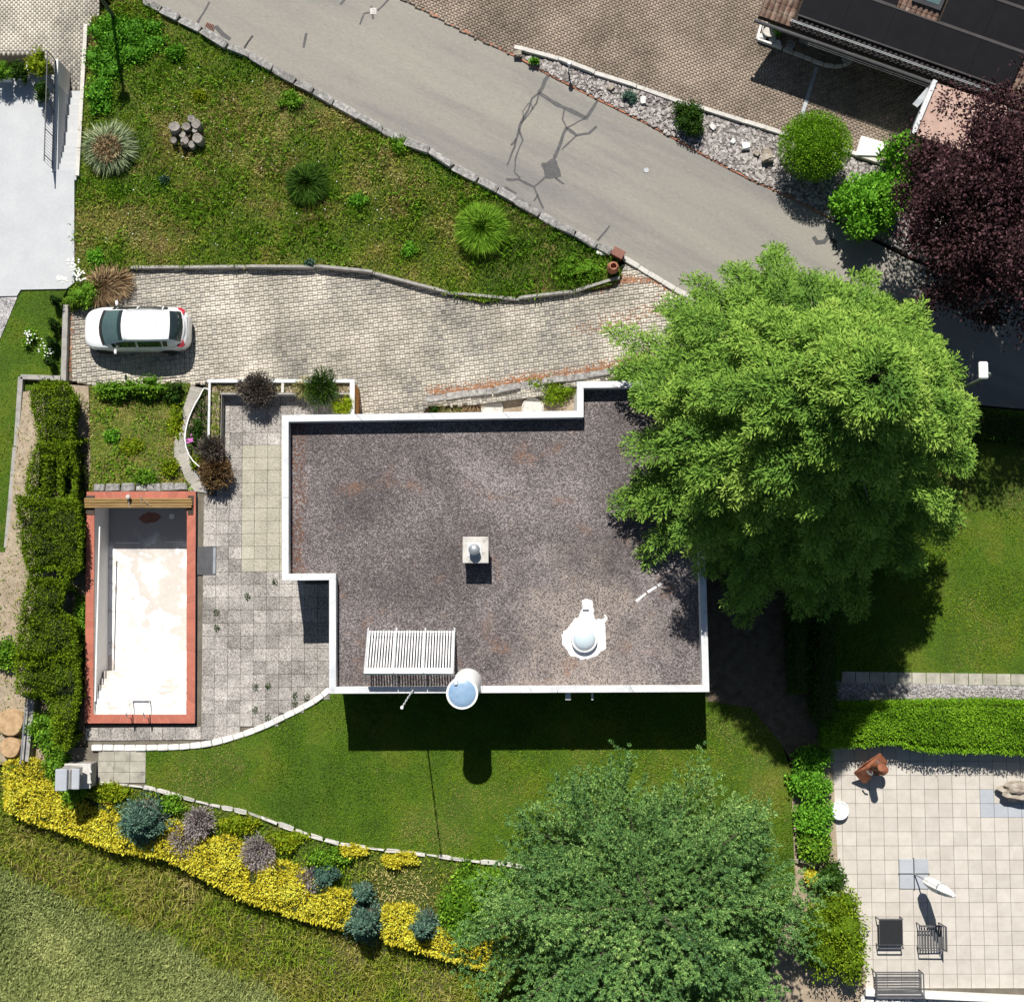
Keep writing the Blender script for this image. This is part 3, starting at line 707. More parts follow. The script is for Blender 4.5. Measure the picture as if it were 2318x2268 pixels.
def slabs(parent, poly, surf_z, origin, du, dv, m, mats=None, gap=.012, skip=None, thick=.05, jit=.004, stagger=0):
    """square slabs laid on a grid: origin a pixel corner, du/dv world vectors of one slab"""
    o0 = G(*origin, surf_z); B = [tuple(G(x, y, surf_z).xy) for x, y in poly]
    inv = Matrix(((du.x, dv.x), (du.y, dv.y))).inverted()
    cs = [inv @ (Vector(b) - o0.xy) for b in B]
    i0, i1 = int(min(c.x for c in cs)) - 2, int(max(c.x for c in cs)) + 2
    j0, j1 = int(min(c.y for c in cs)) - 2, int(max(c.y for c in cs)) + 2
    rz = math.atan2(du.y, du.x); w, h = du.length, dv.length
    for i in range(i0, i1):
        for j in range(j0, j1):
            c = o0.xy + du * (i + .5 + (stagger * (j % 2))) + dv * (j + .5)
            if not in_poly(np.array([c.x]), np.array([c.y]), B)[0]: continue
            if skip and skip(c): continue
            mm = mats(c, i, j) if mats else m
            place('slab', slab_mesh(mm), parent, (c.x, c.y, surf_z + random.gauss(0, jit * .5)), (w - gap, h - gap, thick), rz + random.gauss(0, .004))

du = Vector((.5, .004)); dv = Vector((-.004, .5))
ter_slabs = [(475, 893), (800, 893), (800, 945), (700, 945), (700, 1310), (752, 1310), (752, 1560), (700, 1589), (640, 1619), (560, 1654), (470, 1679), (400, 1687), (300, 1688), (205, 1688), (205, 1645), (452, 1645), (452, 1118), (476, 1110), (505, 1040), (505, 893)]
def ter_mat(c, i, j):
    p0, p1 = G(552, 1003), G(640, 1285)
    return 'slab_beige' if p0.x < c.x < p1.x + 1 and p1.y < c.y < p0.y else 'slab_aggregate'
slabs(OB['pool_terrace'], ter_slabs, 0.0, (489, 1237), du, dv, None, ter_mat)
slabs(OB['grill_terrace'], [(215, 1697), (332, 1697), (332, 1778), (215, 1775)], 0.0, (223, 1699), Vector((.615, 0)), Vector((0, -.41)), 'slab_old')
du2 = Vector((.537, .0)); dv2 = Vector((.0, .537))
se_blue = [(2032, 1945), (2102, 2012), (2255, 1820)]
def se_mat(c, i, j):
    a, b = G(2034, 2013, SE_Z), G(2101, 1946, SE_Z)
    if a.x < c.x < b.x and a.y < c.y < b.y: return 'slab_bluegrey'
    a, b = G(2217, 1852, SE_Z), G(2420, 1792, SE_Z); k = G(2254, 1818, SE_Z)
    if a.x < c.x < b.x and a.y < c.y < b.y and (c.x < k.x or c.y < k.y): return 'slab_bluegrey'
    return 'slab_cream'
slabs(OB['neighbour_terrace'], [(1884, 1640), (2420, 1650), (2420, 2238), (1884, 2238)], SE_Z, (2034, 1946), du2, dv2, None, se_mat, gap=.014)
# stepping row beside the gravel strip
slabs(OB['east_lawn'], [(1900, 1518), (2420, 1528), (2420, 1553), (1900, 1546)], 0.0, (1905, 1546), Vector((.55, -.008)), Vector((.006, .46)), 'slab_old', gap=.03)

# loose stones of the rock bed
def pebbles(name, poly, surf, dens, size, m, parent, flatten=.6):
    P = [on(x, y, surf) for x, y in poly]; B = [(p.x, p.y) for p in P]
    xs = [b[0] for b in B]; ys = [b[1] for b in B]
    n = int((max(xs) - min(xs)) * (max(ys) - min(ys)) * dens)
    X = rng.uniform(min(xs), max(xs), n); Y = rng.uniform(min(ys), max(ys), n); ok = in_poly(X, Y, B); X, Y = X[ok], Y[ok]; n = len(X)
    bv = np.array([(1, 0, 0), (0, 1, 0), (-1, 0, 0), (0, -1, 0), (0, 0, 1), (0, 0, -1.0)])
    bf = np.array([(0, 1, 4), (1, 2, 4), (2, 3, 4), (3, 0, 4)])
    s = rng.uniform(.5, 1.4, (n, 1, 1)) * size
    st = np.stack([rng.uniform(.7, 1.3, n), rng.uniform(.5, 1, n), rng.uniform(.4, .8, n)], 1)[:, None] * s
    v = bv[None] * st + rng.normal(size=(n, 6, 3)) * .18 * s
    a = rng.uniform(0, 6.28, n)[:, None]
    x = v[:, :, 0] * np.cos(a) - v[:, :, 1] * np.sin(a); y = v[:, :, 0] * np.sin(a) + v[:, :, 1] * np.cos(a)
    Z = np.asarray(surf(X, Y)) + np.zeros(n)
    V = np.stack([x + X[:, None], y + Y[:, None], v[:, :, 2] * flatten + Z[:, None] + .02], 2)
    Fq = (np.arange(n)[:, None, None] * 6 + bf[None]).reshape(-1, 3)
    o = link(name, np_mesh(name, V.reshape(-1, 3), [Fq], np.repeat(rng.uniform(0, 1, n), 4)), m, parent); o['kind'] = 'stuff'
    return o
pebbles('rocks', rock_poly, z_rock, 170, .075, 'rockbed', OB['rock_bed'])
pebbles('pebbles', [(1888, 1545), (2400, 1560), (2400, 1600), (1888, 1592)], flat(0), 330, .04, 'rockbed', OB['gravel_strip'])

# ------------------------------------------------------------------ tar lines and covers in the road
def ribbon(mb, pts, w, surf, dz=.006):
    P = [on(x, y, surf) for x, y in pts]
    # resample with a little wobble
    Q = []
    for i in range(len(P) - 1):
        k = max(1, int((P[i + 1] - P[i]).length / .25))
        for j in range(k):
            q = P[i].lerp(P[i + 1], j / k)
            if 0 < j: q += Vector((random.gauss(0, .018), random.gauss(0, .018), 0))
            Q.append(q)
    Q.append(P[-1])
    vs, fs = [], []
    for i, q in enumerate(Q):
        d = Q[min(i + 1, len(Q) - 1)] - Q[max(i - 1, 0)]; nrm = Vector((-d.y, d.x, 0)).normalized() * w * .5 * random.uniform(.7, 1.25)
        for sgn in (1, -1):
            p = q + nrm * sgn; vs.append((p.x, p.y, float(surf(p.x, p.y)) + dz))
    fs = [(2 * i, 2 * i + 1, 2 * i + 3, 2 * i + 2) for i in range(len(Q) - 1)]
    mb.add(vs, fs)
def zz(ox, oy, k, pts): return [(ox + x / k, oy + y / k) for x, y in pts]
R3 = lambda *p: zz(1100, 0, 3.173, p)
R2 = lambda *p: zz(550, 0, 3.173, p)
R1 = lambda *p: zz(0, 0, 3.173, p)
R4 = lambda *p: zz(1700, 0, 3.149, p)
tar = MB()
for pts, w in [(R3((452, 540), (380, 670)), .17), (R3((380, 670), (560, 775), (715, 850)), .16), (R3((800, 725), (715, 860)), .14),
               (R3((380, 670), (330, 710), (305, 790), (245, 900), (215, 1010), (180, 1045)), .1), (R3((380, 670), (365, 740), (310, 820), (250, 890)), .06), (R3((310, 740), (265, 800), (270, 860)), .05), (R3((320, 740), (340, 790)), .05),
               (R3((215, 1000), (205, 1060), (152, 1190)), .08), (R3((235, 930), (265, 1010), (225, 1100), (205, 1240), (245, 1280)), .07), (R3((145, 1290), (235, 1290), (345, 1345)), .1), (R3((345, 1345), (412, 1500)), .1), (R3((375, 1400), (345, 1445)), .06),
               (R3((565, 775), (550, 860), (580, 920)), .06), (R3((715, 850), (580, 920)), .07), (R3((580, 920), (540, 1020), (475, 1180)), .12), (R3((580, 920), (650, 975), (740, 960), (795, 910)), .12), (R3((650, 975), (545, 1075)), .07),
               (R3((410, 1170), (440, 1250)), .12), (R3((440, 1260), (350, 1340)), .09), (R3((480, 1260), (560, 1325)), .08), (R3((490, 1200), (520, 1240), (505, 1290)), .06),
               (R3((135, 1345), (215, 1395)), .1), (R3((890, 1622), (800, 1730)), .07),
               (R2((1045, 0), (965, 80)), .09), (R2((925, 90), (870, 100), (840, 180)), .08), (R2((920, 45), (935, 140)), .1), (R2((455, 240), (435, 345)), .12), (R2((730, 0), (700, 35)), .1), (R2((70, 260), (10, 350)), .09),
               (R1((1505, 15), (1420, 165)), .1), (R1((1815, 260), (1755, 345)), .08), (R1((1550, 190), (1600, 250), (1655, 285)), .16),
               (R4((445, 1690), (470, 1730), (520, 1725), (555, 1690), (600, 1725), (598, 1785)), .17)]:
    ribbon(tar, pts, w, z_road)
tar.build('tar_seam', 'tar', OB['road'])
patch = MB()
cpt = on(1247, 386, z_road)
patch.add([(cpt.x + r * math.cos(a), cpt.y + r * math.sin(a), float(z_road(cpt.x + r * math.cos(a))) + .01) for a, r in [(i * .52, random.uniform(.28, .5)) for i in range(12)]], [tuple(range(12))])
patch.build('tar_patch', 'tar', OB['road'])
def cover(px, py, w, m, square):
    p = on(px, py, z_road); mb = MB()
    if square: mb.box((p.x - w, p.y - w, p.z - .02), (p.x + w, p.y + w, p.z + .012)); mb.lathe([(w * .55, 0), (w * .55, .02), (w * .4, .02), (w * .4, .01)], p, 16)
    else: mb.lathe([(w, -.02), (w, .012), (w * .8, .012), (w * .75, .006), (w * .3, .006), (w * .25, .014), (0, .014)], p, 20)
    mb.build('valve_cover', m, OB['road'], bevel=0)
cover(845, 26, .13, 'pale_concrete', True); cover(1463, 386, .1, 'zinc', False)
gr = empty('drain_grate', on(476, 63, z_road), 'rusty brown drain grate set beside the kerb stones of the road', 'drain grate', rz=math.radians(-20))
mb = MB(); mb.box((-.22, -.16, -.05), (.22, .16, .008)); mb.build('grate_frame', 'terracotta_dark', gr)
for i in range(6):
    mb = MB(); mb.box((-.19 + i * .07, -.13, 0), (-.16 + i * .07, .13, .02)); mb.build('grate_bar', 'timber_dark', gr)

# ------------------------------------------------------------------ kerb of rubble blocks along the road
def stone_row(root, pts, lens, width, height, m, name='stone', amp=.08, sink=.25, wj=.15, gap=.03):
    """a row of single blocks along a 3D polyline; lens: list of lengths or one mean length"""
    L, at = polyline(pts, 1); d = 0; i = 0
    while d < L - .05:
        l = lens * random.uniform(.75, 1.3) if not isinstance(lens, (list, tuple)) else lens[i % len(lens)]
        l = min(l, L - d)
        if l < .08: break
        a, b = at(d), at(d + l); c = (a + b) / 2; h = height * random.uniform(.85, 1.15)
        o = place(name, stone_mesh(m, random.randint(0, 5), amp), root, (c.x, c.y, c.z + h * .5 - sink), (l - gap, width * random.uniform(1 - wj, 1 + wj), h), math.atan2(b.y - a.y, b.x - a.x) + random.gauss(0, .02))
        if abs(b.z - a.z) > 1e-4: o.rotation_euler[1] = -math.atan2(b.z - a.z, math.hypot(b.x - a.x, b.y - a.y))
        d += l; i += 1
root = empty('stone_kerb', on(800, 255, z_road), 'long row of rough grey limestone blocks between road and front lawn', 'stone kerb')
def local(root, pts): return [Vector(p) - root.location for p in pts]
P = [on(x - 1, y + 6, z_road) for x, y in STONES]
for a, b in zip(P[:-1], P[1:]):
    stone_row(root, local(root, [a, b]), [(b - a).length], .3, .34, 'rubble', amp=.06, sink=.22, wj=.12, gap=.04)
# kerb along the forecourt
root = empty('forecourt_kerb', on(1450, 200, z_ne), 'pale concrete kerb between brown forecourt paving and rock bed', 'kerb')
P = [on(x, y, z_ne) for x, y in NE_KERB]
stone_row(root, local(root, P), 1.9, .19, .3, 'pale_concrete', 'kerb_stone', amp=.01, sink=.14, wj=.03, gap=.01)
root = empty('brick_edging', on(1400, 245, z_road), 'thin pinkish brick edging between road and rock bed', 'edging')
P = [on(x, y - 3, z_road) for x, y in ROAD_N[1:13]]
stone_row(root, local(root, P), .5, .1, .12, 'clay', 'edging_brick', amp=.03, sink=.08, wj=.1, gap=.012)
# retaining wall of the lawn along the driveway
root = empty('lawn_wall', on(800, 605, z_drive), 'low grey concrete retaining wall along lawn and driveway', 'retaining wall')
P = [on(x, y, z_drive) for x, y in LAWN_WALL]
stone_row(root, local(root, [p + Vector((0, 0, .22)) for p in P]), 2.6, .13, .6, 'grey_concrete', 'wall_segment', amp=.008, sink=.55, wj=.02, gap=.006)
# gutter slab row and kerb at the driveway mouth
root = empty('driveway_kerb', on(1475, 620, z_road), 'pinkish concrete kerb across the mouth of the driveway', 'kerb')
P = [on(x, y, z_road) for x, y in [(1412, 584), (1475, 622), (1540, 662), (1640, 712)]]
stone_row(root, local(root, P), .55, .2, .12, 'pale_concrete', 'kerb_stone', amp=.015, sink=.1, wj=.05, gap=.01)
p = on(1398, 578, z_road)
mb = MB(p); mb.box((p.x - .22, p.y - .15, p.z - .2), (p.x + .22, p.y + .15, p.z + .32)); mb.box((p.x - .25, p.y - .18, p.z + .32), (p.x + .25, p.y + .18, p.z + .37))
o = mb.build('brown_box', 'terracotta_dark', bevel=.015); o.rotation_euler[2] = -.5
tag(o, 'reddish brown box at the corner of the driveway mouth', 'box')
p = on(1386, 612, z_lawn); mb = MB(p)
mb.lathe([(.12, 0), (.22, .2), (.24, .42), (.16, .6), (.15, .66), (.12, .66), (.12, .5), (.0, .45)], p, 20)
tag(mb.build('clay_vase', 'clay', smooth=True), 'orange clay vase standing at the lawn corner by driveway', 'vase')
for k, (x, y, s) in enumerate([(1360, 572, .28), (1374, 570, .2), (1350, 560, .17)]):
    p = on(x, y, z_lawn); o = place('white_stone', stone_mesh('edging_white', k, .12), None, (p.x, p.y, p.z + s * .25), (s * 1.3, s, s * .8), k)
    tag(o, ['largest white boulder at the end of the stone kerb', 'middle-sized white boulder at the end of the stone kerb', 'smallest white boulder at the end of the stone kerb'][k], 'boulder')

# west walls
root = empty('driveway_wall', G(147, 780, -1.3), 'grey concrete wall closing the west end of the driveway', 'wall')
a, b = G(148, 690, -1.0), G(143, 862, -1.0)
mb = MB(root.location); mb.prism([(a.x - .11, a.y), (a.x + .11, a.y), (b.x + .11, b.y), (b.x - .11, b.y)], -3.3, -1.0); mb.build('wall', 'grey_concrete', root, bevel=.01)
root = empty('bed_wall', G(45, 1050, -1.0), 'weathered low concrete wall round the hedge bed', 'wall')
for (x0, y0), (x1, y1) in [((136, 856), (46, 853)), ((46, 853), (36, 1010)), ((34, 1012), (14, 1240))]:
    a, b = G(x0, y0, -.93), G(x1, y1, -.93); d = (b - a).normalized(); n = Vector((-d.y, d.x, 0)) * .1
    mb = MB(root.location); mb.prism([(a + n).xy, (b + n).xy, (b - n).xy, (a - n).xy], -3.3, -.93); mb.build('wall_segment', 'grey_concrete', root, bevel=.01)
# steps beside the white terrace: from the low yard up to the terrace, and the wall beside them
root = empty('terrace_steps', G(165, 300, WT_Z - 1), 'white concrete steps climbing along the white terrace wall', 'steps')
ys = [206, 222, 238, 262, 300, 330, 345, 358, 371, 384, 392]
for i in range(10):
    z = NW_Z + (WT_Z - NW_Z) * (i + 1) / 10 - .008
    a, b = G(133, ys[i], z), G(191 - i * 2.0, ys[i + 1], z)
    mb = MB(root.location); mb.box((G(128, ys[i], z).x, b.y - .3, -3.3), (b.x, a.y, z)); mb.build('step', 'white_concrete', root, bevel=.006)
mb = MB(root.location); a, b = G(193, 60, NW_Z + .3), G(172, 400, NW_Z + 1.3)
mb.prism([(a.x, a.y), (a.x + .16, a.y), (b.x + .16, b.y), (b.x, b.y)], -3.3, [NW_Z + .5, NW_Z + .5, WT_Z + .02, WT_Z + .02]); mb.build('side_wall', 'pale_concrete', root)
mb = MB(root.location); a, b = G(125, 134, WT_Z + .05), G(126, 388, WT_Z + .05)
mb.box((a.x - .02, b.y, -3.3), (a.x + .13, a.y, WT_Z + .06)); mb.build('flank_wall', 'render_white', root, bevel=.008)
root = empty('metal_railing', G(128, 300, WT_Z), 'dark metal railing with diagonal bars along the white terrace steps', 'railing')
X = G(124, 250, WT_Z).x; ya, yb = G(128, 140, WT_Z).y, G(128, 384, WT_Z).y
for nm, z in (('top_rail', 1.0), ('bottom_rail', .12)):
    mb = MB(root.location); mb.tube([(X, ya, WT_Z + z), (X, yb, WT_Z + z)], .025, 6); mb.build(nm, 'dark_metal', root)
n = 34
for i in range(n + 1):
    y = ya + (yb - ya) * i / n; mb = MB(root.location)
    if i % 8 == 0: mb.tube([(X, y, WT_Z), (X, y, WT_Z + 1.0)], .022, 6); mb.build('post', 'dark_metal', root)
    else: mb.tube([(X, y, WT_Z + .12), (X, y + (ya - yb) / n * .0, WT_Z + 1.0)], .01, 4); mb.build('baluster', 'dark_metal', root)
mb = MB(root.location); mb.tube([(X, ya, WT_Z + 1.0), (G(-30, 140).x, ya, WT_Z + 1.0)], .02, 6); mb.build('north_rail', 'dark_metal', root)

# ------------------------------------------------------------------ the house
H_CAP, H_ROOF, CAPW = 3.0, 2.45, .25
OUT = [(638, 940), (1306, 930), (1306, 864), (1586, 860), (1606, 1566), (745, 1570), (745, 1313), (638, 1314)]
hw = [G(x, y, H_CAP) for x, y in OUT]
def inset(pts, d):
    n = len(pts); r = []
    ar = sum(pts[i].x * pts[(i + 1) % n].y - pts[(i + 1) % n].x * pts[i].y for i in range(n)); sg = 1 if ar > 0 else -1
    for i in range(n):
        a, b, c = pts[i - 1], pts[i], pts[(i + 1) % n]
        d1 = (b - a).normalized(); d2 = (c - b).normalized(); n1 = Vector((-d1.y, d1.x, 0)) * sg; n2 = Vector((-d2.y, d2.x, 0)) * sg
        k = (n1 + n2); k = k / max(k.length_squared / 2, .2)
        r.append(b + k * d)
    return r
house = empty('flat_roof_house', G(1100, 1250, 0), 'flat-roofed house with white parapet and dark gravel roof', 'house')
hin = inset(hw, CAPW); hwall = inset(hw, .06)
HO = house.location
roof_gravel_material(tuple(G(1322, 1440, H_ROOF)), G(672, 1100, H_ROOF).x - .12)
mb = MB(HO); mb.prism([p.xy for p in inset(hw, CAPW - .03)], H_ROOF - .2, H_ROOF); roof = mb.build('roof', 'roof_gravel', house)
n = len(hw)
for i in range(n):
    a, b, c, d = hw[i], hw[(i + 1) % n], hin[(i + 1) % n], hin[i]
    ks = max(1, round((b - a).length / 2.9))
    for k in range(ks):      # cap sheets butted with a thin joint
        t0, t1 = k / ks, (k + 1) / ks - (.012 / (b - a).length if k < ks - 1 else 0)
        mb = MB(HO); mb.prism([a.lerp(b, t0).xy, a.lerp(b, t1).xy, d.lerp(c, t1).xy, d.lerp(c, t0).xy], [H_CAP - .05] * 4, [H_CAP] * 4); mb.build('parapet_cap', 'white_metal', house, bevel=.006)
    wi = inset(hw, CAPW - .02); mb = MB(HO); q = [hwall[i], hwall[(i + 1) % n], wi[(i + 1) % n], wi[i]]
    mb.prism([p.xy for p in q], -1.45, H_CAP - .05); mb.build('wall', 'render_white', house)
# openings
def wall_rect(i, t0, t1, z0, z1, name, m, frame='white_paint'):
    a, b = hwall[i], hwall[(i + 1) % n]; d = (b - a).normalized(); nn = Vector((d.y, -d.x, 0))
    ctr = sum((p for p in hwall), Vector()) / n
    if nn.dot(ctr - a) > 0: nn = -nn
    p, q = a.lerp(b, t0), a.lerp(b, t1)
    mb = MB(HO); mb.prism([(p + nn * .005).xy, (q + nn * .005).xy, (q + nn * .03).xy, (p + nn * .03).xy], z0, z1); o = mb.build(name, m, house)
    mb = MB(HO)
    for (u0, u1, w0, w1) in ((0, 1, 0, .06), (0, 1, -.06, 0), (0, .04, 0, 0), (.96, 1, 0, 0)):
        r, s_ = p.lerp(q, u0), p.lerp(q, u1); zz0 = z1 + w0 if w0 < 0 else z0; zz1 = z0 + w1 if w1 > 0 else z1
        mb.prism([(r + nn * .03).xy, (s_ + nn * .03).xy, (s_ + nn * .05).xy, (r + nn * .05).xy], zz0, zz1)
    f = mb.build('frame', frame, o)
    return o
wall_rect(0, .3, .52, -1.25, .95, 'garage_door', 'timber')
for t in (.08, .34, .6): wall_rect(4, t, t + .2, .1, 2.3, 'window', 'car_glass')
wall_rect(5, .2, .8, .05, 2.3, 'patio_door', 'car_glass'); wall_rect(7, .25, .7, .05, 2.3, 'patio_door', 'car_glass')
# skylight with its white flashing
R3b = lambda *p: zz(1100, 1100, 3.173, p)
out = R3b((690, 820), (715, 812), (760, 818), (770, 880), (778, 940), (800, 965), (845, 950), (850, 920), (868, 925), (872, 955), (850, 982), (858, 1060), (862, 1170), (830, 1185), (800, 1215), (745, 1235), (690, 1245), (640, 1230), (605, 1215), (570, 1165), (548, 1135), (543, 1070), (570, 1040), (605, 1000), (630, 960), (665, 935), (690, 880))
sk = MB(HO)
pts = []
for i, (x, y) in enumerate(out):
    x2, y2 = out[(i + 1) % len(out)]
    for k in range(4):
        t = k / 4; j = 0 if k == 0 else random.gauss(0, 1.3)
        pts.append(G(x + (x2 - x) * t + j, y + (y2 - y) * t + random.gauss(0, 1.0), H_ROOF).xy)
sk.prism(pts, H_ROOF - .05, H_ROOF + .012); sky_l = sk.build('skylight', 'white_paint', house)
c = G(1322.5, 1447, H_ROOF + .12)
mb = MB(HO); mb.lathe([(.5, -.12), (.48, .05), (.48, .09), (.4, .1), (.4, .04)], c, 32); mb.build('collar', 'white_metal', sky_l, smooth=True)
mb = MB(HO); mb.lathe([(.41, .05)] + [(.41 * math.cos(t), .05 + .22 * math.sin(t)) for t in np.linspace(.1, 1.5, 8)] + [(0, .27)], c, 32); mb.build('dome', 'acrylic', sky_l, smooth=True)
p = G(1325.5, 1374, H_ROOF); mb = MB(HO); mb.box((p.x - .12, p.y - .1, H_ROOF), (p.x + .12, p.y + .1, H_ROOF + .1)); mb.build('vent_box', 'white_metal', sky_l, bevel=.01)
mb = MB(HO)
for q0, q1 in (((1440, 1361), (1462, 1343)), ((1466, 1340), (1486, 1328)), ((1490, 1326), (1497, 1321))):
    a, b = G(*q0, H_ROOF), G(*q1, H_ROOF); dd = (b - a).normalized(); nn = Vector((-dd.y, dd.x, 0)) * .05
    mb.prism([(a + nn).xy, (b + nn * .7).xy, (b - nn * .6).xy, (a - nn).xy], H_ROOF - .02, H_ROOF + .008)
mb.build('membrane_strip', 'white_paint', sky_l)
# chimney
ct = H_ROOF + .95
a, b = G(1047, 1275, ct), G(1106, 1215, ct)
mb = MB(HO); mb.box((a.x + .05, a.y + .05, H_ROOF - .1), (b.x - .05, b.y - .05, ct - .1)); ch = mb.build('chimney', 'grey_concrete', house)
mb = MB(HO); mb.box((a.x, a.y, ct - .1), (b.x, b.y, ct)); mb.build('chimney_slab', 'pale_concrete', ch, bevel=.02)
cc = G(1074, 1245, ct); mb = MB(HO); mb.box((cc.x - .25, cc.y - .25, ct), (cc.x + .25, cc.y + .25, ct + .02)); mb.build('base_plate', 'white_metal', ch)
mb = MB(HO); mb.lathe([(.13, .02), (.13, .22), (.2, .24), (.21, .34), (.14, .42), (0, .45)], cc, 20); mb.build('cowl', 'zinc', ch, smooth=True)
# rain pipes at the south edge
for x, w in ((1286, .1), (1341, .035)):
    p = G(x, 1573, 2.7); mb = MB(HO); mb.box((p.x - w, p.y - .18, 2.6), (p.x + w, p.y + .2, 2.66)); mb.build('overflow_spout', 'white_metal', house)

# ------------------------------------------------------------------ solar collector on the roof
zl, zh = H_ROOF + .18, H_ROOF + 1.3
ga, gb = G(833, 1424, zl), G(1029, 1424, zl); gc, gd = G(826, 1524, zh), G(1029, 1522, zh)
sc = empty('solar_collector', ((ga.x + gb.x) / 2, (ga.y + gc.y) / 2, H_ROOF), 'white tube solar collector of three panels on the gravel roof', 'solar collector')
xa, xb, yl, yh = (ga.x + gc.x) / 2, (gb.x + gd.x) / 2, ga.y, gc.y
SO = sc.location
def slope_pt(x, t, dz=0): return Vector((x, yl + (yh - yl) * t, zl + (zh - zl) * t + dz))
pw = (xb - xa) / 3
for k in range(3):
    x0 = xa + pw * k; x1 = x0 + pw - .03
    mb = MB(SO); A = [slope_pt(x0, .92), slope_pt(x1, .92), slope_pt(x1, 1.04), slope_pt(x0, 1.04)]
    up = Vector((0, .57, .82)); mb.add([*A, *[q + up * .14 for q in A]], [(3, 2, 1, 0), (4, 5, 6, 7), (0, 1, 5, 4), (1, 2, 6, 5), (2, 3, 7, 6), (3, 0, 4, 7)])
    pan = mb.build('panel_header', 'white_paint', sc, bevel=.015)
    for j in range(10):
        x = x0 + pw * (j + .7) / 10.6
        mb = MB(SO); mb.tube([slope_pt(x, .04, .06), slope_pt(x, .93, .06)], .028, 8); mb.build('tube', 'tube_white', pan, smooth=True)
    for x in ((x0, x1) if k == 0 else (x1,)):
        mb = MB(SO); mb.tube([slope_pt(x, -.03, .03), slope_pt(x, 1.0, .03)], .03, 4); mb.build('side_rail', 'white_metal', sc)
        mb = MB(SO); q = slope_pt(x, .98); mb.tube([q, (q.x, q.y - .42, H_CAP)], .022, 6); mb.build('rear_strut', 'white_metal', sc)
    mb = MB(SO); q = slope_pt(x0 + pw / 2, .06); mb.box((x0, q.y - .02, q.z - .02), (x1, q.y + .02, q.z + .02)); mb.build('cross_bar', 'white_metal', sc)
# round white drum with a pale blue lid at the roof edge
dz = 4.0
dc = G(1046, 1569, dz)
ds = empty('round_drum', (dc.x, dc.y + .05, H_CAP), 'white round drum with pale blue lid at the roof edge', 'drum')
DO = ds.location
sh = Vector((.16, .3, 0))
mb = MB(DO); vs_, fs_ = [], []
for t, r in ((0, .5), (.06, .54), (.94, .55), (1.0, .55)):
    c_ = dc + sh * (1 - t) + Vector((0, 0, -1.45 * (1 - t) - .05))
    for k in range(40): vs_.append(c_ + Vector((r * math.cos(k * math.pi / 20), r * math.sin(k * math.pi / 20), 0)))
for i in range(3):
    for k in range(40): fs_.append((i * 40 + k, i * 40 + (k + 1) % 40, (i + 1) * 40 + (k + 1) % 40, (i + 1) * 40 + k))
mb.add(vs_, fs_ + [tuple(range(39, -1, -1)), tuple(range(120, 160))]); mb.build('shell', 'white_paint', ds, smooth=True)
mb = MB(DO); mb.lathe([(0, .05), (.3, .04), (.5, .0), (.535, -.03), (.535, -.048)], dc, 40); mb.build('lid', 'dish_blue', ds, smooth=True)
mb = MB(DO); mb.lathe([(.536, -.045), (.57, -.045), (.57, -.005), (.536, .0)], dc, 40); mb.build('rim', 'white_paint', ds, smooth=True)
mb = MB(DO); mb.tube([(dc.x - .2, dc.y + .62, dz - .3), (dc.x - .22, dc.y + .45, dz + .03), (dc.x - .22, dc.y + .3, dz + .06)], [.05, .06, .06], 8); mb.build('lid_hinge', 'white_metal', ds, smooth=True)
# antenna mast: foot at the roof edge, tip from its shadow on the lawn
tip_sh = G(1005, 1933, 0)
best = min((( (G(910, 1601, z) - sun_dir * (z / sun_dir.z)) - tip_sh).length, z) for z in np.arange(4.5, 11, .1))[1]
ft = G(935, 1560, H_CAP); tip = G(910, 1601, best)
an = empty('antenna_mast', (ft.x, ft.y, H_CAP), 'thin white antenna mast leaning out from the roof edge', 'antenna')
mb = MB(ft); mb.tube([ft - Vector((0, 0, .5)), ft.lerp(tip, .5), tip], [.03, .024, .018], 8); mb.build('pole', 'white_metal', an)
mb = MB(ft); mb.tube([ft.lerp(tip, .97), tip + Vector((0, 0, .1))], .05, 8); mb.build('tip_cap', 'white_paint', an)
for k in (.45, .62, .8):
    mb = MB(ft); q = ft.lerp(tip, k); mb.tube([q - Vector((0, 0, .1)), q + Vector((0, 0, .1))], .036, 8); mb.build('clamp', 'zinc', an)

# ------------------------------------------------------------------ planter parapet at the terrace corner
pl = empty('planter_parapet', G(640, 875, .5), 'L-shaped white-capped planter wall round the terrace corner', 'planter')
PO = pl.location
def wallbox(x0, y0, x1, y1, zt, zb, name, m, par, O, bev=.008):
    a, b = G(x0, y1, zt), G(x1, y0, zt)
    mb = MB(O); mb.box((a.x, a.y, zb), (b.x, b.y, zt)); return mb.build(name, m, par, bevel=bev)
T = .5
wallbox(469, 858.5, 803, 866.5, T, T - .05, 'parapet_cap', 'white_metal', pl, PO)
wallbox(469, 866.8, 477, 1002, T, T - .05, 'parapet_cap', 'white_metal', pl, PO)
wallbox(791, 866.8, 803, 940, T, T - .05, 'parapet_cap', 'white_metal', pl, PO)
wallbox(470.5, 860, 801.5, 865.5, T - .052, -1.45, 'outer_wall', 'render_white', pl, PO)
wallbox(470.5, 866, 475.5, 1000, T - .052, -1.45, 'outer_wall', 'render_white', pl, PO)
wallbox(794, 866, 801.5, 940, T - .052, -1.45, 'side_wall', 'orange_wall', pl, PO)
wallbox(498, 889.5, 792, 893.5, T - .02, -.3, 'inner_wall', 'grey_concrete', pl, PO)
wallbox(498, 893.8, 502, 1041, T - .02, -.3, 'inner_wall', 'grey_concrete', pl, PO)
wallbox(636, 866.8, 643, 889, T - .015, -.2, 'divider', 'pale_concrete', pl, PO)
wallbox(477.5, 867, 793, 889, T - .16, -.4, 'planting_soil', 'sandy', pl, PO, 0)
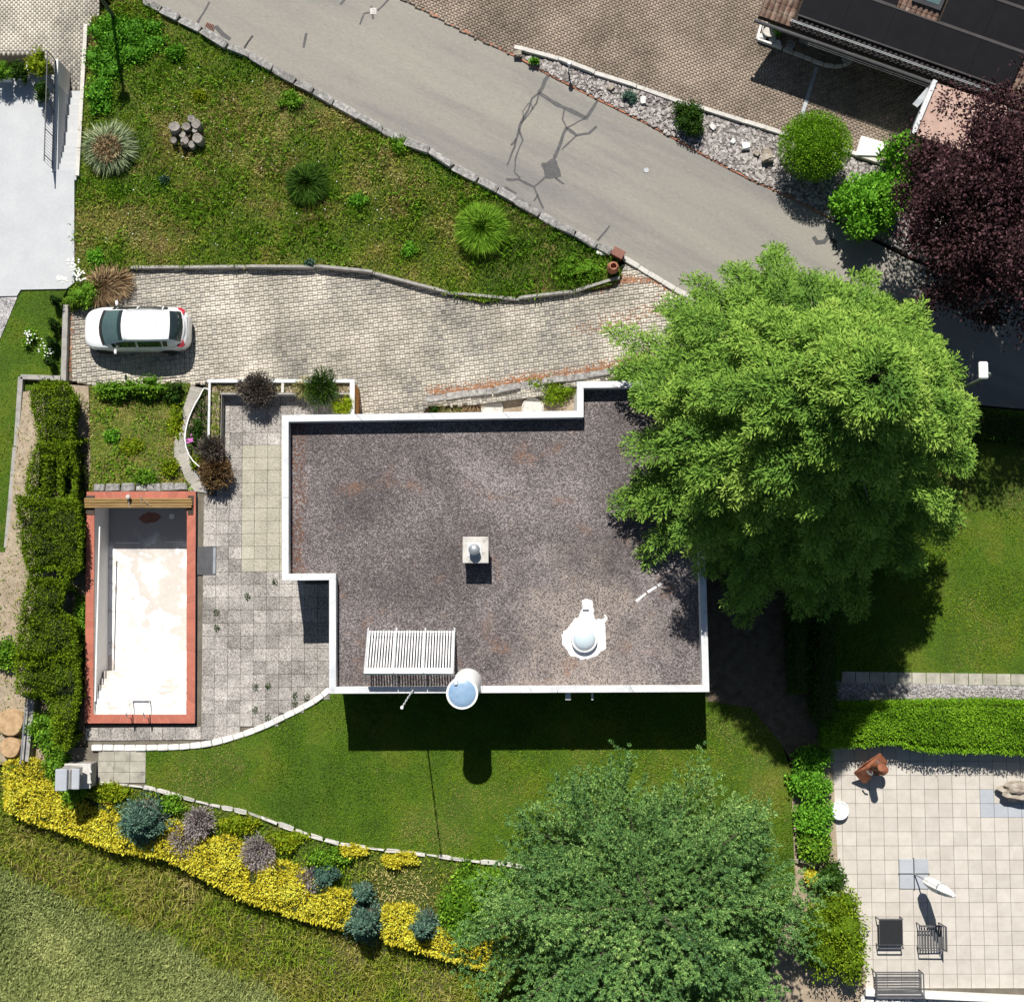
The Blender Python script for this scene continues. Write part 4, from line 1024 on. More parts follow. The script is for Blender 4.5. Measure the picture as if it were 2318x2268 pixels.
wallbox(477.5, 889.3, 497.5, 1041, T - .16, -.4, 'planting_soil', 'sandy', pl, PO, 0)
wallbox(477.5, 1041, 502, 1046, T - .05, -.3, 'end_wall', 'grey_concrete', pl, PO)

# ------------------------------------------------------------------ curved stair with hand rail
Z2 = lambda *p: zz(380, 840, 4.23, p)
edges = [((215, 140), (345, 165)), ((200, 195), (325, 215)), ((180, 255), (290, 280)), ((160, 320), (255, 345)), ((135, 385), (220, 400)), ((105, 450), (195, 465)), ((80, 515), (178, 520)), ((70, 590), (165, 590)), ((65, 655), (163, 648)), ((55, 725), (170, 705)), ((52, 810), (185, 775)), ((95, 915), (212, 850)), ((150, 1010), (262, 935)), ((205, 1085), (330, 1045)), ((205, 1145), (388, 1172))]
st = empty('garden_stair', G(415, 990, -.6), 'curved stair of pale concrete treads between planter and sloping bed', 'stair')
STO = st.location
rail_pts = []
for i in range(len(edges) - 1):
    z = -1.2 + 1.2 * (i + 1) / (len(edges) - 1)
    q = [G(*Z2(e)[0], z) for e in (edges[i][0], edges[i][1], edges[i + 1][1], edges[i + 1][0])]
    mb = MB(STO); mb.prism([v.xy for v in q], z - .35, z); mb.build('tread', 'step_concrete', st, bevel=.012)
rail_px = [(345, 165), (325, 200), (300, 250), (262, 310), (225, 390), (195, 465), (178, 530), (167, 590), (163, 650), (172, 725), (200, 800), (240, 860), (300, 915)]
zr = [-1.15 + 1.1 * i / (len(rail_px) - 1) + .75 for i in range(len(rail_px))]
mb = MB(STO); pts = [G(*Z2(p)[0], z) for p, z in zip(rail_px, zr)]; mb.tube(pts, .022, 6); mb.build('hand_rail', 'white_paint', st)
for i in (0, 3, 6, 9, 12):
    mb = MB(STO); mb.tube([pts[i], pts[i] - Vector((0, 0, .9))], .018, 6); mb.build('rail_post', 'white_paint', st)
mb = MB(STO); q = [G(*Z2(p)[0], .55) for p in ((300, 915), (340, 1000), (385, 1095))]; mb.tube(q, .016, 6); mb.build('lower_rail', 'dark_metal', st)
mb = MB(STO); mb.tube([q[-1], q[-1] - Vector((0, 0, .6))], .016, 6); mb.build('rail_post', 'dark_metal', st)
q0, q1 = G(*Z2((320, 172))[0], .2), G(*Z2((380, 172))[0], .4); mb = MB(STO); mb.tube([pts[0], q1], .03, 6); mb.build('wall_bracket', 'white_paint', st)

# ------------------------------------------------------------------ swimming pool, drained
RZ = .22
po = empty('swimming_pool', G(318, 1375, 0), 'drained swimming pool with terracotta-red tiled rim', 'pool')
POO = po.location
cor = {'nw': G(196, 1113, RZ), 'ne': G(443, 1112, RZ), 'se': G(441, 1637, RZ), 'sw': G(191, 1637, RZ)}
inn = {'nw': G(214, 1140, RZ), 'ne': G(423, 1140, RZ), 'se': G(421.5, 1617, RZ), 'sw': G(211, 1617, RZ)}
FLOOR = -1.55
pool_floor_material(G(320, 1235, FLOOR).y)
def ring_part(a, b, c, d, z0, z1, name, m):
    mb = MB(POO); mb.prism([a.xy, b.xy, c.xy, d.xy], z0, z1); return mb.build(name, m, po)
def grow(p, q, t): return p.lerp(q, t)
for s1, s2 in (('nw', 'ne'), ('ne', 'se'), ('se', 'sw'), ('sw', 'nw')):
    a, b, c, d = cor[s1], cor[s2], inn[s2], inn[s1]
    k = .12
    ring_part(grow(a, d, k), grow(b, c, k), grow(c, b, .0), grow(d, a, .0), FLOOR - .2, RZ - .03, 'pool_wall', 'pool_wall')
    ln = ((b - a).length + (c - d).length) / 2; m = max(1, round(ln / .315))
    for i in range(m):
        t0, t1 = (i + .012) / m, (i + .988) / m
        q = [grow(a, b, t0), grow(a, b, t1), grow(d, c, t1), grow(d, c, t0)]
        mb = MB(POO); mb.prism([v.xy for v in q], RZ - .028, RZ + random.uniform(-.002, .002)); mb.build('rim_tile', 'red_tile', po, bevel=.004)
    mb = MB(POO); mb.prism([grow(a, d, .03).xy, grow(b, c, .03).xy, grow(c, b, .03).xy, grow(d, a, .03).xy], RZ - .029, RZ - .008); mb.build('rim_bed', 'grout', po)
ring_part(inn['nw'], inn['ne'], inn['se'], inn['sw'], FLOOR - .25, FLOOR, 'pool_floor', 'pool_floor')
iw, ie = inn['sw'].x + .003, inn['se'].x - .003
for y, z in ((1519, -.8), (1536, -.58), (1550, -.36), (1564, -.16), (1582, -.02)):
    yy = G(320, y, z).y; mb = MB(POO); mb.box((iw, inn['se'].y + .002, FLOOR), (ie, yy, z)); mb.build('pool_step', 'pool_floor', po, bevel=.01)
    iw += .0; ie -= .0
# water line trim on the west wall
mb = MB(POO); a, b = inn['nw'], inn['sw']; mb.box((max(a.x, b.x) + .006, b.y + .5, RZ - .16), (max(a.x, b.x) + .05, a.y - .9, RZ - .07)); mb.build('edge_profile', 'white_paint', po)
# lane marks and drain debris on the floor
for x0, x1, y in ((262, 316, 1229), (375, 421, 1227)):
    a, b = G(x0, y, FLOOR), G(x1, y - 1, FLOOR); mb = MB(POO); mb.box((a.x, a.y - .02, FLOOR), (b.x, a.y + .02, FLOOR + .012)); mb.build('joint_strip', 'pool_wall', po)
mb = MB(POO); ang = np.linspace(0, 2 * math.pi, 22, endpoint=False); c = G(341, 1172, FLOOR)
mb.prism([(c.x + .42 * math.cos(t) * random.uniform(.75, 1.2), c.y + .24 * math.sin(t) * random.uniform(.75, 1.2)) for t in ang], FLOOR - .01, FLOOR + .01); mb.build('leaf_litter', 'terracotta_dark', po)
p = G(389, 1169, FLOOR); mb = MB(POO); mb.box((p.x - .1, p.y - .1, FLOOR), (p.x + .1, p.y + .1, FLOOR + .03)); mb.build('floor_drain', 'white_metal', po, bevel=.01)
# ladder
ld = empty('pool_ladder', G(313, 1620, RZ), 'chrome ladder at the stepped end of the drained pool', 'ladder')
for x in (297, 336):
    a = G(x, 1626, RZ); f = 1 if x < 310 else -1
    mb = MB(ld.location); mb.tube([(a.x, a.y, RZ), (a.x, a.y + .1, RZ + .55), (a.x, a.y + .3, RZ + .72), (a.x, a.y + .5, RZ + .6), (a.x, a.y + .62, RZ - .1), (a.x, a.y + .75, -.35)], .022, 8); mb.build('rail', 'steel', ld, smooth=True)
for z, dy in ((-.05, .62), (-.3, .72)):
    a, b = G(297, 1626, RZ), G(336, 1626, RZ); mb = MB(ld.location); mb.box((a.x, a.y + dy - .04, z), (b.x, a.y + dy + .04, z + .03)); mb.build('tread', 'steel', ld)
# planks over the north end
for k in range(4):
    yy = 1127.5 + k * 5.8; a, b = G(190 + k * .3, yy, RZ + .14), G(436 - abs(k - 1.5) * 2, yy + 4.6, RZ + .14)
    mb = MB(((a.x + b.x) / 2, a.y, RZ)); mb.box((a.x, b.y, RZ + .03), (b.x, a.y, RZ + .12 + .02 * (k % 2)))
    o = mb.build('timber_plank', 'timber', bevel=.008)
    tag(o, ['brown timber plank across the pool, farthest onto the tiled rim', 'brown timber plank across the pool, second from the tiled rim', 'brown timber plank across the pool, third from the tiled rim', 'brown timber plank across the pool, next to the open basin'][k], 'plank', 'planks laid across the pool')
for x0, x1 in ((193, 216), (424, 440)):
    a, b = G(x0, 1165, RZ), G(x1, 1122, RZ); mb = MB(((a.x + b.x) / 2, (a.y + b.y) / 2, RZ)); mb.box((a.x + .02, a.y, RZ + .004), (b.x - .02, b.y, RZ + .028)); o = mb.build('bearer_board', 'timber_dark')
    tag(o, 'dark bearer board under the planks, hedge side' if x0 < 300 else 'dark bearer board under the planks, terrace side', 'board')
mb = MB(G(290, 1127, RZ)); q = G(290, 1125, RZ + .3); mb.lathe([(0, -.1), (.08, -.06), (.1, 0), (.08, .06), (0, .1)], q, 14); mb.tube([q, G(292, 1140, RZ + .2), G(294, 1149, RZ + .17)], .012, 5)
tag(mb.build('float_buoy', 'pale_concrete', smooth=True), 'small cream float on a cord lying over the pool planks', 'float')
mb = MB(G(322, 1130, RZ)); mb.tube([G(318, 1122, RZ + .17), G(320, 1140, RZ + .18), G(322, 1148, RZ + .16)], .014, 5); mb.tube([G(318, 1122, RZ + .17), G(328, 1135, RZ + .18), G(341, 1145, RZ + .17)], .014, 5)
tag(mb.build('rope', 'straw' if False else 'sandy'), 'thin tan rope tied round the pool planks', 'rope')
# stone row north of the pool
root = empty('stone_row', G(320, 1104, .05), 'grey stone row along the north rim of the pool', 'stone row')
stone_row(root, local(root, [G(212, 1104, .1), G(425, 1102, .1)]), .5, .3, .4, 'rubble', amp=.04, sink=.35, wj=.08)
# metal grate beside pool
gg = empty('floor_grate', G(467, 1268, 0), 'dark metal floor grate between pool and terrace slabs', 'grate')
wallbox(446, 1237, 490, 1301, .018, -.03, 'frame', 'dark_metal', gg, gg.location, 0)
for i in range(13):
    x = 448.5 + i * 2.35
    wallbox(x, 1239.5, x + 1.3, 1298.5, .04, .005, 'bar', 'zinc', gg, gg.location, 0)
wallbox(479, 1238.5, 480.6, 1299.5, .045, .005, 'bar', 'steel', gg, gg.location, 0)
wallbox(481.5, 1239.5, 488.5, 1298.5, .036, .005, 'cover_plate', 'zinc', gg, gg.location, 0)
# white edging stones along the terrace curve
root = empty('curved_edging', G(560, 1660, 0), 'white edging stones curving between slab terrace and lawn', 'edging')
P = [G(x, y, .03) for x, y in [(207, 1692), (300, 1693), (400, 1691), (435, 1688), (470, 1684), (515, 1673), (560, 1659), (600, 1643), (640, 1624), (672, 1608), (700, 1594), (725, 1578), (746, 1560)]]
stone_row(root, local(root, P), [.425], .22, .16, 'edging_white', 'edging_stone', amp=.015, sink=.13, wj=.05, gap=.016)
# rough edging along the south lawn
root = empty('lawn_edging', G(700, 1895, 0), 'rough pale stone edging along the south side of the back lawn', 'edging')
P = [G(x, y, 0.02) for x, y in [(225, 1772), (300, 1778)] + EDGE_S]
stone_row(root, local(root, P), .6, .13, .2, 'pale_concrete', 'edging_stone', amp=.13, sink=.17, wj=.5, gap=.06)
# stone wall with the small bed by the house
root = empty('boulder_wall', on(1100, 905, z_drive), 'low wall of long grey stones between driveway and house', 'stone wall')
P = [on(x, y, z_drive) for x, y in [(962, 905), (1010, 899), (1062, 892), (1130, 885), (1196, 870), (1262, 860), (1310, 855), (1400, 838)]]
stone_row(root, local(root, P), [.85, 1.0, .95, 1.15, .9, 1.0], .28, .5, 'rubble', amp=.05, sink=.38, wj=.1)
z_nb = lambda X, Y=0: z_drive(X) - .3
sheet('house_bed', [(962, 905), (1062, 893), (1196, 872), (1310, 858), (1310, 945), (957, 945)], z_nb, 'sandy', res=.5, hump=.08, skirt=None)
for k, (x, y) in enumerate([(1114, 925), (1206, 925)]):
    p = on(x, y, z_nb); mb = MB(p); mb.lathe([(.45, -.3), (.45, .14), (.4, .16), (.38, .13), (0, .13)], p, 28)
    o = mb.build('shaft_cover', 'pale_concrete', smooth=True); tag(o, ['round concrete shaft cover beside dry grass clumps', 'round concrete shaft cover nearer the white parapet corner'][k], 'cover')

# ------------------------------------------------------------------ neighbour house with the dark panelled roof
EZ = 2.1
nh = empty('neighbour_house', G(2050, 60, 0), 'neighbouring house with black solar panels on a tiled roof', 'house')
NO = nh.location
e0 = G(1717, 37, EZ); e1 = G(2192, 205, EZ)
ue = (e1 - e0); ue.z = 0; ue.normalize(); we = Vector((-ue.y, ue.x, 0))     # along the eave, up the slope
if we.y < 0: we = -we
SL = math.tan(math.radians(24))
def RP(u, w, h=0): return e0 + ue * u + we * w + Vector((0, 0, w * SL + h))
UL, WL = 12.6, 6.5
def roof_block(u0, u1, w0, w1, h0, h1, name, m, par, bev=0):
    mb = MB(NO); q = [RP(u0, w0, h0), RP(u1, w0, h0), RP(u1, w1, h0), RP(u0, w1, h0), RP(u0, w0, h1), RP(u1, w0, h1), RP(u1, w1, h1), RP(u0, w1, h1)]
    mb.add(q, [(3, 2, 1, 0), (4, 5, 6, 7), (0, 1, 5, 4), (1, 2, 6, 5), (2, 3, 7, 6), (3, 0, 4, 7)]); return mb.build(name, m, par, bevel=bev)
nroof = roof_block(0, UL, 0, WL, -.22, -.02, 'roof', 'timber_dark', nh)
mb = MB(NO); q = [RP(.5, .85), RP(UL - .4, .85), RP(UL - .4, WL), RP(.5, WL)]; mb.prism([p.xy for p in q], -.2, [p.z - .22 for p in q]); mb.build('wall', 'render_white', nh)
# single roof tiles: rounded troughs
tm = MB(); npt = 6
pts = [(-.105 + .21 * i / (npt - 1), .055 * math.sin(math.pi * i / (npt - 1))) for i in range(npt)]
for i in range(npt - 1):
    (xa_, za_), (xb_, zb_) = pts[i], pts[i + 1]
    tm.add([(xa_, 0, za_ + .012), (xb_, 0, zb_ + .012), (xb_, .37, zb_), (xa_, .37, za_)], [(0, 1, 2, 3)])
    tm.add([(xa_, 0, za_ + .012), (xb_, 0, zb_ + .012), (xb_, 0, -.02), (xa_, 0, -.02)], [(0, 1, 2, 3)])
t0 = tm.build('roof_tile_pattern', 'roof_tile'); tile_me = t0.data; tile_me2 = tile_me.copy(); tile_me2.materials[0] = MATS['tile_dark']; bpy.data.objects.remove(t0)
rotm = Matrix((ue, (we + Vector((0, 0, SL))).normalized(), Vector((0, 0, 0)))).transposed()
zax = rotm.col[0].cross(rotm.col[1]); rotm = Matrix((rotm.col[0], rotm.col[1], zax)).transposed()
eul = rotm.to_euler()
ntile = 0
def tile(u, w):
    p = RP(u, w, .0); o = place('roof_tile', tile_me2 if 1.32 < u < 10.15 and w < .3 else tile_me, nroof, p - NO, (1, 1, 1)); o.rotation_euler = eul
CS = math.cos(math.radians(24))
for i in range(58):
    u = .13 + i * .215
    for j in range(17):
        w = .02 + j * .34 * CS
        if u < 1.32 or (u > 10.15) or j == 0 or (4.85 < u < 6.5 and w > 1.55): tile(u, w)
# panels
for (w0, w1, rows) in ((.42, 1.68, ((1.4, 10.05),)), (1.72, 2.98, ((1.4, 4.8), (6.55, 10.05))), (3.02, 4.28, ((1.4, 4.8), (6.55, 10.05))), (4.32, 5.58, ((1.4, 4.8), (6.55, 10.05)))):
    for u0, u1 in rows:
        k = max(1, round((u1 - u0) / 1.72)); s = (u1 - u0) / k
        for i in range(k):
            roof_block(u0 + i * s + .004, u0 + (i + 1) * s - .004, w0 + .03, w1 - .03, .07, .11, 'solar_panel', 'pv_black', nroof)
        roof_block(u0, u1, w1 - .028, w1 + .02, .06, .125, 'panel_rail', 'pv_frame', nroof)
        roof_block(u0, u1, w0 - .02, w0 + .028, .06, .12, 'panel_rail', 'pv_frame', nroof)
# skylight
sw = roof_block(5.28, 6.42, 2.05, 3.7, .02, .14, 'skylight_window', 'dark_metal', nroof, .01)
roof_block(5.42, 6.28, 2.2, 3.55, .141, .15, 'pane', 'skylight_glass', sw)
# gutter, snow guard
mb = MB(NO); mb.tube([RP(-.1, -.16, -.06), RP(UL, -.16, -.06)], .075, 8); mb.build('gutter', 'dark_metal', nh)
for h in (.1, .2):
    mb = MB(NO); mb.tube([RP(1.2, .16, h), RP(UL - 2, .16, h)], .018, 6); mb.build('snow_rail', 'zinc', nh)
for i in range(9):
    mb = MB(NO); mb.tube([RP(1.3 + i * 1.1, .16, 0), RP(1.3 + i * 1.1, .16, .22)], .015, 5); mb.build('snow_bracket', 'zinc', nh)
for w in (-.28, -.34):
    mb = MB(NO); mb.tube([RP(2.2, w, -.02), RP(UL - 2.5, w, -.02)], .012, 5); mb.build('eave_wire', 'dark_metal', nh)
for u in np.arange(2.2, UL - 2.5, 1.7):
    mb = MB(NO); mb.tube([RP(float(u), 0, -.08), RP(float(u), -.36, -.02)], .016, 5); mb.build('wire_bracket', 'dark_metal', nh)
mb = MB(NO); mb.tube([RP(.9, -.1, -.1), RP(.9, .7, -.7), RP(.9, .8, -2.6)], .045, 8); mb.build('downpipe', 'zinc', nh)
# raised bed under the eave
nb = empty('curved_bed', G(1840, 120, .05), 'dark curved bed with pots in the shade under the panelled roof', 'planting bed')
P = [on(x, y, z_ne) for x, y in R4((225, 355), (330, 395), (450, 445), (560, 485), (640, 480), (710, 450), (735, 400), (705, 360))]
stone_row(nb, local(nb, P), .4, .14, .22, 'pale_concrete', 'kerb_stone', amp=.03, sink=.1, wj=.05)
P = [on(x, y, z_ne) for x, y in R4((335, 290), (450, 330), (700, 395))]
stone_row(nb, local(nb, P), .7, .2, .3, 'grey_concrete', 'wall_block', amp=.02, sink=.1, wj=.05)
for k, (x, y) in enumerate(R4((270, 345), (480, 285), (665, 430), (865, 410))):
    p = on(x, y, z_ne); mb = MB(p); mb.lathe([(.12, 0), (.17, .26), (.18, .3), (.15, .3), (.14, .22), (0, .22)], p, 16); o = mb.build('flower_pot', 'zinc', smooth=True)
    tag(o, ['grey flower pot at the west end of the shaded curved bed', 'grey flower pot against the wall block of the curved bed', 'grey flower pot inside the rounded end of the curved bed', 'grey flower pot standing free on the shaded forecourt'][k], 'pot')
wp = empty('white_planter_bed', G(1742, 88, .1), 'white-kerbed corner bed with pale stones beside the panelled house', 'planting bed')
P = [on(x, y, z_ne) for x, y in R4((75, 165), (38, 290), (220, 355))]
stone_row(wp, local(wp, P), 1.0, .1, .25, 'edging_white', 'kerb_stone', amp=.02, sink=.1, wj=.03)
for k, (x, y) in enumerate(R4((75, 270), (150, 290), (190, 325))):
    p = on(x, y, z_ne); o = place('pale_stone', stone_mesh('edging_white', k, .12), wp, Vector((p.x, p.y, p.z + .08)) - wp.location, (.3, .22, .2), k)
p = on(*R4((125, 235))[0], z_ne); mb = MB(p); mb.lathe([(.16, 0), (.3, .2), (.32, .34), (.28, .34), (.26, .22), (0, .2)], p, 20)
tag(mb.build('stone_bowl', 'pale_concrete', smooth=True), 'pale round bowl in the white-kerbed corner bed', 'bowl')
shrub('potted_plant', *R4((185, 215))[0], z_ne, .28, .28, .6, 'leaf_bright', 'bright green potted plant beside the pale round bowl', 'plant', n=300, leaf=(.1, .06), lumps=4)
# flat garage roof
gz = 2.3
gr_ = empty('flat_garage', G(2130, 250, 0), 'flat pinkish garage roof with white edge half under purple tree', 'garage')
q = [G(x, y, gz) for x, y in R4((1310, 580), (1150, 965), (1700, 1150), (1850, 760))]
mb = MB(gr_.location); mb.prism([p.xy for p in inset(q, .18)], -.2, gz - .1); mb.build('wall', 'render_white', gr_)
mb = MB(gr_.location); mb.prism([p.xy for p in inset(q, .05)], gz - .1, gz); mb.build('roof', 'pink_felt', gr_)
a, b = q[0], q[1]; d = (b - a).normalized(); nn = Vector((-d.y, d.x, 0)) * .09
mb = MB(gr_.location); mb.prism([(a + nn).xy, (b + nn).xy, (b - nn).xy, (a - nn).xy], gz - .15, gz + .12); mb.build('roof_edge', 'white_metal', gr_, bevel=.02)
q2 = [G(x, y, gz - .4) for x, y in R4((1285, 590), (1150, 745), (1185, 768), (1290, 660))]
mb = MB(G(2080, 220, gz)); mb.prism([p.xy for p in q2], gz - .44, gz - .38); o = mb.build('glass_awning', 'zinc'); tag(o, 'grey slanted awning beside the white garage roof edge', 'awning')
mb = MB(on(1970, 335, z_ne)); mb.prism([on(x, y, z_ne).xy for x, y in R4((775, 985), (960, 1040), (890, 1130), (735, 1125))], -.1, .3)
tag(mb.build('white_slab', 'white_paint', bevel=.02), 'white flat slab between round bush and leafy green shrub', 'slab')
fl = MB(on(1820, 245, z_ne)); a, b = [on(x, y, z_ne) for x, y in R4((470, 480), (360, 830))]; d = (b - a).normalized(); nn = Vector((-d.y, d.x, 0)) * .07
fl.prism([(a + nn).xy, (b + nn).xy, (b - nn).xy, (a - nn).xy], .0, .06)
tag(fl.build('drain_channel', 'zinc'), 'narrow grey drain channel across the brown forecourt', 'drain')

# ------------------------------------------------------------------ parked car
def loft(stations, sec):
    rings = [sec(s) for s in stations]; n = len(rings[0]); V = [p for r in rings for p in r]; Fc = []
    for i in range(len(rings) - 1):
        for j in range(n - 1): Fc.append((i * n + j, i * n + j + 1, (i + 1) * n + j + 1, (i + 1) * n + j))
    Fc.append(tuple(range(n - 1, -1, -1))); Fc.append(tuple((len(rings) - 1) * n + j for j in range(n)))
    return V, Fc
def car():
    L = 4.27
    p = G(311, 745, -1.3 + .8); cx = (G(193, 745, -.8).x + G(430, 745, -.6).x) / 2
    cy = G(311, 801, -1.3).y + .86
    root = empty('parked_car', (cx, cy, float(z_drive(cx)) + .022), 'white compact hatchback car parked on the beige paved driveway', 'car')
    W = lambda s: np.interp(s, [0, .04, .14, .35, .7, 1.2, 3.3, 3.75, 4.05, 4.2, 4.27], [.34, .5, .66, .79, .865, .885, .885, .855, .77, .64, .46])
    Bz = lambda s: np.interp(s, [0, .05, .2, .5, .93, 1.6, 3.0, 3.9, 4.1, 4.2, 4.27], [.55, .66, .79, .9, .99, 1.0, 1.03, 1.06, 1.0, .9, .7])
    def sec(s):
        w, b = float(W(s)), float(Bz(s)); lo = .24 if .3 < s < 4.0 else .3
        half = [(w * .9, lo), (w * .985, .34), (w, .55), (w * .99, .72 * b + .05), (w * .955, b - .07), (w * .88, b), (w * .55, b + .035), (0, b + .05)]
        pts = [(-y, z) for y, z in half] + [(y, z) for y, z in half[::-1][1:]]
        return [(s - L / 2, y, z) for y, z in pts]
    mb = MB(); V, Fc = loft([0, .04, .1, .2, .35, .5, .7, .93, 1.2, 1.6, 2.1, 2.6, 3.1, 3.5, 3.75, 3.9, 4.05, 4.15, 4.22, 4.27], sec); mb.add(V, Fc)
    body = mb.build('body', 'car_paint', root, smooth=True)
    # cabin: belt width and roof width along the length
    Zc = lambda s: np.interp(s, [.9, 1.3, 1.6, 1.9, 2.3, 2.9, 3.4, 3.7, 3.85, 3.98], [.98, 1.22, 1.38, 1.5, 1.555, 1.56, 1.53, 1.46, 1.3, 1.05])
    Wr = lambda s: np.interp(s, [.9, 1.3, 1.9, 2.6, 3.4, 3.75, 3.98], [.7, .64, .585, .6, .575, .56, .62])
    Wb = lambda s: np.interp(s, [.9, 1.3, 2.0, 3.3, 3.75, 3.98], [.74, .82, .83, .82, .76, .68])
    def csec(s, off=0.0):
        zt, wr, wb = float(Zc(s)) + off, float(Wr(s)) + off, float(Wb(s)) + off; b = float(Bz(s)) - .02
        zt = max(zt, b + .02)
        half = [(wb, b), (wb * .985, b + (zt - b) * .25), (wr + (wb - wr) * .28, b + (zt - b) * .72), (wr, zt - .03 * min(1, (zt - b) * 4)), (wr * .8, zt + .005), (wr * .4, zt + .02), (0, zt + .025)]
        pts = [(-y, z) for y, z in half] + [(y, z) for y, z in half[::-1][1:]]
        bow = float(np.interp(s, [.9, 1.8, 2.3, 3.2, 3.6, 3.98], [-.22, -.15, 0, 0, .09, .19]))      # glass bows outwards in the middle
        return [(s - L / 2 + bow * (1 - (y / .8) ** 2), y, z) for y, z in pts]
    stn = [.9, 1.1, 1.3, 1.5, 1.7, 1.9, 2.1, 2.4, 2.7, 3.0, 3.3, 3.5, 3.65, 3.75, 3.85, 3.98]
    mb = MB(); V, Fc = loft(stn, csec); mb.add(V, Fc); mb.build('cabin', 'car_paint', root, smooth=True)
    def panel(name, s0, s1, ja, jb, m, k=6, par=root, off=.012, curve=0.0):
        """a glazed patch of the cabin skin between stations and ring indices"""
        rows = []
        for i in range(k + 1):
            s = s0 + (s1 - s0) * i / k; rows.append(csec(s, off)[ja:jb + 1])
        nn = len(rows[0]); Vv = [q for r in rows for q in r]; Ff = [(i * nn + j, i * nn + j + 1, (i + 1) * nn + j + 1, (i + 1) * nn + j) for i in range(k) for j in range(nn - 1)]
        m_ = MB(); m_.add(Vv, Ff); return m_.build(name, m, par, smooth=True)
    ws = panel('windscreen', 1.05, 1.86, 3, 9, 'car_glass_tint')
    panel('screen_band', .93, 1.07, 3, 9, 'black_plastic', 2, ws, .016)
    panel('sun_strip', 1.72, 1.87, 3, 9, 'car_glass', 2, ws, .016)
    panel('rear_window', 3.6, 3.94, 3, 9, 'car_glass', 6)
    for ja, jb in ((1, 2), (10, 11)):
        panel('side_window', 1.5, 2.28, ja, jb, 'car_glass', 4); panel('side_window', 2.36, 3.3, ja, jb, 'car_glass', 4)
        panel('quarter_window', 3.36, 3.52, ja, jb, 'car_glass', 2); panel('quarter_window', 1.3, 1.46, ja, jb, 'car_glass', 2)
    for sgn in (-1, 1):
        mb = MB(); mb.tube([(1.95 - L / 2, sgn * .6, 1.53), (2.1 - L / 2, sgn * .615, 1.57), (2.9 - L / 2, sgn * .615, 1.585), (3.45 - L / 2, sgn * .59, 1.54)], .016, 6); mb.build('roof_rail', 'zinc', root, smooth=True)
        mb = MB(); mb.lathe([(0, -.1), (.06, -.08), (.085, 0), (.06, .08), (0, .1)], (0, 0, 0), 12); o = mb.build('mirror', 'car_paint', root, smooth=True); o.location = (1.42 - L / 2, sgn * .99, 1.06); o.rotation_euler = (math.radians(90), 0, 0); o.scale = (.75, .8, 1.1)
        mb = MB(); mb.box((-.05, -.02, -.03), (.05, .16, .02)); o2 = mb.build('mirror_arm', 'black_plastic', o); o2.location = (0, -.02, -.1 * sgn); o2.scale = (.8, .3, 1)
        # lamps follow the body corner
        mb = MB(); a = [(.12, .5, .74), (.2, .64, .74), (.46, .78, .82), (.47, .7, .885), (.28, .54, .83)]
        mb.add([(s - L / 2, sgn * y, z + .012) for s, y, z in a] + [(s - L / 2, sgn * y, z - .06) for s, y, z in a], [(0, 1, 2, 3, 4), (9, 8, 7, 6, 5)] + [(i, 5 + i, 5 + (i + 1) % 5, (i + 1) % 5) for i in range(5)]); mb.build('headlight', 'lamp_glass', root)
        mb = MB(); a = [(3.88, .6, 1.05), (3.9, .77, 1.0), (4.03, .765, .92), (4.15, .66, .88), (4.12, .5, .99)]
        mb.add([(s - L / 2, sgn * (y + .03), z + .07) for s, y, z in a] + [(s - L / 2, sgn * y, z - .12) for s, y, z in a], [(0, 1, 2, 3, 4), (9, 8, 7, 6, 5)] + [(i, 5 + i, 5 + (i + 1) % 5, (i + 1) % 5) for i in range(5)]); mb.build('tail_light', 'tail_red', root)
        for s in (.78, 3.42):
            wn_ = MB(); wn_.lathe([(.2, -.1), (.3, -.1), (.33, -.06), (.33, .06), (.3, .1), (.2, .1)], (0, 0, 0), 24); o = wn_.build('wheel', 'rubber', root, smooth=True)
            o.location = (s - L / 2, sgn * .79, .33); o.rotation_euler = (math.radians(90), 0, 0)
            wn_ = MB(); wn_.lathe([(0, -.085), (.06, -.1), (.19, -.085), (.21, -.06), (.21, .06), (.19, .085), (.06, .1), (0, .085)], (0, 0, 0), 20); wn_.build('rim', 'steel', o, smooth=True)
            ar = MB(); ar.tube([(s - L / 2 + .37 * math.cos(t), sgn * .872, .33 + .37 * math.sin(t)) for t in np.linspace(0, math.pi, 9)], .03, 5); ar.build('wheel_arch', 'black_plastic', root)
        for s in (2.15, 3.1):
            mb = MB(); mb.tube([(s - L / 2, sgn * .885, .86), (s + .17 - L / 2, sgn * .885, .86)], .016, 6); mb.build('door_handle', 'car_paint', root)
    mb = MB(); mb.tube([(3.1 - L / 2, 0, 1.58), (3.24 - L / 2, 0, 1.72)], .008, 5); mb.build('antenna', 'black_plastic', root)
    mb = MB(); mb.lathe([(.05, 0), (.05, .015), (0, .02)], (4.12 - L / 2, .03, 1.045), 14); mb.build('badge', 'steel', root)
    mb = MB(); mb.box((4.17 - L / 2, -.45, .84), (4.225 - L / 2, .45, .9)); mb.build('tailgate_trim', 'zinc', root, bevel=.01)
    mb = MB(); mb.box((-L / 2 - .004, -.35, .42), (-L / 2 + .06, .35, .56)); mb.build('grille', 'black_plastic', root)
    mb = MB(); mb.tube([(3.72 - L / 2, .1, 1.47), (3.9 - L / 2, .3, 1.22)], .012, 5); mb.build('rear_wiper', 'black_plastic', root)
    for y in (-.2, .2):
        mb = MB(); mb.tube([(2.05 - L / 2, y, 1.585), (3.4 - L / 2, y, 1.557)], .006, 4); mb.build('roof_crease', 'car_paint', root)
car()

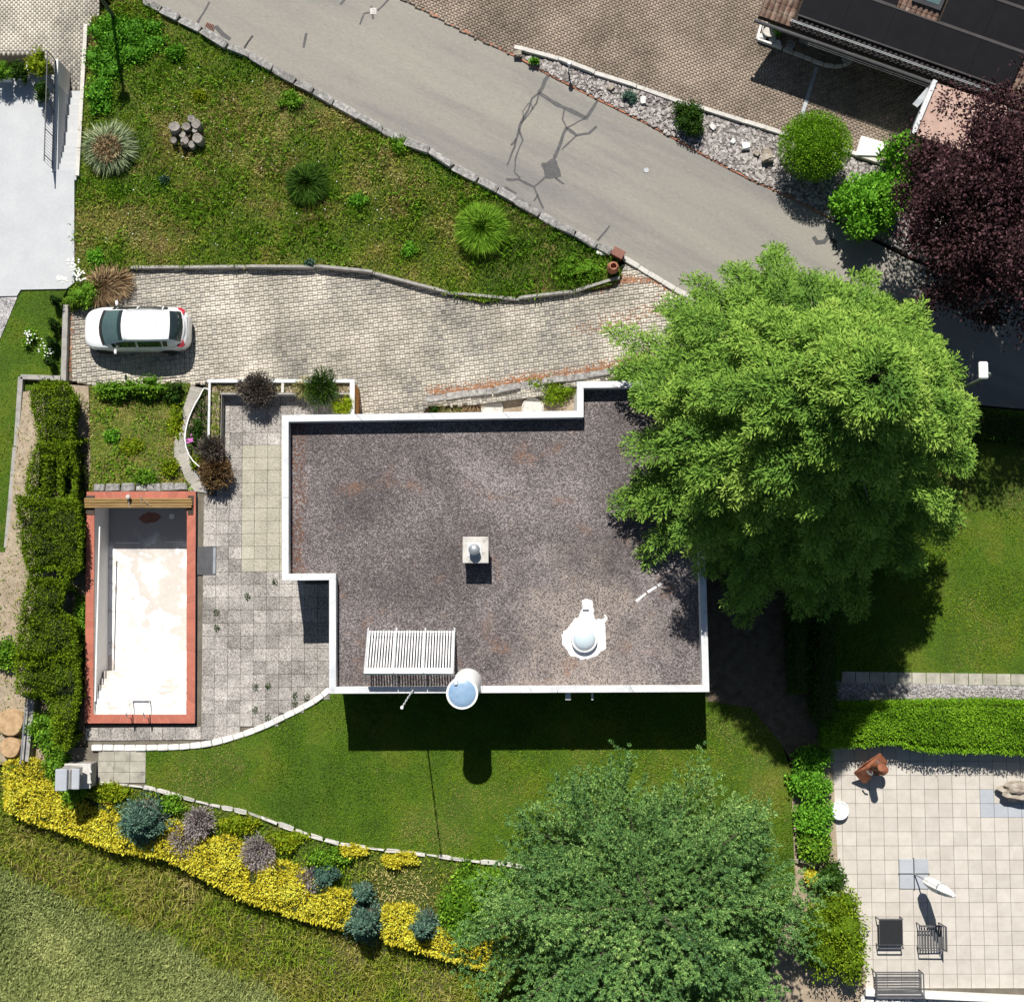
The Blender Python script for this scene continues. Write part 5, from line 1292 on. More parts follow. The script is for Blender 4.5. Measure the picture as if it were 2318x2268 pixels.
# ------------------------------------------------------------------ lamps
mb = None
lp = empty('street_lamp', on(261, 44, z_lawn), 'tall dark lamp post beside bright green creeper by the road', 'street lamp'); o0 = lp.location
mb = MB(o0); mb.tube([o0 - Vector((0, 0, .2)), o0 + Vector((0, 0, 4.2))], [.085, .06], 10); mb.build('pole', 'dark_metal', lp)
mb = MB(o0); mb.lathe([(.05, 4.1), (.22, 4.25), (.26, 4.4), (.12, 4.55), (0, 4.58)], o0, 16); mb.build('lamp_head', 'white_paint', lp, smooth=True)
hd = G(2225, 839, 6.5)
bp = G(2215, 915, .05); bp = Vector((hd.x + .35, hd.y - .1, .0))
lp = empty('street_lamp', bp, 'grey street lamp whose pale head rises beside the cedar', 'street lamp')
mb = MB(bp); mb.tube([bp - Vector((0, 0, .3)), bp + Vector((0, 0, 6.2)), (bp.x - .1, bp.y, 6.45), (hd.x, hd.y, 6.5)], [.08, .055, .045, .04], 8); mb.build('pole', 'zinc', lp)
mb = MB(bp); mb.box((hd.x - .16, hd.y - .3, 6.46), (hd.x + .16, hd.y + .3, 6.6)); mb.build('lamp_head', 'white_paint', lp, bevel=.04)
p = on(1287, 164, z_ne); lp = empty('bollard_lamp', p, 'short white garden lamp on the forecourt kerb', 'lamp')
mb = MB(p); mb.tube([p, p + Vector((0, 0, .75))], .03, 8); mb.build('pole', 'white_metal', lp)
mb = MB(p); mb.lathe([(0, .72), (.08, .75), (.1, .83), (.07, .91), (0, .93)], p, 14); mb.build('globe', 'white_paint', lp, smooth=True)

# ------------------------------------------------------------------ stump circle on the lawn
stump_lab = ['widest grey log stump at the west of the stump ring', 'log stump at the north tip of the stump ring', 'pale broad log stump at the north-east of the stump ring', 'log stump in the upper middle of the stump ring', 'short log stump inside the ring beside the widest stump', 'thin tall log stump inside the ring beside the broad stumps', 'broad log stump at the east of the stump ring', 'log stump at the south of the ring with a dark gap behind', 'small log stump at the south-east of the ring', 'small log stump at the south-west of the ring', 'fallen dark log piece in the middle of the stump ring', 'thin dark log piece leaning at the south of the ring']
for k, (x, y, r, h) in enumerate([(1245, 915, 42, .55), (1370, 848, 30, .5), (1408, 890, 36, .55), (1335, 905, 32, .45), (1305, 970, 26, .35), (1392, 945, 20, .5), (1420, 990, 40, .5), (1322, 1012, 32, .4), (1376, 1035, 27, .35), (1242, 998, 25, .4), (1350, 965, 24, .25), (1300, 1035, 16, .5)]):
    px, py = R1((x, y))[0]; zb = float(z_lawn(*on(px, py, z_lawn).xy)); t = G(px, py, zb + h); r = r / 3.173 / 57
    mb = MB((t.x, t.y, zb))
    mb.lathe([(r * 1.1, zb - .1), (r * 1.02, zb + h * .5), (r, zb + h - .03), (r * .9, zb + h), (r * .5, zb + h - .015), (0, zb + h - .01)], (t.x, t.y, 0), 11)
    o = mb.build('log_stump', 'stump_grey' if k not in (10, 11) else 'timber_dark'); o.rotation_euler = (random.gauss(0, .07), random.gauss(0, .07), random.uniform(0, 3))
    for v in o.data.vertices: v.co.x *= 1 + .1 * math.sin(2.0 * math.atan2(v.co.y, v.co.x) + k)
    tag(o, stump_lab[k], 'stump', 'log stumps standing in a ring')

# ------------------------------------------------------------------ barbecue, logs, pipe
bq = empty('stone_barbecue', G(200, 1748, 0), 'grey concrete barbecue with sloping hood by the yellow hedge', 'barbecue'); B0 = bq.location
a = G(192, 1750, 0)
mb = MB(B0); mb.box((a.x - .5, a.y - .45, -.3), (a.x + .45, a.y + .45, .75)); mb.build('base', 'grey_concrete', bq, bevel=.02)
mb = MB(B0); mb.box((a.x - .52, a.y - .47, .752), (a.x + .5, a.y + .47, .83)); mb.build('worktop', 'pale_concrete', bq, bevel=.02)
mb = MB(B0); mb.prism([(a.x - .45, a.y - .42), (a.x + .3, a.y - .42), (a.x + .3, a.y + .42), (a.x - .45, a.y + .42)], .832, [.84, .84, .84, .84])
q = [(-.46, -.42, .835), (.34, -.42, 1.25), (.34, .42, 1.25), (-.46, .42, .835)]; t_ = [(-.42, -.36, 1.75), (.02, -.36, 1.8), (.02, .36, 1.8), (-.42, .36, 1.75)]
mb = MB(B0); mb.add([(a.x + x, a.y + y, z) for x, y, z in q + t_], [(3, 2, 1, 0), (4, 5, 6, 7), (0, 1, 5, 4), (1, 2, 6, 5), (2, 3, 7, 6), (3, 0, 4, 7)]); mb.build('hood', 'grey_concrete', bq, bevel=.02)
mb = MB(B0); mb.box((a.x - .46, a.y - .4, 1.78), (a.x - .02, a.y + .4, 1.95)); mb.build('chimney_top', 'slab_bluegrey', bq, bevel=.02)
mb = MB(B0); mb.box((a.x + .02, a.y - .38, 1.62), (a.x + .36, a.y + .38, 1.7)); mb.build('hood_plate', 'slab_bluegrey', bq, bevel=.02)
for dy in (-.3, .1):
    mb = MB(B0); mb.tube([(a.x + .48, a.y + dy, .83), (a.x + .62, a.y + dy + .1, 1.15), (a.x + .55, a.y + dy + .3, 1.2)], .025, 6); mb.build('grill_arm', 'white_paint', bq)
for k, (x, y, r) in enumerate([(22, 1636, 30), (22, 1692, 23)]):
    zb = float(z_hb(-17, G(x, y).y)); p = G(x, y, zb + .35); rr_ = r / 58
    mb = MB((p.x, p.y, zb)); ring = 22; prof = [(rr_ * 1.0, zb - .1), (rr_ * 1.02, zb + .3), (rr_ * .96, zb + .35), (rr_ * .5, zb + .36), (0, zb + .355)]
    mb.lathe(prof, (p.x, p.y, 0), ring); o = mb.build('sawn_log', 'log_end', smooth=True)
    for v in o.data.vertices: v.co.x *= 1 + .05 * math.sin(3 * math.atan2(v.co.y, v.co.x)); v.co.y *= 1 + .04 * math.cos(2 * math.atan2(v.co.y, v.co.x) + 1)
    tag(o, ['large sawn log section standing by the metal pipe', 'smaller sawn log section next to the yellow hedge'][k], 'log')
mb = MB(G(52, 1660, 0)); mb.tube([G(60, 1575, .35), G(46, 1730, .35)], .03, 8); o = mb.build('metal_pipe', 'zinc'); tag(o, 'long thin metal pipe beside the sawn logs', 'pipe')
mb = MB(G(70, 1660, 0)); mb.prism([G(62, 1580, .1).xy, G(78, 1585, .1).xy, G(64, 1725, .1).xy, G(48, 1720, .1).xy], -1, .1); o = mb.build('concrete_strip', 'grey_concrete', bevel=.01); tag(o, 'dark concrete strip under the metal pipe', 'concrete strip')

# ------------------------------------------------------------------ neighbour terrace: furniture, sculpture, parasol
Z8 = lambda *p: zz(1940, 1960, 6.181, p)
Z5 = lambda *p: zz(1900, 1680, 8.845, p)
def bar(mb, a, b, w=.03, h=.03):
    a, b = Vector(a), Vector(b); d = (b - a).normalized(); s = d.cross(Vector((0, 0, 1)))
    s = Vector((1, 0, 0)) if s.length < .1 else s.normalized(); t = d.cross(s)
    s *= w / 2; t *= h / 2
    mb.add([a - s - t, a + s - t, a + s + t, a - s + t, b - s - t, b + s - t, b + s + t, b - s + t], [(3, 2, 1, 0), (4, 5, 6, 7), (0, 1, 5, 4), (1, 2, 6, 5), (2, 3, 7, 6), (3, 0, 4, 7)])
    return mb
def seat(px, py, w, d, rz, label, nslat, name, cat, seat_h=.38, back_h=.72, arm=True, sling=False, vertical=False):
    p = G(px, py, SE_Z + .004); root = empty(name, p, label, cat, rz=rz)
    hw_, hd_ = w / 2, d / 2
    for sx in (-1, 1):
        for sy in (-1, 1):
            top = back_h if sy < 0 else (seat_h + .2 if arm else seat_h)
            mb = MB(); bar(mb, (sx * hw_, sy * hd_ * (1.12 if sy < 0 else 1), 0), (sx * hw_, sy * hd_ * (1.3 if sy < 0 else 1), top), .035, .035); mb.build('leg', 'graphite', root)
        if arm:
            mb = MB(); bar(mb, (sx * hw_, hd_, seat_h + .2), (sx * hw_, -hd_ * 1.25, seat_h + .22), .045, .03); mb.build('armrest', 'graphite', root)
        mb = MB(); bar(mb, (sx * (hw_ - .03), hd_, seat_h), (sx * (hw_ - .03), -hd_, seat_h - .02), .035, .035); mb.build('side_rail', 'graphite', root)
    for y, z in ((hd_, seat_h), (-hd_, seat_h - .02), (-hd_ * 1.28, back_h)):
        mb = MB(); bar(mb, (-hw_, y, z), (hw_, y, z), .04, .04); mb.build('cross_rail', 'graphite', root)
    if sling:
        mb = MB(); mb.box((-hw_ + .03, -hd_ + .02, seat_h - .015), (hw_ - .03, hd_ - .03, seat_h + .02)); mb.build('seat_cushion', 'black_fabric', root)
        return root
    for i in range(nslat):
        t = (i + .7) / (nslat + .4); mb = MB()
        if vertical: x = -hw_ + w * t; bar(mb, (x, hd_ - .01, seat_h + .02), (x, -hd_ + .01, seat_h), .055, .02)
        else: y = hd_ - d * t; bar(mb, (-hw_ + .03, y, seat_h + .02), (hw_ - .03, y, seat_h + .015), .055, .02)
        mb.build('seat_slat', 'graphite', root)
    for i in range(3):
        t = (i + .6) / 3.2; y = -hd_ * (1 + .28 * t); z = seat_h + (back_h - seat_h) * t
        mb = MB(); bar(mb, (-hw_, y, z + .02), (hw_, y, z + .02), .03, .05); mb.build('back_slat', 'graphite', root)
    return root
x, y = Z8((430, 880))[0]; seat(x, y, .93, .95, 0, 'low dark square table with black top beside the leafy bush', 0, 'low_table', 'table', seat_h=.42, back_h=.44, arm=False, sling=True)
x, y = Z8((960, 930))[0]; seat(x + 3, y + 4, .9, .8, math.radians(90), 'dark metal slatted armchair under the shadow of the parasol', 7, 'garden_armchair', 'chair')
x, y = Z8((540, 1560))[0]; seat(x, y + 4, 1.78, .75, math.radians(0), 'dark metal slatted bench along the white terrace edge', 7, 'garden_bench', 'bench')
# parasol, closed, with its base of four slabs
p0 = G(*Z8((793, 105))[0], SE_Z)
ps = empty('closed_parasol', p0, 'closed white parasol on a grey pole standing on dark base slabs', 'parasol')
tipz = 2.9
top = G(2157, 2026, SE_Z + tipz); lean = top - p0
mb = MB(p0); mb.tube([p0, p0 + lean * 1.0], .028, 8); mb.build('pole', 'zinc', ps)
mb = MB(p0); k = 10; vs, fs = [], []
ax = lean.normalized(); e1_ = ax.cross(Vector((0, 1, 0))).normalized(); e2_ = ax.cross(e1_)
prof = [(.33, .1), (.36, .17), (.5, .22), (.7, .2), (.85, .155), (.96, .11), (1.02, .07), (1.04, .0)]
for t, r in prof:
    for j in range(20):
        an_ = 2 * math.pi * j / 20; rr_ = r * (1 + (.14 if j % 4 == 0 else -.06 if j % 2 else 0) * (1 if t < .9 else .3)); vs.append(p0 + lean * t + (e1_ * math.cos(an_) + e2_ * math.sin(an_)) * rr_)
fs = [(i * 20 + j, i * 20 + (j + 1) % 20, (i + 1) * 20 + (j + 1) % 20, (i + 1) * 20 + j) for i in range(len(prof) - 1) for j in range(20)]
mb.add(vs, fs); mb.build('canopy', 'white_paint', ps)
mb = MB(p0); q = p0 + lean * .72; mb.tube([q - ax * .03, q + ax * .03], .215, 16); mb.build('strap', 'zinc', ps)
for sx in (-1, 1):
    for sy in (-1, 1):
        mb = MB(p0); mb.box((p0.x + (.02 if sx > 0 else -.56), p0.y + (.02 if sy > 0 else -.56), SE_Z + .004), (p0.x + (.56 if sx > 0 else -.02), p0.y + (.56 if sy > 0 else -.02), SE_Z + .05)); mb.build('base_slab', 'slab_bluegrey', ps, bevel=.006)
mb = MB(p0); mb.box((p0.x - .6, p0.y - .02, SE_Z), (p0.x + .6, p0.y + .02, SE_Z + .055)); mb.box((p0.x - .02, p0.y - .6, SE_Z), (p0.x + .02, p0.y + .6, SE_Z + .056)); mb.build('base_cross', 'dark_metal', ps)
# rusty sculpture: bent steel plates and an open tube
sp = empty('steel_sculpture', G(1962, 1738, SE_Z), 'rusty brown steel sculpture of bent plates and open tube', 'sculpture'); S0 = sp.location
def plate(name, pts, zs, th=.06):
    mb = MB(S0); v = [G(x, y, z) for (x, y), z in zip(Z5(*pts), zs)]
    nn = (v[1] - v[0]).cross(v[2] - v[0]).normalized() * th; n_ = len(v)
    mb.add([*v, *[q - nn for q in v]], [tuple(range(n_)), tuple(range(2 * n_ - 1, n_ - 1, -1))] + [(i, n_ + i, n_ + (i + 1) % n_, (i + 1) % n_) for i in range(n_)]); return mb.build(name, 'corten', sp)
plate('upper_plate', [(800, 215), (830, 225), (960, 380), (920, 500), (700, 410), (620, 480), (290, 600), (500, 420)], [.9, .9, .75, .6, .8, .7, .35, .7])
plate('side_plate', [(290, 600), (620, 480), (640, 700), (560, 790), (470, 800)], [.35, .7, .5, .1, .05])
plate('middle_plate', [(620, 480), (700, 410), (920, 500), (810, 640), (680, 620)], [.7, .85, .62, .5, .55])
a, b = G(*Z5((760, 440))[0], .7), G(*Z5((895, 570))[0], .45)
mb = MB(S0); d = (b - a); ax_ = d.normalized(); e1_ = ax_.cross(Vector((0, 0, 1))).normalized(); e2_ = ax_.cross(e1_); vs = []
for q, r in ((a, .2), (b, .2), (b, .17), (a, .17)):
    for j in range(18): t = j * math.pi / 9; vs.append(q + (e1_ * math.cos(t) + e2_ * math.sin(t)) * r)
mb.add(vs, [(i * 18 + j, i * 18 + (j + 1) % 18, ((i + 1) % 4) * 18 + (j + 1) % 18, ((i + 1) % 4) * 18 + j) for i in range(4) for j in range(18)]); mb.build('open_tube', 'corten', sp, smooth=True)
a = G(1960, 1735, SE_Z); mb = MB(S0); mb.tube([(a.x, a.y, SE_Z), (a.x + .08, a.y + .1, .5), (a.x + .1, a.y + .2, 1.6)], [.16, .17, .15], 12); mb.build('upright_tube', 'corten', sp, smooth=True)
for pts in ([(550, 560), (600, 630), (660, 640)], [(730, 370), (860, 450)]):
    mb = MB(S0); mb.tube([G(x, y, .95) for x, y in Z5(*pts)], .035, 6); mb.build('bright_edge', 'steel', sp)
# boulder, bowl, wall at the south edge
p = G(2300, 1790, SE_Z + .2); mb = MB((p.x, p.y, SE_Z)); v, f = lumpy((p.x + .15, p.y, SE_Z + .22), (.95, .42, .42), .3, 5, .9); mb.add(v.tolist(), [tuple(r) for r in f]); o = mb.build('boulder', 'boulder', smooth=False); tag(o, 'long pale brown boulder lying on the neighbour terrace', 'boulder')
p = G(1897, 1832, SE_Z); mb = MB(p); mb.lathe([(.3, .0), (.36, .28), (.33, .3), (.29, .26), (0, .24)], p, 24); o = mb.build('white_bowl', 'white_paint', smooth=True); tag(o, 'round white planter bowl half hidden by border bushes', 'planter')
mb = MB(G(2150, 2256, SE_Z)); q = [G(x, y, SE_Z + .3) for x, y in ((1960, 2240), (2420, 2262), (2420, 2276), (1960, 2254))]; mb.prism([v.xy for v in q], -1.0, SE_Z + .3); o = mb.build('terrace_wall', 'render_white', bevel=.01); tag(o, 'white low wall closing the south side of the neighbour terrace', 'wall')
sheet('white_gravel', [(1950, 2256), (2420, 2278), (2420, 2360), (1950, 2360)], flat(SE_Z - .02), 'gravel_light')
pebbles('pebbles', [(1950, 2252), (2420, 2272), (2420, 2300), (1950, 2300)], flat(SE_Z), 400, .05, 'edging_white', OB['white_gravel'])

# potted plants on the white terrace
for k, (x, y, w, h, m, lab) in enumerate([(3, 165, .75, .5, 'leaf_green', 'red-tipped green plant in white trough on the white terrace'), (46, 160, .5, .45, 'leaf_deep', 'dark small plant between troughs on the white terrace'), (82, 145, .75, .6, 'leaf_lime', 'large lime green feathery plant in trough beside the railing'), (94, 208, .45, .5, 'leaf_deep', 'dark potted plant standing alone near the railing')]):
    p = G(x, y + 8, WT_Z + .2); mb = MB((p.x, p.y, WT_Z)); mb.box((p.x - w * .5, p.y - .2, WT_Z), (p.x + w * .5, p.y + .2, WT_Z + .32)); o = mb.build('plant_trough', 'white_paint' if k != 3 else 'zinc', bevel=.02)
    tag(o, 'trough under the ' + lab.split(' in ')[0].split(' beside ')[0].split(' between ')[0].split(' standing')[0] + ', white terrace', 'planter')
    shrub('potted_plant', x, y, flat(WT_Z + .3), w * .62, .45 + .12 * (k == 2), h + .3, m, lab, 'plant', n=520, leaf=(.13, .045), lumps=6, up=.5)

# ------------------------------------------------------------------ hedges
def hedge(name, poly, zb, h, m, label, dens=420, leaf=(.09, .05), tint=(.25, .85), lump=.12, lscale=.55, cat='hedge', group=None, up=.55, puff=0.0):
    P = [G(x, y, zb + h) for x, y in poly]; B = [(p.x, p.y) for p in P]
    cx, cy = np.mean([b[0] for b in B]), np.mean([b[1] for b in B])
    root = empty(name, (cx, cy, zb), label, cat, group)
    xs = [b[0] for b in B]; ys = [b[1] for b in B]
    n = int((max(xs) - min(xs)) * (max(ys) - min(ys)) * dens)
    X = rng.uniform(min(xs), max(xs), n); Y = rng.uniform(min(ys), max(ys), n); ok = in_poly(X, Y, B); X, Y = X[ok], Y[ok]
    # distance to the outline rounds the shoulders
    D = np.full(len(X), 9.0)
    for i in range(len(B)):
        a, b = np.array(B[i]), np.array(B[(i + 1) % len(B)]); ab = b - a; t = np.clip(((X - a[0]) * ab[0] + (Y - a[1]) * ab[1]) / max(ab @ ab, 1e-6), 0, 1)
        D = np.minimum(D, np.hypot(X - a[0] - t * ab[0], Y - a[1] - t * ab[1]))
    ln = vnoise(X, Y, lscale, 2) * .65 + vnoise(X, Y, lscale * .4, 5) * .35
    Z = h - .35 * h * np.clip(1 - D / .35, 0, 1) ** 2 + (ln - .5) * lump * 2.2
    if puff:      # rounded cushions side by side, dark gaps between them
        k = int(len(B) and (max(xs) - min(xs)) * (max(ys) - min(ys)) / (puff * puff) * 1.1) + 3
        qx = rng.uniform(min(xs), max(xs), k); qy = rng.uniform(min(ys), max(ys), k); qr = puff * rng.uniform(.7, 1.25, k); qz = rng.uniform(-.5, 0.12, k) * puff
        dome = np.full(len(X), -9.0)
        for a_, b_, r__, z__ in zip(qx, qy, qr, qz): dome = np.maximum(dome, z__ + np.sqrt(np.maximum(r__ ** 2 - (X - a_) ** 2 - (Y - b_) ** 2, 0)) - (np.hypot(X - a_, Y - b_) > r__) * .6)
        Z = Z + np.clip(dome * 1.25, -.5, puff * 1.2) - puff * .85
        ln = ln + dome / puff * .25
    Pt = np.stack([X, Y, Z - rng.uniform(0, .1, len(X))], 1)
    At = unit(np.stack([rng.normal(size=len(X)) * .7, rng.normal(size=len(X)) * .7, np.full(len(X), up)], 1))
    Rt = np.clip(rng.uniform(tint[0], tint[1], len(X)) + (ln - .5) * .5 + (vnoise(X, Y, 1.6, 0) - .5) * .45, 0, 1)
    Ps, As, Rs = [Pt], [At], [Rt]
    for i in range(len(B)):
        a, b = np.array(B[i]), np.array(B[(i + 1) % len(B)]); l = np.linalg.norm(b - a); k = int(l * h * dens * .6)
        if k < 1: continue
        t = rng.random(k)[:, None]; q = a + (b - a) * t; nn = np.array([(b - a)[1], -(b - a)[0]]) / l
        if (nn @ (q[0] - np.array([cx, cy]))) < 0: nn = -nn
        z = rng.uniform(.02, h * .95, k)
        q = q - nn * (rng.uniform(-.08, .12, k) + (.42 * (1 - z / h) + .06 if puff else 0))[:, None] + rng.normal(size=q.shape) * .03
        Ps.append(np.column_stack([q, z])); As.append(unit(np.column_stack([np.tile(nn, (k, 1)), np.full(k, .4)]) + rng.normal(size=(k, 3)) * .5)); Rs.append(rng.uniform(tint[0], tint[1], k))
    P_ = np.vstack(Ps); A_ = np.vstack(As); R_ = np.concatenate(Rs)
    P_[:, 0] -= cx; P_[:, 1] -= cy
    o = leaf_obj('foliage', P_, A_, rng.uniform(.6, 1.35, len(P_)) * leaf[0], rng.uniform(.6, 1.35, len(P_)) * leaf[1], R_, m, root)
    ip = inset([Vector((b[0] - cx, b[1] - cy, 0)) for b in B], .12 if not puff else .34)
    mb = MB(); mb.prism([p.xy for p in ip], -.1, h * (.8 if not puff else .62)); mb.build('branches', 'hedge_core', root)
    return root
YH = [[(10, 1728), (70, 1722), (160, 1790), (230, 1812), (262, 1850), (255, 1925), (160, 1885), (60, 1855), (10, 1830)],
      [(262, 1850), (330, 1880), (395, 1860), (440, 1900), (470, 1905), (520, 1890), (560, 1930), (550, 2035), (470, 1990), (370, 1940), (258, 1925)],
      [(562, 1950), (610, 1950), (660, 1960), (720, 2010), (800, 2030), (780, 2100), (690, 2080), (552, 2036)],
      [(868, 2060), (925, 2055), (985, 2110), (1105, 2130), (1105, 2195), (1000, 2165), (868, 2130)]]
ylab = ['bright yellow hedge block beside the concrete barbecue', 'yellow hedge stretch between round spruce and grey heather', 'yellow hedge stretch between heather and blue spruce', 'pale yellow hedge stretch between blue spruces and pine']
for poly, lab in zip(YH, ylab): hedge('yellow_hedge', poly, -.8, .95, 'leaf_yellow', lab, dens=800, leaf=(.11, .06), tint=(.2, .95), lump=.2, group='yellow hedge along the meadow')
# thuja hedge on the west side, in clumps
TH = [([(62, 880), (95, 855), (150, 862), (168, 900), (160, 960), (165, 1010), (80, 1000), (70, 940)], 'thuja hedge clump next to the driveway wall'),
      ([(78, 1000), (160, 1000), (172, 1060), (168, 1130), (140, 1135), (135, 1030), (95, 1025), (90, 1120), (52, 1120), (55, 1060)], 'thuja hedge clump with a dead hollow beside the sloping bed'),
      ([(30, 1120), (170, 1128), (182, 1200), (178, 1290), (150, 1310), (120, 1290), (60, 1300), (38, 1240)], 'thuja hedge clump facing the timber planks of the pool'),
      ([(58, 1300), (150, 1312), (130, 1380), (165, 1400), (172, 1480), (95, 1500), (28, 1490), (34, 1400)], 'thuja hedge clump facing the middle of the pool'),
      ([(26, 1490), (168, 1480), (178, 1560), (165, 1630), (150, 1700), (115, 1690), (108, 1620), (90, 1560), (30, 1560)], 'thuja hedge clump facing the stepped end of the pool')]
for poly, lab in TH:
    zb = float(z_hb(-17, np.mean([G(x, y, .5).y for x, y in poly]))); hedge('thuja_hedge', poly, zb, 1.75, 'leaf_thuja', lab, dens=1000, leaf=(.1, .045), tint=(.1, .75), lump=.2, lscale=.5, group='thuja hedge beside the pool', up=.9, puff=.5)
# hedges on the east side
hedge('clipped_hedge', [(1872, 1600), (2000, 1595), (2100, 1592), (2250, 1590), (2420, 1600), (2420, 1712), (2250, 1700), (2120, 1700), (2060, 1690), (2040, 1680), (1872, 1690)], -.1, 1.15, 'leaf_box', 'clipped green hedge between gravel strip and neighbour terrace', dens=1500, leaf=(.085, .045), tint=(.35, .95), lump=.09, lscale=.6, up=.5)
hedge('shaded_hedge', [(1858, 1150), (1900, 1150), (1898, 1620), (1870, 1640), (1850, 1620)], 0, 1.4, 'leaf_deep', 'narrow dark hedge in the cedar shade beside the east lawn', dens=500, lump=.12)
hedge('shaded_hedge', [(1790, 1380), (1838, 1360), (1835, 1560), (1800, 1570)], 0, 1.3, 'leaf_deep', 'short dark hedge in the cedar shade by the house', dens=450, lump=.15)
hedge('roadside_hedge', [(2060, 900), (2230, 930), (2420, 950), (2420, 1010), (2230, 985), (2080, 960)], 0, .9, 'leaf_deep', 'dark hedge between shaded road and east lawn', dens=420, lump=.1)
# dead wood showing in the hedge gaps
def twigs(name, px, py, surf, rx, ry, h, m, label, n=700, cat='shrub', group=None, L=.22, W=.02, lean=.9, at=None):
    zb = float(surf(*on(px, py, surf).xy)); c = G(px, py, zb + h * .5)
    root = empty(name, (c.x, c.y, zb), label, cat, group)
    p, d = shell_points(int(n * 1.7), (rx, ry, h * .55), .3, 1.0, -.3); p = p * (.62 + .62 * vnoise(np.arctan2(d[:, 1], d[:, 0]) * 1.3 + px, d[:, 2] * 2 + 5, .5, 3))[:, None]; p[:, 2] += h * .45; p[:, 2] = np.maximum(p[:, 2], .01)
    A = unit(d * lean + np.array([0, 0, .45]) + rng.normal(size=d.shape) * .35)
    leaf_obj('twigs', p, A, rng.uniform(.6, 1.3, len(p)) * L * .8, W * .75, rng.uniform(0, 1, len(p)), m, root)
    mb = MB()
    for i in range(7):
        a = i * .9; mb.tube([(0, 0, -.02), (rx * .4 * math.cos(a), ry * .4 * math.sin(a), h * .45), (rx * .75 * math.cos(a + .2), ry * .75 * math.sin(a + .2), h * .8)], [.025, .015, .006], 5)
    mb.build('branches', 'bark', root); return root
twigs('dead_bush', 112, 1060, z_hb, .32, .75, .9, 'twig_grey', 'grey dead twigs in the hollow of the thuja hedge', cat='dead shrub')
twigs('dead_bush', 135, 1350, z_hb, .4, .5, 1.0, 'twig_grey', 'grey dead twigs at the narrow waist of the thuja hedge', cat='dead shrub')
twigs('dead_bush', 78, 1530, z_hb, .45, .5, .9, 'twig_grey', 'grey dead twigs low in the last thuja hedge clump', cat='dead shrub')

# ------------------------------------------------------------------ shrubs
shrub('round_bush', 1840, 338, z_ne, 1.32, 1.25, 2.1, 'leaf_box', 'large clipped round green bush in the rock bed', n=15000, leaf=(.09, .035), lumps=1, tint=(.15, .95), up=.35, lift=.5, cat='bush')
shrub('leafy_shrub', 1965, 455, z_rock, 1.5, 1.45, 2.4, 'leaf_bright', 'loose bright green shrub between round bush and purple tree', n=5200, leaf=(.17, .09), lumps=10, tint=(.25, .95))
shrub('leafy_shrub', 2050, 352, z_rock, .95, .95, 2.3, 'leaf_bright', 'bright green shrub lobe reaching towards the white garage edge', n=2600, leaf=(.17, .09), lumps=7, tint=(.2, .9))
shrub('dark_yew', 1565, 262, z_rock, .68, .66, .9, 'leaf_deep', 'dark green rounded yew in the rock bed', n=2600, leaf=(.1, .04), lumps=8, tint=(.1, .85))
shrub('blue_juniper', 1427, 218, z_rock, .35, .22, .3, 'leaf_spruce', 'small blue-green juniper in the rock bed', n=500, leaf=(.07, .04), lumps=5, tint=(.3, 1))
shrub('small_weed', 1209, 138, z_rock, .2, .2, .3, 'leaf_bright', 'small bright weed at the tip of the rock bed', 'plant', n=160, leaf=(.11, .06), lumps=3)
for k, (x, y, s) in enumerate([(1172, 124, .25), (1382, 200, .2), (1456, 230, .22), (1612, 290, .18), (1687, 333, .28), (1658, 322, .16), (1735, 355, .42), (1712, 348, .2)]):
    p = on(x, y, z_rock); o = place('bed_rock', stone_mesh('edging_white' if k in (2, 3, 4, 5) else 'boulder', k % 6, .14), None, (p.x, p.y, p.z + s * .25), (s * 1.3, s, s * .9), k * .8)
    tag(o, ['dark rock at the pointed tip of the rock bed', 'pale rock above the blue juniper', 'white rock just right of the blue juniper', 'small white rock right of the dark yew', 'white rock between yew and brown rock', 'little white rock beside the larger white rock', 'large brown rock leaning by the round bush', 'reddish small rock beside the large brown rock'][k], 'rock')
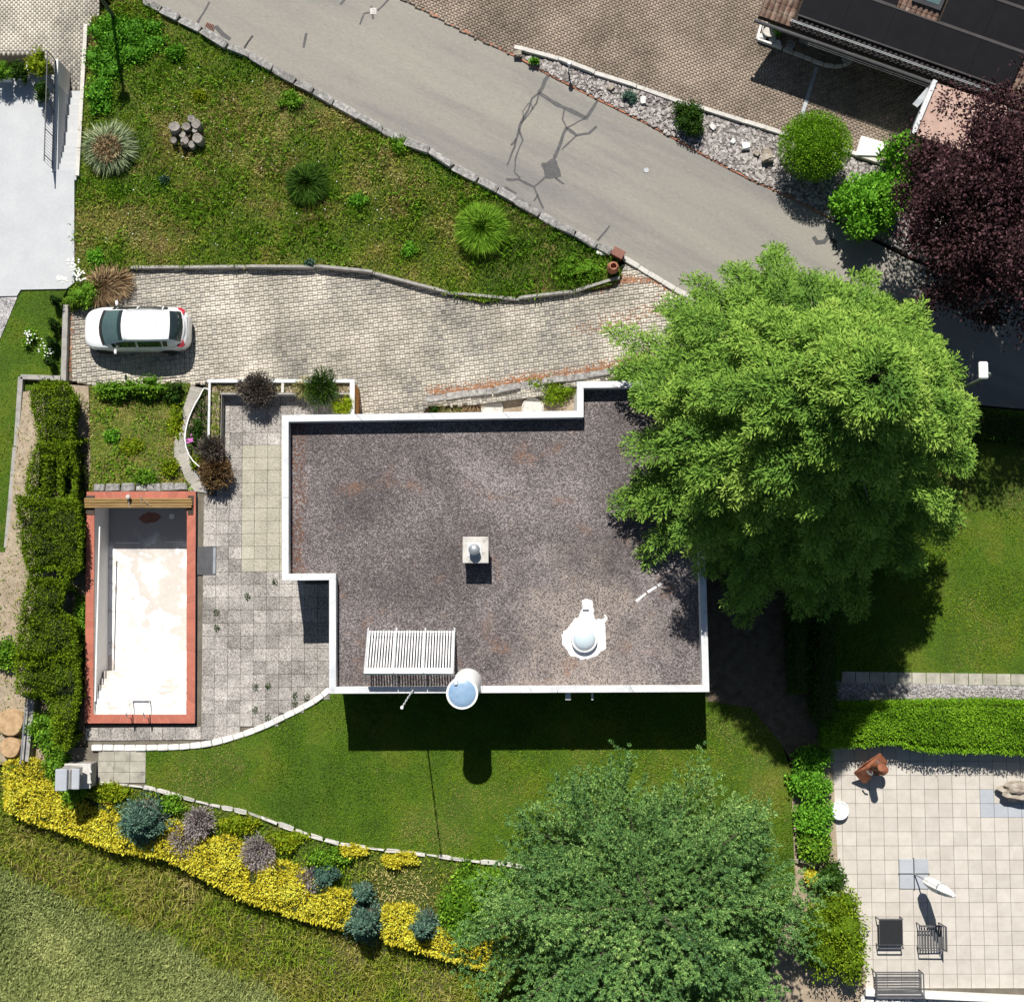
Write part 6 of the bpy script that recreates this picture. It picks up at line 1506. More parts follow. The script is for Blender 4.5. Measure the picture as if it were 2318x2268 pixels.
# front lawn plants
def tuft(name, px, py, surf, r, h, n, L, W, m, label, cat='grass clump', spread=.8, m2=None, droop=.5, group=None, at_h=.4):
    zb = float(surf(*on(px, py, surf).xy)); c = G(px, py, zb + h * at_h); root = empty(name, (c.x, c.y, zb), label, cat, group)
    a = rng.uniform(0, 2 * math.pi, n); q = np.sqrt(rng.random(n)); d = np.stack([np.cos(a), np.sin(a)], 1)
    # each blade: rising piece and hanging tip
    P0 = np.column_stack([d * (q * r * .35)[:, None], np.zeros(n)])
    A0 = unit(np.column_stack([d * (.25 + q * spread)[:, None], np.ones(n)]) + rng.normal(size=(n, 3)) * .15)
    L0 = rng.uniform(.6, 1, n) * h * 1.05
    P1 = P0 + A0 * (L0 * .93)[:, None]
    A1 = unit(A0 * np.array([1.6, 1.6, .0]) + np.array([0, 0, .15]) - np.array([0, 0, 1]) * (droop * rng.uniform(.3, 1.3, n))[:, None] + rng.normal(size=(n, 3)) * .18)
    L1 = rng.uniform(.5, 1.1, n) * L
    r0 = rng.uniform(0, .7, n); r1 = np.clip(rng.uniform(.2, 1, n), 0, 1)
    leaf_obj('blades', np.vstack([P0, P1]), np.vstack([A0, A1]), np.concatenate([L0, L1]), W, np.concatenate([r0, r1]), m, root)
    if m2:
        k = n // 2; a = rng.uniform(0, 6.28, k); q = np.sqrt(rng.random(k)) * r * .55
        Pm = np.column_stack([np.cos(a) * q, np.sin(a) * q - r * .12, h * rng.uniform(.7, 1.05, k)]); Am = unit(rng.normal(size=(k, 3)) + np.array([0, -.3, .1]))
        leaf_obj('dry_plumes', Pm, Am, rng.uniform(.5, 1.2, k) * .2, .035, rng.random(k), m2, root)
    return root
tuft('pampas_grass', 248, 335, z_lawn, 1.05, .7, 1500, .55, .035, 'blade_silver', 'large silvery pampas clump with dry tan plumes in its middle', m2='straw')
tuft('fountain_grass', 695, 415, z_lawn, .95, .55, 3200, .4, .018, 'leaf_deep', 'dark green rounded grass clump in the middle of the front lawn')
tuft('fountain_grass', 1090, 518, z_lawn, 1.05, .7, 4200, .45, .018, 'leaf_green', 'tall green fountain grass clump near the road kerb')
tuft('dry_grass', 235, 648, z_lawn, .9, .45, 900, .55, .03, 'straw', 'rusty dry grass clump hanging over the driveway edge', droop=.9)
tuft('dry_grass', 262, 640, z_lawn, .7, .4, 600, .5, .03, 'straw', 'second rusty dry grass clump beside the driveway corner', droop=.9)
for k, (x, y, rx, ry, lab) in enumerate([(300, 85, 1.55, .95, 'broad bright green creeper patch below the stone kerb'), (245, 62, .75, .6, 'bright green creeper patch beside the lamp post'), (240, 130, .85, .8, 'bright green creeper patch along the paved side yard'), (228, 215, .6, .95, 'bright green creeper patch beside the white steps'), (398, 120, .42, .35, 'small round bright green plant at the creeper edge')]):
    shrub('creeper', x, y, z_lawn, rx, ry, .4, 'leaf_bright', lab, 'creeper', n=int(1300 * rx * ry) + 250, leaf=(.12, .085), lumps=11, tint=(.0, .95), up=.6)
for x, y, r, h, m, lab in [(660, 225, .55, .45, 'leaf_green', 'small shrub with reddish tips near the stone kerb'), (452, 215, .28, .3, 'leaf_lime', 'pale green small plant above the log stumps'), (372, 408, .2, .2, 'leaf_spruce', 'tiny blue-green plant below the log stumps'), (810, 452, .4, .3, 'leaf_bright', 'bright green leafy weed in the middle of the lawn'), (925, 565, .38, .3, 'leaf_bright', 'bright lime weed left of the fountain grass'), (702, 596, .18, .25, 'leaf_spruce', 'small dark conifer seedling on the lawn wall'), (218, 580, .4, .35, 'leaf_bright', 'bright green weed near the white yucca flowers'), (185, 670, .75, .8, 'leaf_green', 'green bush in front of the parked car'), (905, 330, .55, .3, 'leaf_green', 'low green plants against the stone kerb'), (1290, 605, .5, .3, 'leaf_green', 'pale herb clump at the east tip of the front lawn'), (1330, 610, .6, .4, 'leaf_green', 'leafy herb clump beside the clay vase'), (340, 305, .0, .0, None, None)]:
    if m: shrub('lawn_plant', x, y, z_lawn, r, r * .85, h, m, lab, 'plant', n=int(900 * r) + 80, leaf=(.1, .05), lumps=6, tint=(.2, .95), up=.6)
def flowers(name, pts, surf, h, m, r, label, cat='flowers', stems=True):
    x0, y0 = pts[0]; c = on(x0, y0, surf); root = empty(name, c, label, cat)
    for x, y in pts:
        zb = float(surf(*on(x, y, surf).xy)); p = G(x, y, zb + h)
        mb = MB(c); mb.lathe([(0, -r * .5), (r, 0), (r * .5, r * .5), (0, r * .6)], p, 6); mb.build('blossom', m, root)
    return root
for k, (cx_, cy_, w, h_, lab) in enumerate([(165, 600, 14, 20, 'white yucca flower spikes beside the white terrace corner'), (140, 632, 12, 6, 'white yucca flowers leaning over the white terrace edge'), (180, 625, 12, 14, 'white flower spray above the green driveway bush')]):
    flowers('white_flowers', [(cx_ + random.gauss(0, w * .6), cy_ + random.gauss(0, h_ * .6)) for _ in range(26)], flat(-1.2), .7, 'petal_white', .045, lab)
for k, (cx_, cy_, lab) in enumerate([(105, 795, 'white flowering plant on the side lawn by the wall'), (65, 760, 'small white flowering plant out on the side lawn')]):
    flowers('white_flowers', [(cx_ + random.gauss(0, 9), cy_ + random.gauss(0, 12)) for _ in range(20)], flat(-1.17), .45, 'petal_white', .035, lab)
    shrub('flower_plant', cx_, cy_ + 2, flat(-1.17), .3, .4, .4, 'leaf_green', 'green leaves of the ' + lab, 'plant', n=200, lumps=4)
dz_ = [(x, y) for x, y in zip(rng.uniform(230, 900, 150), rng.uniform(150, 560, 150)) if in_poly(np.array([x]), np.array([y]), lawn_up)[0]][:70]
mbd = MB()
for x, y in dz_:
    p = on(x, y, z_lawn); s = random.uniform(.015, .035); mbd.lathe([(s, .12), (s * .6, .15), (0, .15)], p, 6)
o = mbd.build('daisies', 'petal_white'); o['kind'] = 'stuff'
# small conifers along the side lawn wall
for k, (x, y) in enumerate([(124, 680), (120, 735), (118, 775), (112, 820)]):
    shrub('small_conifer', x, y, flat(-1.17), .2, .24, .9, 'leaf_deep', ['narrow dark conifer at the white terrace corner', 'narrow dark conifer, second along the driveway wall', 'narrow dark conifer, third along the driveway wall', 'narrow dark conifer beside the white flowering plant'][k], 'conifer', n=420, leaf=(.09, .035), lumps=4, tint=(0, .6), up=.7)
# bed beside the pool stair
for x, y, rx, ry, h, m, lab in [(250, 884, .85, .36, .8, 'leaf_green', 'leafy green shrub row west part below the driveway'), (325, 880, .95, .45, .9, 'leaf_green', 'leafy green shrub row middle part below the driveway'), (390, 885, .45, .45, .8, 'leaf_deep', 'darker leafy shrub at the head of the stair'), (400, 960, .3, .9, .3, 'leaf_lime', 'lime green groundcover along the upper stair'), (385, 1060, .35, .4, .35, 'leaf_lime', 'lime green groundcover at the lower stair'), (300, 1010, .45, .4, .25, 'leaf_lime', 'yellow-green plants in the middle of the sloping bed'), (255, 990, .35, .3, .25, 'leaf_bright', 'fresh green plants on the dry side of the sloping bed'), (330, 1080, .6, .3, .3, 'leaf_green', 'green groundcover above the pool stone row'), (448, 985, .22, .85, .35, 'leaf_deep', 'dark green planting between hand rail and planter'), (445, 1040, .25, .3, .3, 'leaf_lime', 'lime planting at the foot of the planter')]:
    shrub('bed_plant', x, y, z_pb if x < 440 else flat(-.2), rx, ry, h, m, lab, 'plant', n=int(1500 * rx * ry) + 200, leaf=(.1, .06), lumps=7, tint=(.1, .95), up=.5)
flowers('pink_flowers', [(428 + random.gauss(0, 4), 995 + random.gauss(0, 6)) for _ in range(16)], flat(0), .25, 'petal_pink', .04, 'magenta flowers between the white hand rail and planter')
# planter shrubs
PZ = flat(.34)
twigs('heather_bush', 582, 882, PZ, .75, .7, .75, 'twig_dark', 'grey-brown heather bush leaning over the planter wall', n=2600, L=.16, W=.045)
shrub('heather_core', 580, 885, PZ, .6, .55, .55, 'twig_dark', 'grey-brown lower heather mass under the leaning bush', n=900, leaf=(.1, .04), lumps=5)
twigs('broom_bush', 728, 880, PZ, .65, .75, .9, 'leaf_deep', 'dark green spiky bush in the middle of the planter', n=2200, L=.22, W=.035)
tuft('dry_grass', 690, 878, PZ, .4, .3, 320, .3, .025, 'grass_dry', 'yellow dry grass beside the spiky planter bush')
shrub('yellow_juniper', 775, 922, PZ, .42, .42, .5, 'leaf_lime', 'yellow-green juniper at the roof end of the planter', n=900, leaf=(.09, .03), lumps=6, up=.6, tint=(.3, 1))
grass('dry_grass', [(480, 868), (640, 868), (640, 888), (480, 888)], PZ, 500, .2, .03, 'grass_dry', lean=.8)
grass('dry_grass', [(645, 868), (790, 868), (790, 888), (645, 888)], PZ, 260, .18, .03, 'grass_dry', lean=.8)
grass('dry_grass', [(479, 890), (497, 890), (497, 1036), (479, 1036)], PZ, 600, .2, .03, 'grass_rough', lean=.8)
twigs('brown_bush', 478, 1015, PZ, .6, .55, .6, 'twig_dark', 'greyish brown dry bush over the planter end', n=1800, L=.18, W=.035)
twigs('brown_bush', 488, 1068, flat(.05), .68, .78, .85, 'twig_brown', 'rust-brown dry bush standing on the terrace slabs', n=3000, L=.16, W=.05)
# plants by the house
tuft('dry_grass', 1020, 915, z_nb, .5, .35, 500, .35, .025, 'grass_dry', 'yellow-green grass clump at the west end of the house bed')
tuft('dry_grass', 1072, 908, z_nb, .5, .35, 450, .35, .025, 'straw', 'straw-coloured grass clump beside the first shaft cover')
shrub('moss_plant', 985, 925, z_nb, .3, .25, .25, 'leaf_deep', 'low dark plant in the corner of the house bed', 'plant', n=260, lumps=4)
shrub('house_shrub', 1262, 885, z_nb, .75, .6, .6, 'leaf_thuja', 'olive green shrub against the white parapet corner', n=1300, leaf=(.1, .04), lumps=7, tint=(.3, 1))
shrub('house_shrub', 1215, 872, z_nb, .5, .35, .4, 'leaf_thuja', 'olive moss shrub behind the long wall stones', n=700, leaf=(.1, .04), lumps=6, tint=(.5, 1))
tuft('agave', 1252, 878, z_nb, .35, .45, 60, .3, .07, 'blade_silver', 'pale variegated agave in the olive shrub', 'plant', at_h=1.2)
# south bed
def spruce(name, px, py, surf, r, h, m, label, n=2600):
    zb = float(surf(*on(px, py, surf).xy)); c = G(px, py, zb + h * .4); root = empty(name, (c.x, c.y, zb), label, 'conifer')
    t = rng.random(n) ** .7; a = rng.uniform(0, 6.28, n); lob = 1 + .18 * np.sin(a * 5 + t * 9)
    q = r * (1 - t * .92) * lob * rng.uniform(.55, 1.05, n)
    P_ = np.column_stack([np.cos(a) * q, np.sin(a) * q, h * (.08 + .92 * t)]); A_ = unit(np.column_stack([np.cos(a), np.sin(a), np.full(n, .25)]) + rng.normal(size=(n, 3)) * .45)
    leaf_obj('needles', P_, A_, rng.uniform(.6, 1.2, n) * .15, .05, np.clip(rng.uniform(0, 1, n), 0, 1), m, root)
    mb = MB(); mb.tube([(0, 0, -.1), (0, 0, h * .95)], [r * .1, .015], 7); mb.lathe([(r * .75, .1 * h), (r * .45, .45 * h), (.02, .9 * h)], (0, 0, 0), 9); mb.build('trunk', 'bark', root)
    return root
spruce('blue_spruce', 322, 1858, z_south, 1.15, 1.6, 'leaf_spruce', 'round blue-green spruce in the yellow hedge near the barbecue', n=5200)
spruce('blue_spruce', 825, 2085, z_south, .95, 1.9, 'leaf_spruce', 'blue spruce in the yellow hedge below the dry bed', n=4000)
spruce('blue_spruce', 958, 2095, z_south, .75, 1.6, 'leaf_spruce', 'slimmer blue spruce next to the pine', n=3000)
spruce('blue_spruce', 822, 2022, z_south, .5, 1.0, 'leaf_spruce', 'small blue spruce behind the larger blue spruce', n=1600)
for x, y, r, h, lab in [(415, 1900, .65, .7, 'largest grey dead heather beside the round spruce'), (450, 1860, .6, .6, 'brown-tinged dead heather above the largest grey one'), (585, 1930, .75, .75, 'grey dead heather in the middle of the yellow hedge'), (700, 1995, .55, .6, 'dark grey heather in front of the third yellow stretch')]:
    twigs('dead_heather', x, y, z_south, r, r, h, 'twig_grey', lab, n=2200, L=.17, W=.04)
shrub('dark_heather', 735, 1985, z_south, .6, .5, .7, 'leaf_spruce', 'dark green heather beside the grey heather', n=1200, leaf=(.1, .04), lumps=6)
shrub('garden_shrub', 1060, 2040, z_south, 1.0, 1.5, 1.2, 'leaf_green', 'tall leafy green shrub between dry bed and pine', n=4200, leaf=(.14, .07), lumps=12, tint=(.1, .95))
shrub('garden_shrub', 1120, 1990, z_south, .7, .5, .9, 'leaf_green', 'leafy green shrub at the lawn edging by the pine', n=1400, leaf=(.14, .07), lumps=7, tint=(.2, 1))
for x, y, rx, ry, m, lab in [(800, 1925, .55, .25, 'leaf_yellow', 'yellow groundcover along the lawn edging, west half'), (900, 1945, .75, .3, 'leaf_yellow', 'yellow groundcover along the lawn edging, east half'), (640, 1900, .9, .4, 'leaf_lime', 'lime groundcover behind the middle heather'), (540, 1865, .9, .4, 'leaf_lime', 'lime groundcover below the rough lawn edging'), (250, 1790, .65, .45, 'leaf_lime', 'bright green plants between barbecue and round spruce'), (385, 1820, .6, .35, 'leaf_green', 'green plants behind the round spruce'), (750, 1940, .8, .4, 'leaf_green', 'green groundcover above the bare dry soil')]:
    shrub('groundcover', x, y, z_south, rx, ry, .3, m, lab, 'groundcover', n=int(2200 * rx * ry) + 200, leaf=(.11, .07), lumps=9, tint=(.2, 1), up=.7)
for x, y, rx, ry, h, lab in [(110, 1660, .95, .8, 1.0, 'dense green shrub south of the thuja hedge'), (130, 1735, .6, .8, .8, 'green shrub beside the barbecue wall'), (165, 1790, .55, .5, .6, 'green shrub between barbecue and yellow hedge'), (182, 1420, .3, 1.6, .6, 'low ivy strip along the pool wall'), (12, 1480, .5, .6, .5, 'broad-leaved vegetable plant at the western edge')]:
    shrub('garden_shrub', x, y, z_hb if y < 1750 else z_south, rx, ry, h, 'leaf_green', lab, n=int(1900 * rx * ry) + 300, leaf=(.12, .07), lumps=9, tint=(.1, .95))
# east border bushes
for x, y, rx, ry, h, m, lab in [(1838, 1715, .7, .5, 1.0, 'leaf_bright', 'bright bush at the corner of the clipped hedge'), (1838, 1775, .75, .75, 1.0, 'leaf_bright', 'bright green border bush beside the rusty sculpture'), (1845, 1850, .75, .7, 1.0, 'leaf_bright', 'bright green border bush beside the white bowl'), (1840, 1915, .7, .7, .9, 'leaf_green', 'deeper green border bush below the white bowl'), (1875, 1990, .6, .6, 1.0, 'leaf_deep', 'dark feathery border bush across from the parasol'), (1838, 1985, .25, .28, .7, 'leaf_yellow', 'small yellow-green cypress in the border'), (1890, 2110, 1.35, 1.75, 2.0, 'leaf_thuja', 'large olive laurel bush beside the low table')]:
    shrub('border_bush', x, y, flat(-.15), rx, ry, h, m, lab, n=int(2600 * rx * ry) + 300, leaf=(.13, .07) if y < 2050 else (.12, .06), lumps=8 if y < 2050 else 13, tint=(.15, 1))
mb = MB(G(1800, 1945, 0))
for k in range(7):
    a = G(1790 + k, 1945, 0); b = G(1835 + random.gauss(0, 6), 1955 + random.gauss(0, 8), .3); mb.tube([a, b], .015, 4)
o = mb.build('dead_branches', 'bark_pale'); tag(o, 'bundle of bare dead branches in the border', 'branches')

# ------------------------------------------------------------------ trees
def cedar(base, H, prof, name, label, m, nb=120, seed=3):
    r_ = np.random.default_rng(seed)
    root = empty(name, base, label, 'tree')
    az_p = np.radians([p[0] for p in prof] + [360 + prof[0][0]]); rad_p = np.array([p[1] for p in prof] + [prof[0][1]])
    mb = MB(); mb.tube([(0, 0, -.2), (.1, 0, H * .35), (.0, .1, H * .7), (.1, .1, H)], [.38, .27, .12, .008], 9); mb.build('trunk', 'bark', root)
    limbs = MB(); Ps, As, Ls, Rs = [], [], [], []
    for i in range(nb):
        f = (i + .5) / nb; z = 1.2 + (H - 1.5) * (1 - (1 - f) ** 1.15)
        az = i * 2.39996 + r_.normal() * .15
        R = np.interp(az % (2 * math.pi), az_p, rad_p)
        k = 1 - max(0, (z - 4.2) / (H - 4.0)) ** 1.35
        if z < 4.2: k = .8 + .2 * (z - 1.2) / 3.0
        L = max(.7, R * k * r_.uniform(.86, 1.06)); up = .22 + .25 * f
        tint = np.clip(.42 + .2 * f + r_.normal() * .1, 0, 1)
        dirv = np.array([math.cos(az), math.sin(az)])
        def pt(t): return np.array([dirv[0] * L * t, dirv[1] * L * t, z + L * (up * t - (.42 + .1 * f) * t * t)])
        if f < .93: limbs.tube([pt(0), pt(.35), pt(.7), pt(.97)], [.012 + .011 * L, .008 + .008 * L, .006 + .002 * L, .004], 5)
        n2 = int(L * 3.3) + 3
        for j in range(n2):
            t = .12 + .88 * (j + r_.random()) / n2
            for sg in (-1, 1):
                l2 = (.3 + .42 * L * (1 - t) * .75 + .42 * (1 - abs(t - .65))) * r_.uniform(.7, 1.2)
                a2 = az + sg * (math.radians(r_.uniform(22, 58)) * (1.08 - .5 * t)); d2 = np.array([math.cos(a2), math.sin(a2), r_.uniform(-.25, .18)])
                o_ = pt(t) + np.array([0, 0, r_.uniform(-.2, .12)]); m2 = int(l2 / .075) + 2; s = np.linspace(.04, 1, m2)
                q = o_ + d2 * (l2 * s)[:, None]; q[:, 2] -= .34 * l2 * s * s
                for side in (-1, 1):      # twigs left and right of the plume, needles along each twig
                    a3 = a2 + side * math.radians(42) + r_.normal(size=m2) * .16; lt = (.1 + .2 * np.sin(math.pi * np.clip(.12 + .8 * s, 0, 1))) * r_.uniform(.75, 1.2, m2)
                    dt = np.column_stack([np.cos(a3), np.sin(a3), r_.uniform(-.3, .1, m2)])
                    for kk in (.0, .33, .66):
                        Ps.append(q + dt * (lt * kk)[:, None]); As.append(dt + r_.normal(size=(m2, 3)) * .28); Ls.append(lt * r_.uniform(.42, .62, m2) + .02)
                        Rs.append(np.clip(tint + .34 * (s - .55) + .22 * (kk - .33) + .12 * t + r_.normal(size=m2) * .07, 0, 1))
    P_ = np.vstack(Ps); A_ = unit(np.vstack(As)); L_ = np.concatenate(Ls); R_ = np.concatenate(Rs)
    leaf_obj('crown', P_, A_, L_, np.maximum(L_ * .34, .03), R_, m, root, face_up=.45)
    limbs.build('limbs', 'bark_pale', root)
    return root
cb = G(1740, 1008, 0)
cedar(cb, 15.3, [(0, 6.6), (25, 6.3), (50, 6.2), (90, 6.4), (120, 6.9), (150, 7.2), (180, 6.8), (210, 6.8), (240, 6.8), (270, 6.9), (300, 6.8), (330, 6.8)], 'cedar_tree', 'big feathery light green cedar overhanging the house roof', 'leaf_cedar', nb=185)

def pine(base, H, prof, name, label, seed=5, nb=130):
    r_ = np.random.default_rng(seed); root = empty(name, base, label, 'tree')
    az_p = np.radians([p[0] for p in prof] + [360 + prof[0][0]]); rad_p = np.array([p[1] for p in prof] + [prof[0][1]])
    mb = MB(); mb.tube([(0, 0, -.2), (.1, .1, H * .4), (0, 0, H * .9)], [.3, .2, .05], 9); mb.build('trunk', 'bark', root)
    limbs = MB(); SP, SA, ST = [], [], []
    for i in range(nb):
        f = (i + .5) / nb; z = .8 + (H - 1.6) * f; az = i * 2.39996 + r_.normal() * .2; ox, oy = r_.normal(size=2) * 1.1 * f
        R = np.interp(az % (2 * math.pi), az_p, rad_p); k = math.sqrt(max(.05, 1 - f ** 2.2)); L = max(.5, R * k * r_.uniform(.85, 1.05)); up = .35
        dirv = np.array([math.cos(az), math.sin(az)]); tint = .45 + r_.normal() * .12
        def pt(t): return np.array([ox * t + dirv[0] * L * t, oy * t + dirv[1] * L * t, z + L * (up * t * t * .8 + .05 * t)])
        limbs.tube([pt(0), pt(.5), pt(.9)], [.04, .02, .006], 5)
        n2 = int(L * 2.7) + 3
        for j in range(n2):
            t = .06 + .94 * (j + r_.random()) / n2
            for sg in (-1, 1):
                l2 = (.4 + .42 * L * (1 - t) * .8 + .35) * r_.uniform(.6, 1.2); a2 = az + sg * math.radians(r_.uniform(25, 70)) * (1.1 - .6 * t)
                d2 = np.array([math.cos(a2), math.sin(a2), r_.uniform(.0, .45)]); m2 = int(l2 / .09) + 1; s = (np.arange(m2) + r_.random(m2)) / m2
                q = pt(t) + d2 * (l2 * s)[:, None] + r_.normal(size=(m2, 3)) * .05
                SP.append(q); SA.append(np.tile([d2[0] * .6, d2[1] * .6, .85], (m2, 1)) + r_.normal(size=(m2, 3)) * .25); ST.append(np.clip(tint + r_.normal(size=m2) * .12, 0, 1))
    S = np.vstack(SP); A = unit(np.vstack(SA)); T = np.concatenate(ST); n = len(S)
    # every shoot is a brush of needle bundles round its axis
    k = 11; U = unit(np.cross(A, r_.normal(size=(n, 3)))); Wv = np.cross(A, U)
    ph = r_.uniform(0, 6.28, (n, 1)) + np.arange(k)[None] * (2 * math.pi / 7) ; op = np.where(np.arange(k) < 7, .95, .35)[None] * r_.uniform(.8, 1.2, (n, k))
    D = A[:, None] + (U[:, None] * np.cos(ph)[..., None] + Wv[:, None] * np.sin(ph)[..., None]) * op[..., None]
    off = (np.arange(k) / k * .07)[None, :, None]
    P_ = (S[:, None] + A[:, None] * off).reshape(-1, 3); D = unit(D.reshape(-1, 3)); R_ = np.clip(np.repeat(T, k) + np.tile(np.where(np.arange(k) < 7, .12, -.05), n) + r_.normal(size=n * k) * .12, 0, 1)
    leaf_obj('crown', P_, D, r_.uniform(.1, .17, n * k), .034, R_, 'leaf_pine', root)
    limbs.build('limbs', 'bark', root); return root
pine(G(1445, 1985, 0), 6.8, [(0, 5.6), (20, 5.3), (40, 5.4), (55, 6.0), (62, 5.2), (68, 3.6), (76, 3.7), (88, 4.7), (105, 4.8), (125, 5.0), (150, 5.5), (165, 5.4), (185, 6.2), (200, 6.7), (225, 6.9), (270, 6.2), (315, 5.8)], 'pine_tree', 'broad dark green pine covering the lawn corner')

def broadleaf(base, H, r, name, label, m, n_cl=260, per=230, leaf=(.17, .12), seed=9, zc=.6):
    r_ = np.random.default_rng(seed); root = empty(name, base, label, 'tree')
    mb = MB(); mb.tube([(0, 0, -.2), (.1, 0, H * .25), (0, .1, H * .5)], [.28, .22, .14], 9); mb.build('trunk', 'bark', root)
    limbs = MB(); Ps, As, Rs = [], [], []
    d = unit(r_.normal(size=(n_cl, 3))); d = d[d[:, 2] > -.75]; q = r_.uniform(.2, 1.0, len(d)) ** .6
    cl = d * (q * (1 + .12 * np.sin(np.arctan2(d[:, 1], d[:, 0]) * 4 + d[:, 2] * 5)))[:, None] * np.array([r, r, H * .42]) + np.array([0, 0, H * zc])
    for i, c in enumerate(cl):
        if i % 4 == 0: limbs.tube([(0, 0, H * .3), c * np.array([.5, .5, .72]), c], [.07, .04, .012], 5)
        s = r_.uniform(.3, .62); p = c + r_.normal(size=(per, 3)) * np.array([s * .62, s * .62, s * .34]); dd = unit(p - c)
        Ps.append(p); As.append(unit(dd * .7 + np.array([0, 0, -.15]) + r_.normal(size=(per, 3)) * .6)); Rs.append(np.clip(r_.uniform(0, .9, per) + r_.normal() * .12, 0, 1))
    P_ = np.vstack(Ps)
    leaf_obj('crown', P_, np.vstack(As), r_.uniform(.6, 1.2, len(P_)) * leaf[0], r_.uniform(.6, 1.2, len(P_)) * leaf[1], np.concatenate(Rs), m, root, face_up=.25)
    limbs.build('limbs', 'bark', root); return root
broadleaf(G(2200, 570, 0), 9.3, 4.4, 'purple_maple', 'dark purple-leaved tree shading road and garage roof', 'leaf_purple', n_cl=430, per=290, leaf=(.14, .09))

# ------------------------------------------------------------------ grass
def dry_patches(X, Y, big):
    t = (big - .5) * 1.7 + .47
    for x, y, r, k in ((420, 330, 1.2, .5), (600, 590, 2.2, .25), (330, 270, .9, .35), (300, 590, 1.5, .35), (180, 560, .8, .4), (640, 260, .8, .35), (200, 500, 1.0, .3)):
        p = G(x, y, -1); t = t + k * np.exp(-((X - p.x) ** 2 + (Y - p.y) ** 2) / (r * r))
    return t - .12 * smooth((X + 3) / 4) - .02 + .3 * (vnoise(X, Y, 4.2, 4) - .5)
grass('rough_grass', lawn_up, z_lawn, 330, .22, .035, 'grass_rough', lean=.75, tint=dry_patches)
grass('tall_weeds', lawn_up, z_lawn, 120, .34, .05, 'leaf_green', lean=.7, tint=lambda X, Y, b: .25 + .6 * b, mask=lambda X, Y: (vnoise(X, Y, .8, 7) * .6 + vnoise(X, Y, 2.4, 3) * .4) > .56)
grass('straw_tufts', lawn_up, z_lawn, 110, .3, .022, 'straw', lean=.9, tint=lambda X, Y, b: .2 + .4 * b, mask=lambda X, Y: ((vnoise(X, Y, .9, 2) * .6 + vnoise(X, Y, 2.1, 6) * .4) > .6) & (X < 2))
def lawn_t(X, Y, big):
    t = .3 + 1.3 * (big - .4) + .35 * (vnoise(X, Y, 3.3, 0) - .5) + .2 * smooth((X - .5) / 6) * vnoise(X, Y, 1.5, 6)
    for x, y, r, k in ((1200, 1740, 1.3, .4), (1340, 1750, 1.5, .35), (1100, 1800, 1.2, .25), (1500, 1750, 1.4, .35), (1700, 1680, 1.5, .35), (430, 1740, 1.4, .4), (520, 1720, .9, .35), (1010, 1900, 1.3, .4), (930, 1880, 1.0, .3), (1740, 1800, 1.2, .4)):
        p = G(x, y); t = t + k * np.exp(-((X - p.x) ** 2 + (Y - p.y) ** 2) / (r * r))
    return t
grass('mown_grass', lawn_s, flat(-.01), 620, .06, .032, 'grass_lawn', lean=.9, tint=lawn_t)
def elawn_t(X, Y, big):
    d1 = G(2290, 1085); return .55 + 1.1 * (big - .45) + .75 * np.exp(-(((X - d1.x) / 3.2) ** 2 + ((Y - d1.y) / 1.5) ** 2)) + .12 * np.exp(-(((X - 17) / 2) ** 2 + ((Y - 1) / 2.5) ** 2))
grass('mown_grass', [(1890, 1000), (1900, 845), (2060, 895), (2420, 960), (2420, 1520), (1890, 1516)], flat(-.03), 620, .06, .035, 'grass_lawn', lean=.9, tint=elawn_t)
grass('mown_grass', ll_poly, flat(-1.17), 420, .06, .035, 'grass_lawn', lean=.9, tint=lambda X, Y, b: .3 + .5 * b)
grass('rough_grass', pb_poly, z_pb, 330, .16, .03, 'grass_rough', lean=.9, tint=lambda X, Y, b: .45 + .9 * (b - .3))
grass('stair_weeds', [(380 + x / 4.23, 840 + y / 4.23) for x, y in STAIR_R] + [(490, 1085), (476, 1000), (468, 870)], z_sb, 300, .2, .05, 'leaf_deep', lean=.8, tint=lambda X, Y, b: .3 + .8 * b)
grass('bed_straw', pb_poly, z_pb, 130, .2, .03, 'straw', lean=1.0, tint=lambda X, Y, b: .4 + .4 * b, mask=lambda X, Y: vnoise(X, Y, .9, 1) > .5)
grass('bed_weeds', pb_poly, z_pb, 160, .22, .06, 'leaf_green', lean=.8, tint=lambda X, Y, b: .3 + .6 * b, mask=lambda X, Y: vnoise(X, Y, .6, 4) > .58)
def south_t(X, Y, b):
    t = .1 + .6 * b
    for x, y in ((880, 2000), (960, 2010), (900, 2050)):
        p = G(x, y, -.4); t = t + .5 * np.exp(-((X - p.x) ** 2 + (Y - p.y) ** 2) / 1.2)
    return t
grass('rough_grass', bed_s, z_south, 230, .17, .035, 'grass_rough', lean=.9, tint=south_t)
grass('rough_grass', hb_poly, z_hb, 45, .18, .035, 'grass_rough', lean=.9)
FIELD = [(-40, 1945), (0, 1955), (90, 1998), (200, 2045), (290, 2085), (400, 2115), (480, 2180), (590, 2215), (690, 2290), (690, 2340), (-40, 2340)]
FB = [(on(x, y, z_mead).x, on(x, y, z_mead).y) for x, y in FIELD]
grass('meadow_grass', mead, z_mead, 380, .5, .032, 'grass_rough', lean=.7, tint=lambda X, Y, b: .2 + .8 * b, wind=(.05, .1), mask=lambda X, Y: ~in_poly(X, Y, FB))
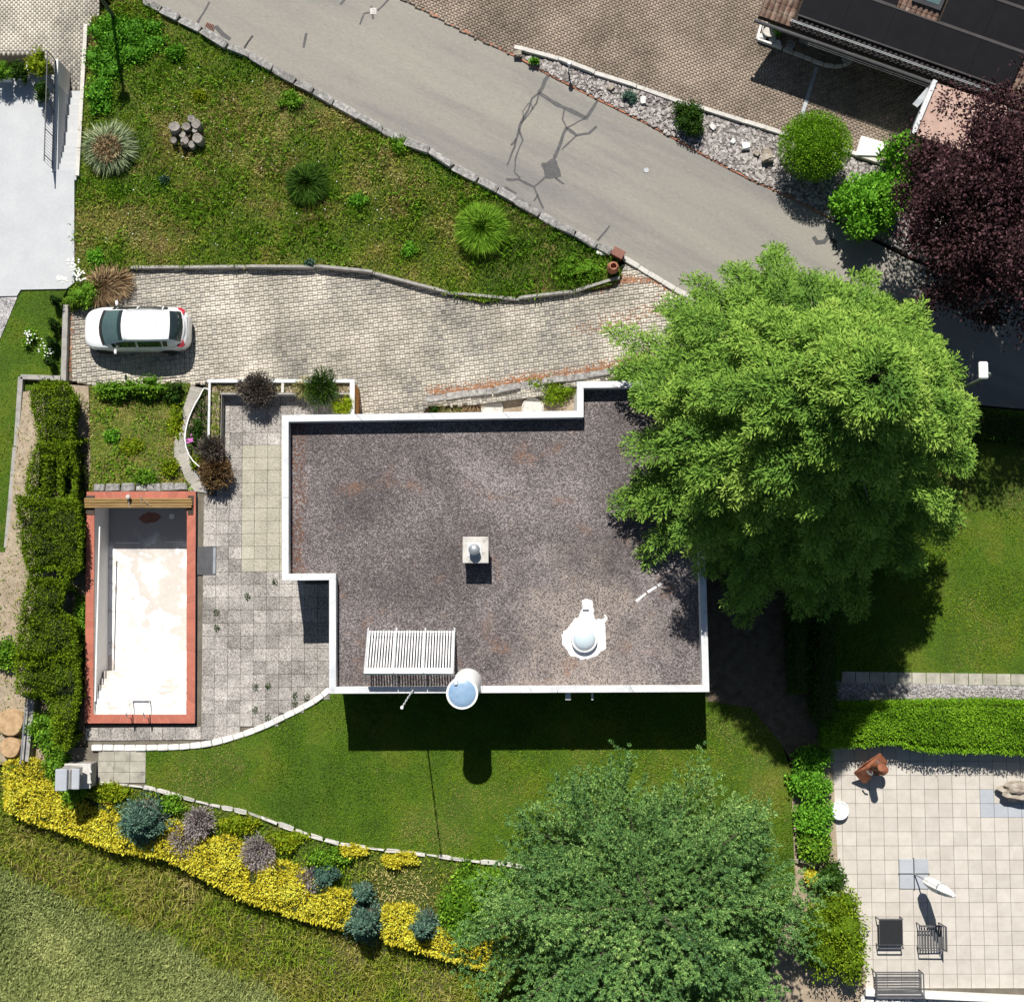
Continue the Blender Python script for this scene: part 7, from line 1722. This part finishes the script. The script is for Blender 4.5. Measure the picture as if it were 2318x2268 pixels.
grass('crop', FIELD, flat(-.75), 1100, .24, .042, 'crop', lean=.8, tint=lambda X, Y, b: .08 + .75 * b)
grass('straw_path', [(-40, 1895), (0, 1908), (90, 1965), (170, 2020), (260, 2075), (170, 2045), (85, 1992), (0, 1950), (-40, 1940)], z_mead, 160, .3, .03, 'straw', lean=1.0, tint=lambda X, Y, b: .6 + .3 * b)
grass('weeds', [(1770, 1690), (1800, 1690), (1800, 2000), (1775, 2000)], flat(-.05), 90, .12, .03, 'grass_dry', lean=.9)
for k, (x, y) in enumerate([(490, 1385), (490, 1420), (578, 1555), (607, 1552), (695, 1577), (667, 1572), (577, 1606), (607, 1625), (667, 1592), (622, 1317), (560, 1350)]):
    shrub('slab_weed', x, y, Z0, .08, .1, .08, 'leaf_deep', 'tiny weed growing in a joint of the pool terrace', 'weed', group='weeds in the terrace joints', n=60, leaf=(.07, .025), lumps=1, core=False)
grass('driveway_weeds', [(300, 614), (800, 610), (1090, 692), (1390, 655), (1390, 665), (1090, 702), (800, 622), (300, 626)], z_drive, 26, .1, .03, 'grass_rough', lean=1.0)

# rusty needle litter along the driveway edges
def litter(name, pts, surf, n, spread):
    L_, at = polyline([on(x, y, surf) for x, y in pts], 1)
    q = np.array([at(d)[:] for d in rng.uniform(0, L_, n)]); q[:, 0] += rng.normal(size=n) * spread; q[:, 1] += np.abs(rng.normal(size=n)) * spread
    q[:, 2] = np.asarray(surf(q[:, 0], q[:, 1])) + .03
    A = unit(np.column_stack([rng.normal(size=(n, 2)), rng.uniform(0, .15, n)]))
    leaf_obj(name, q, A, rng.uniform(.04, .12, n), .035, rng.random(n), 'litter', None, face_up=.9, kind='stuff')
litter('needle_litter', [(975, 893), (1062, 886), (1196, 864), (1310, 850), (1420, 825), (1500, 800)], z_drive, 1500, .16)
litter('needle_litter', [(1350, 665), (1410, 640), (1480, 640), (1545, 672)], z_drive, 500, .14)
litter('needle_litter', [(1300, 760), (1420, 740), (1500, 700)], z_drive, 260, .3)
litter('needle_litter', [(158, 700), (158, 855)], z_drive, 200, .06)
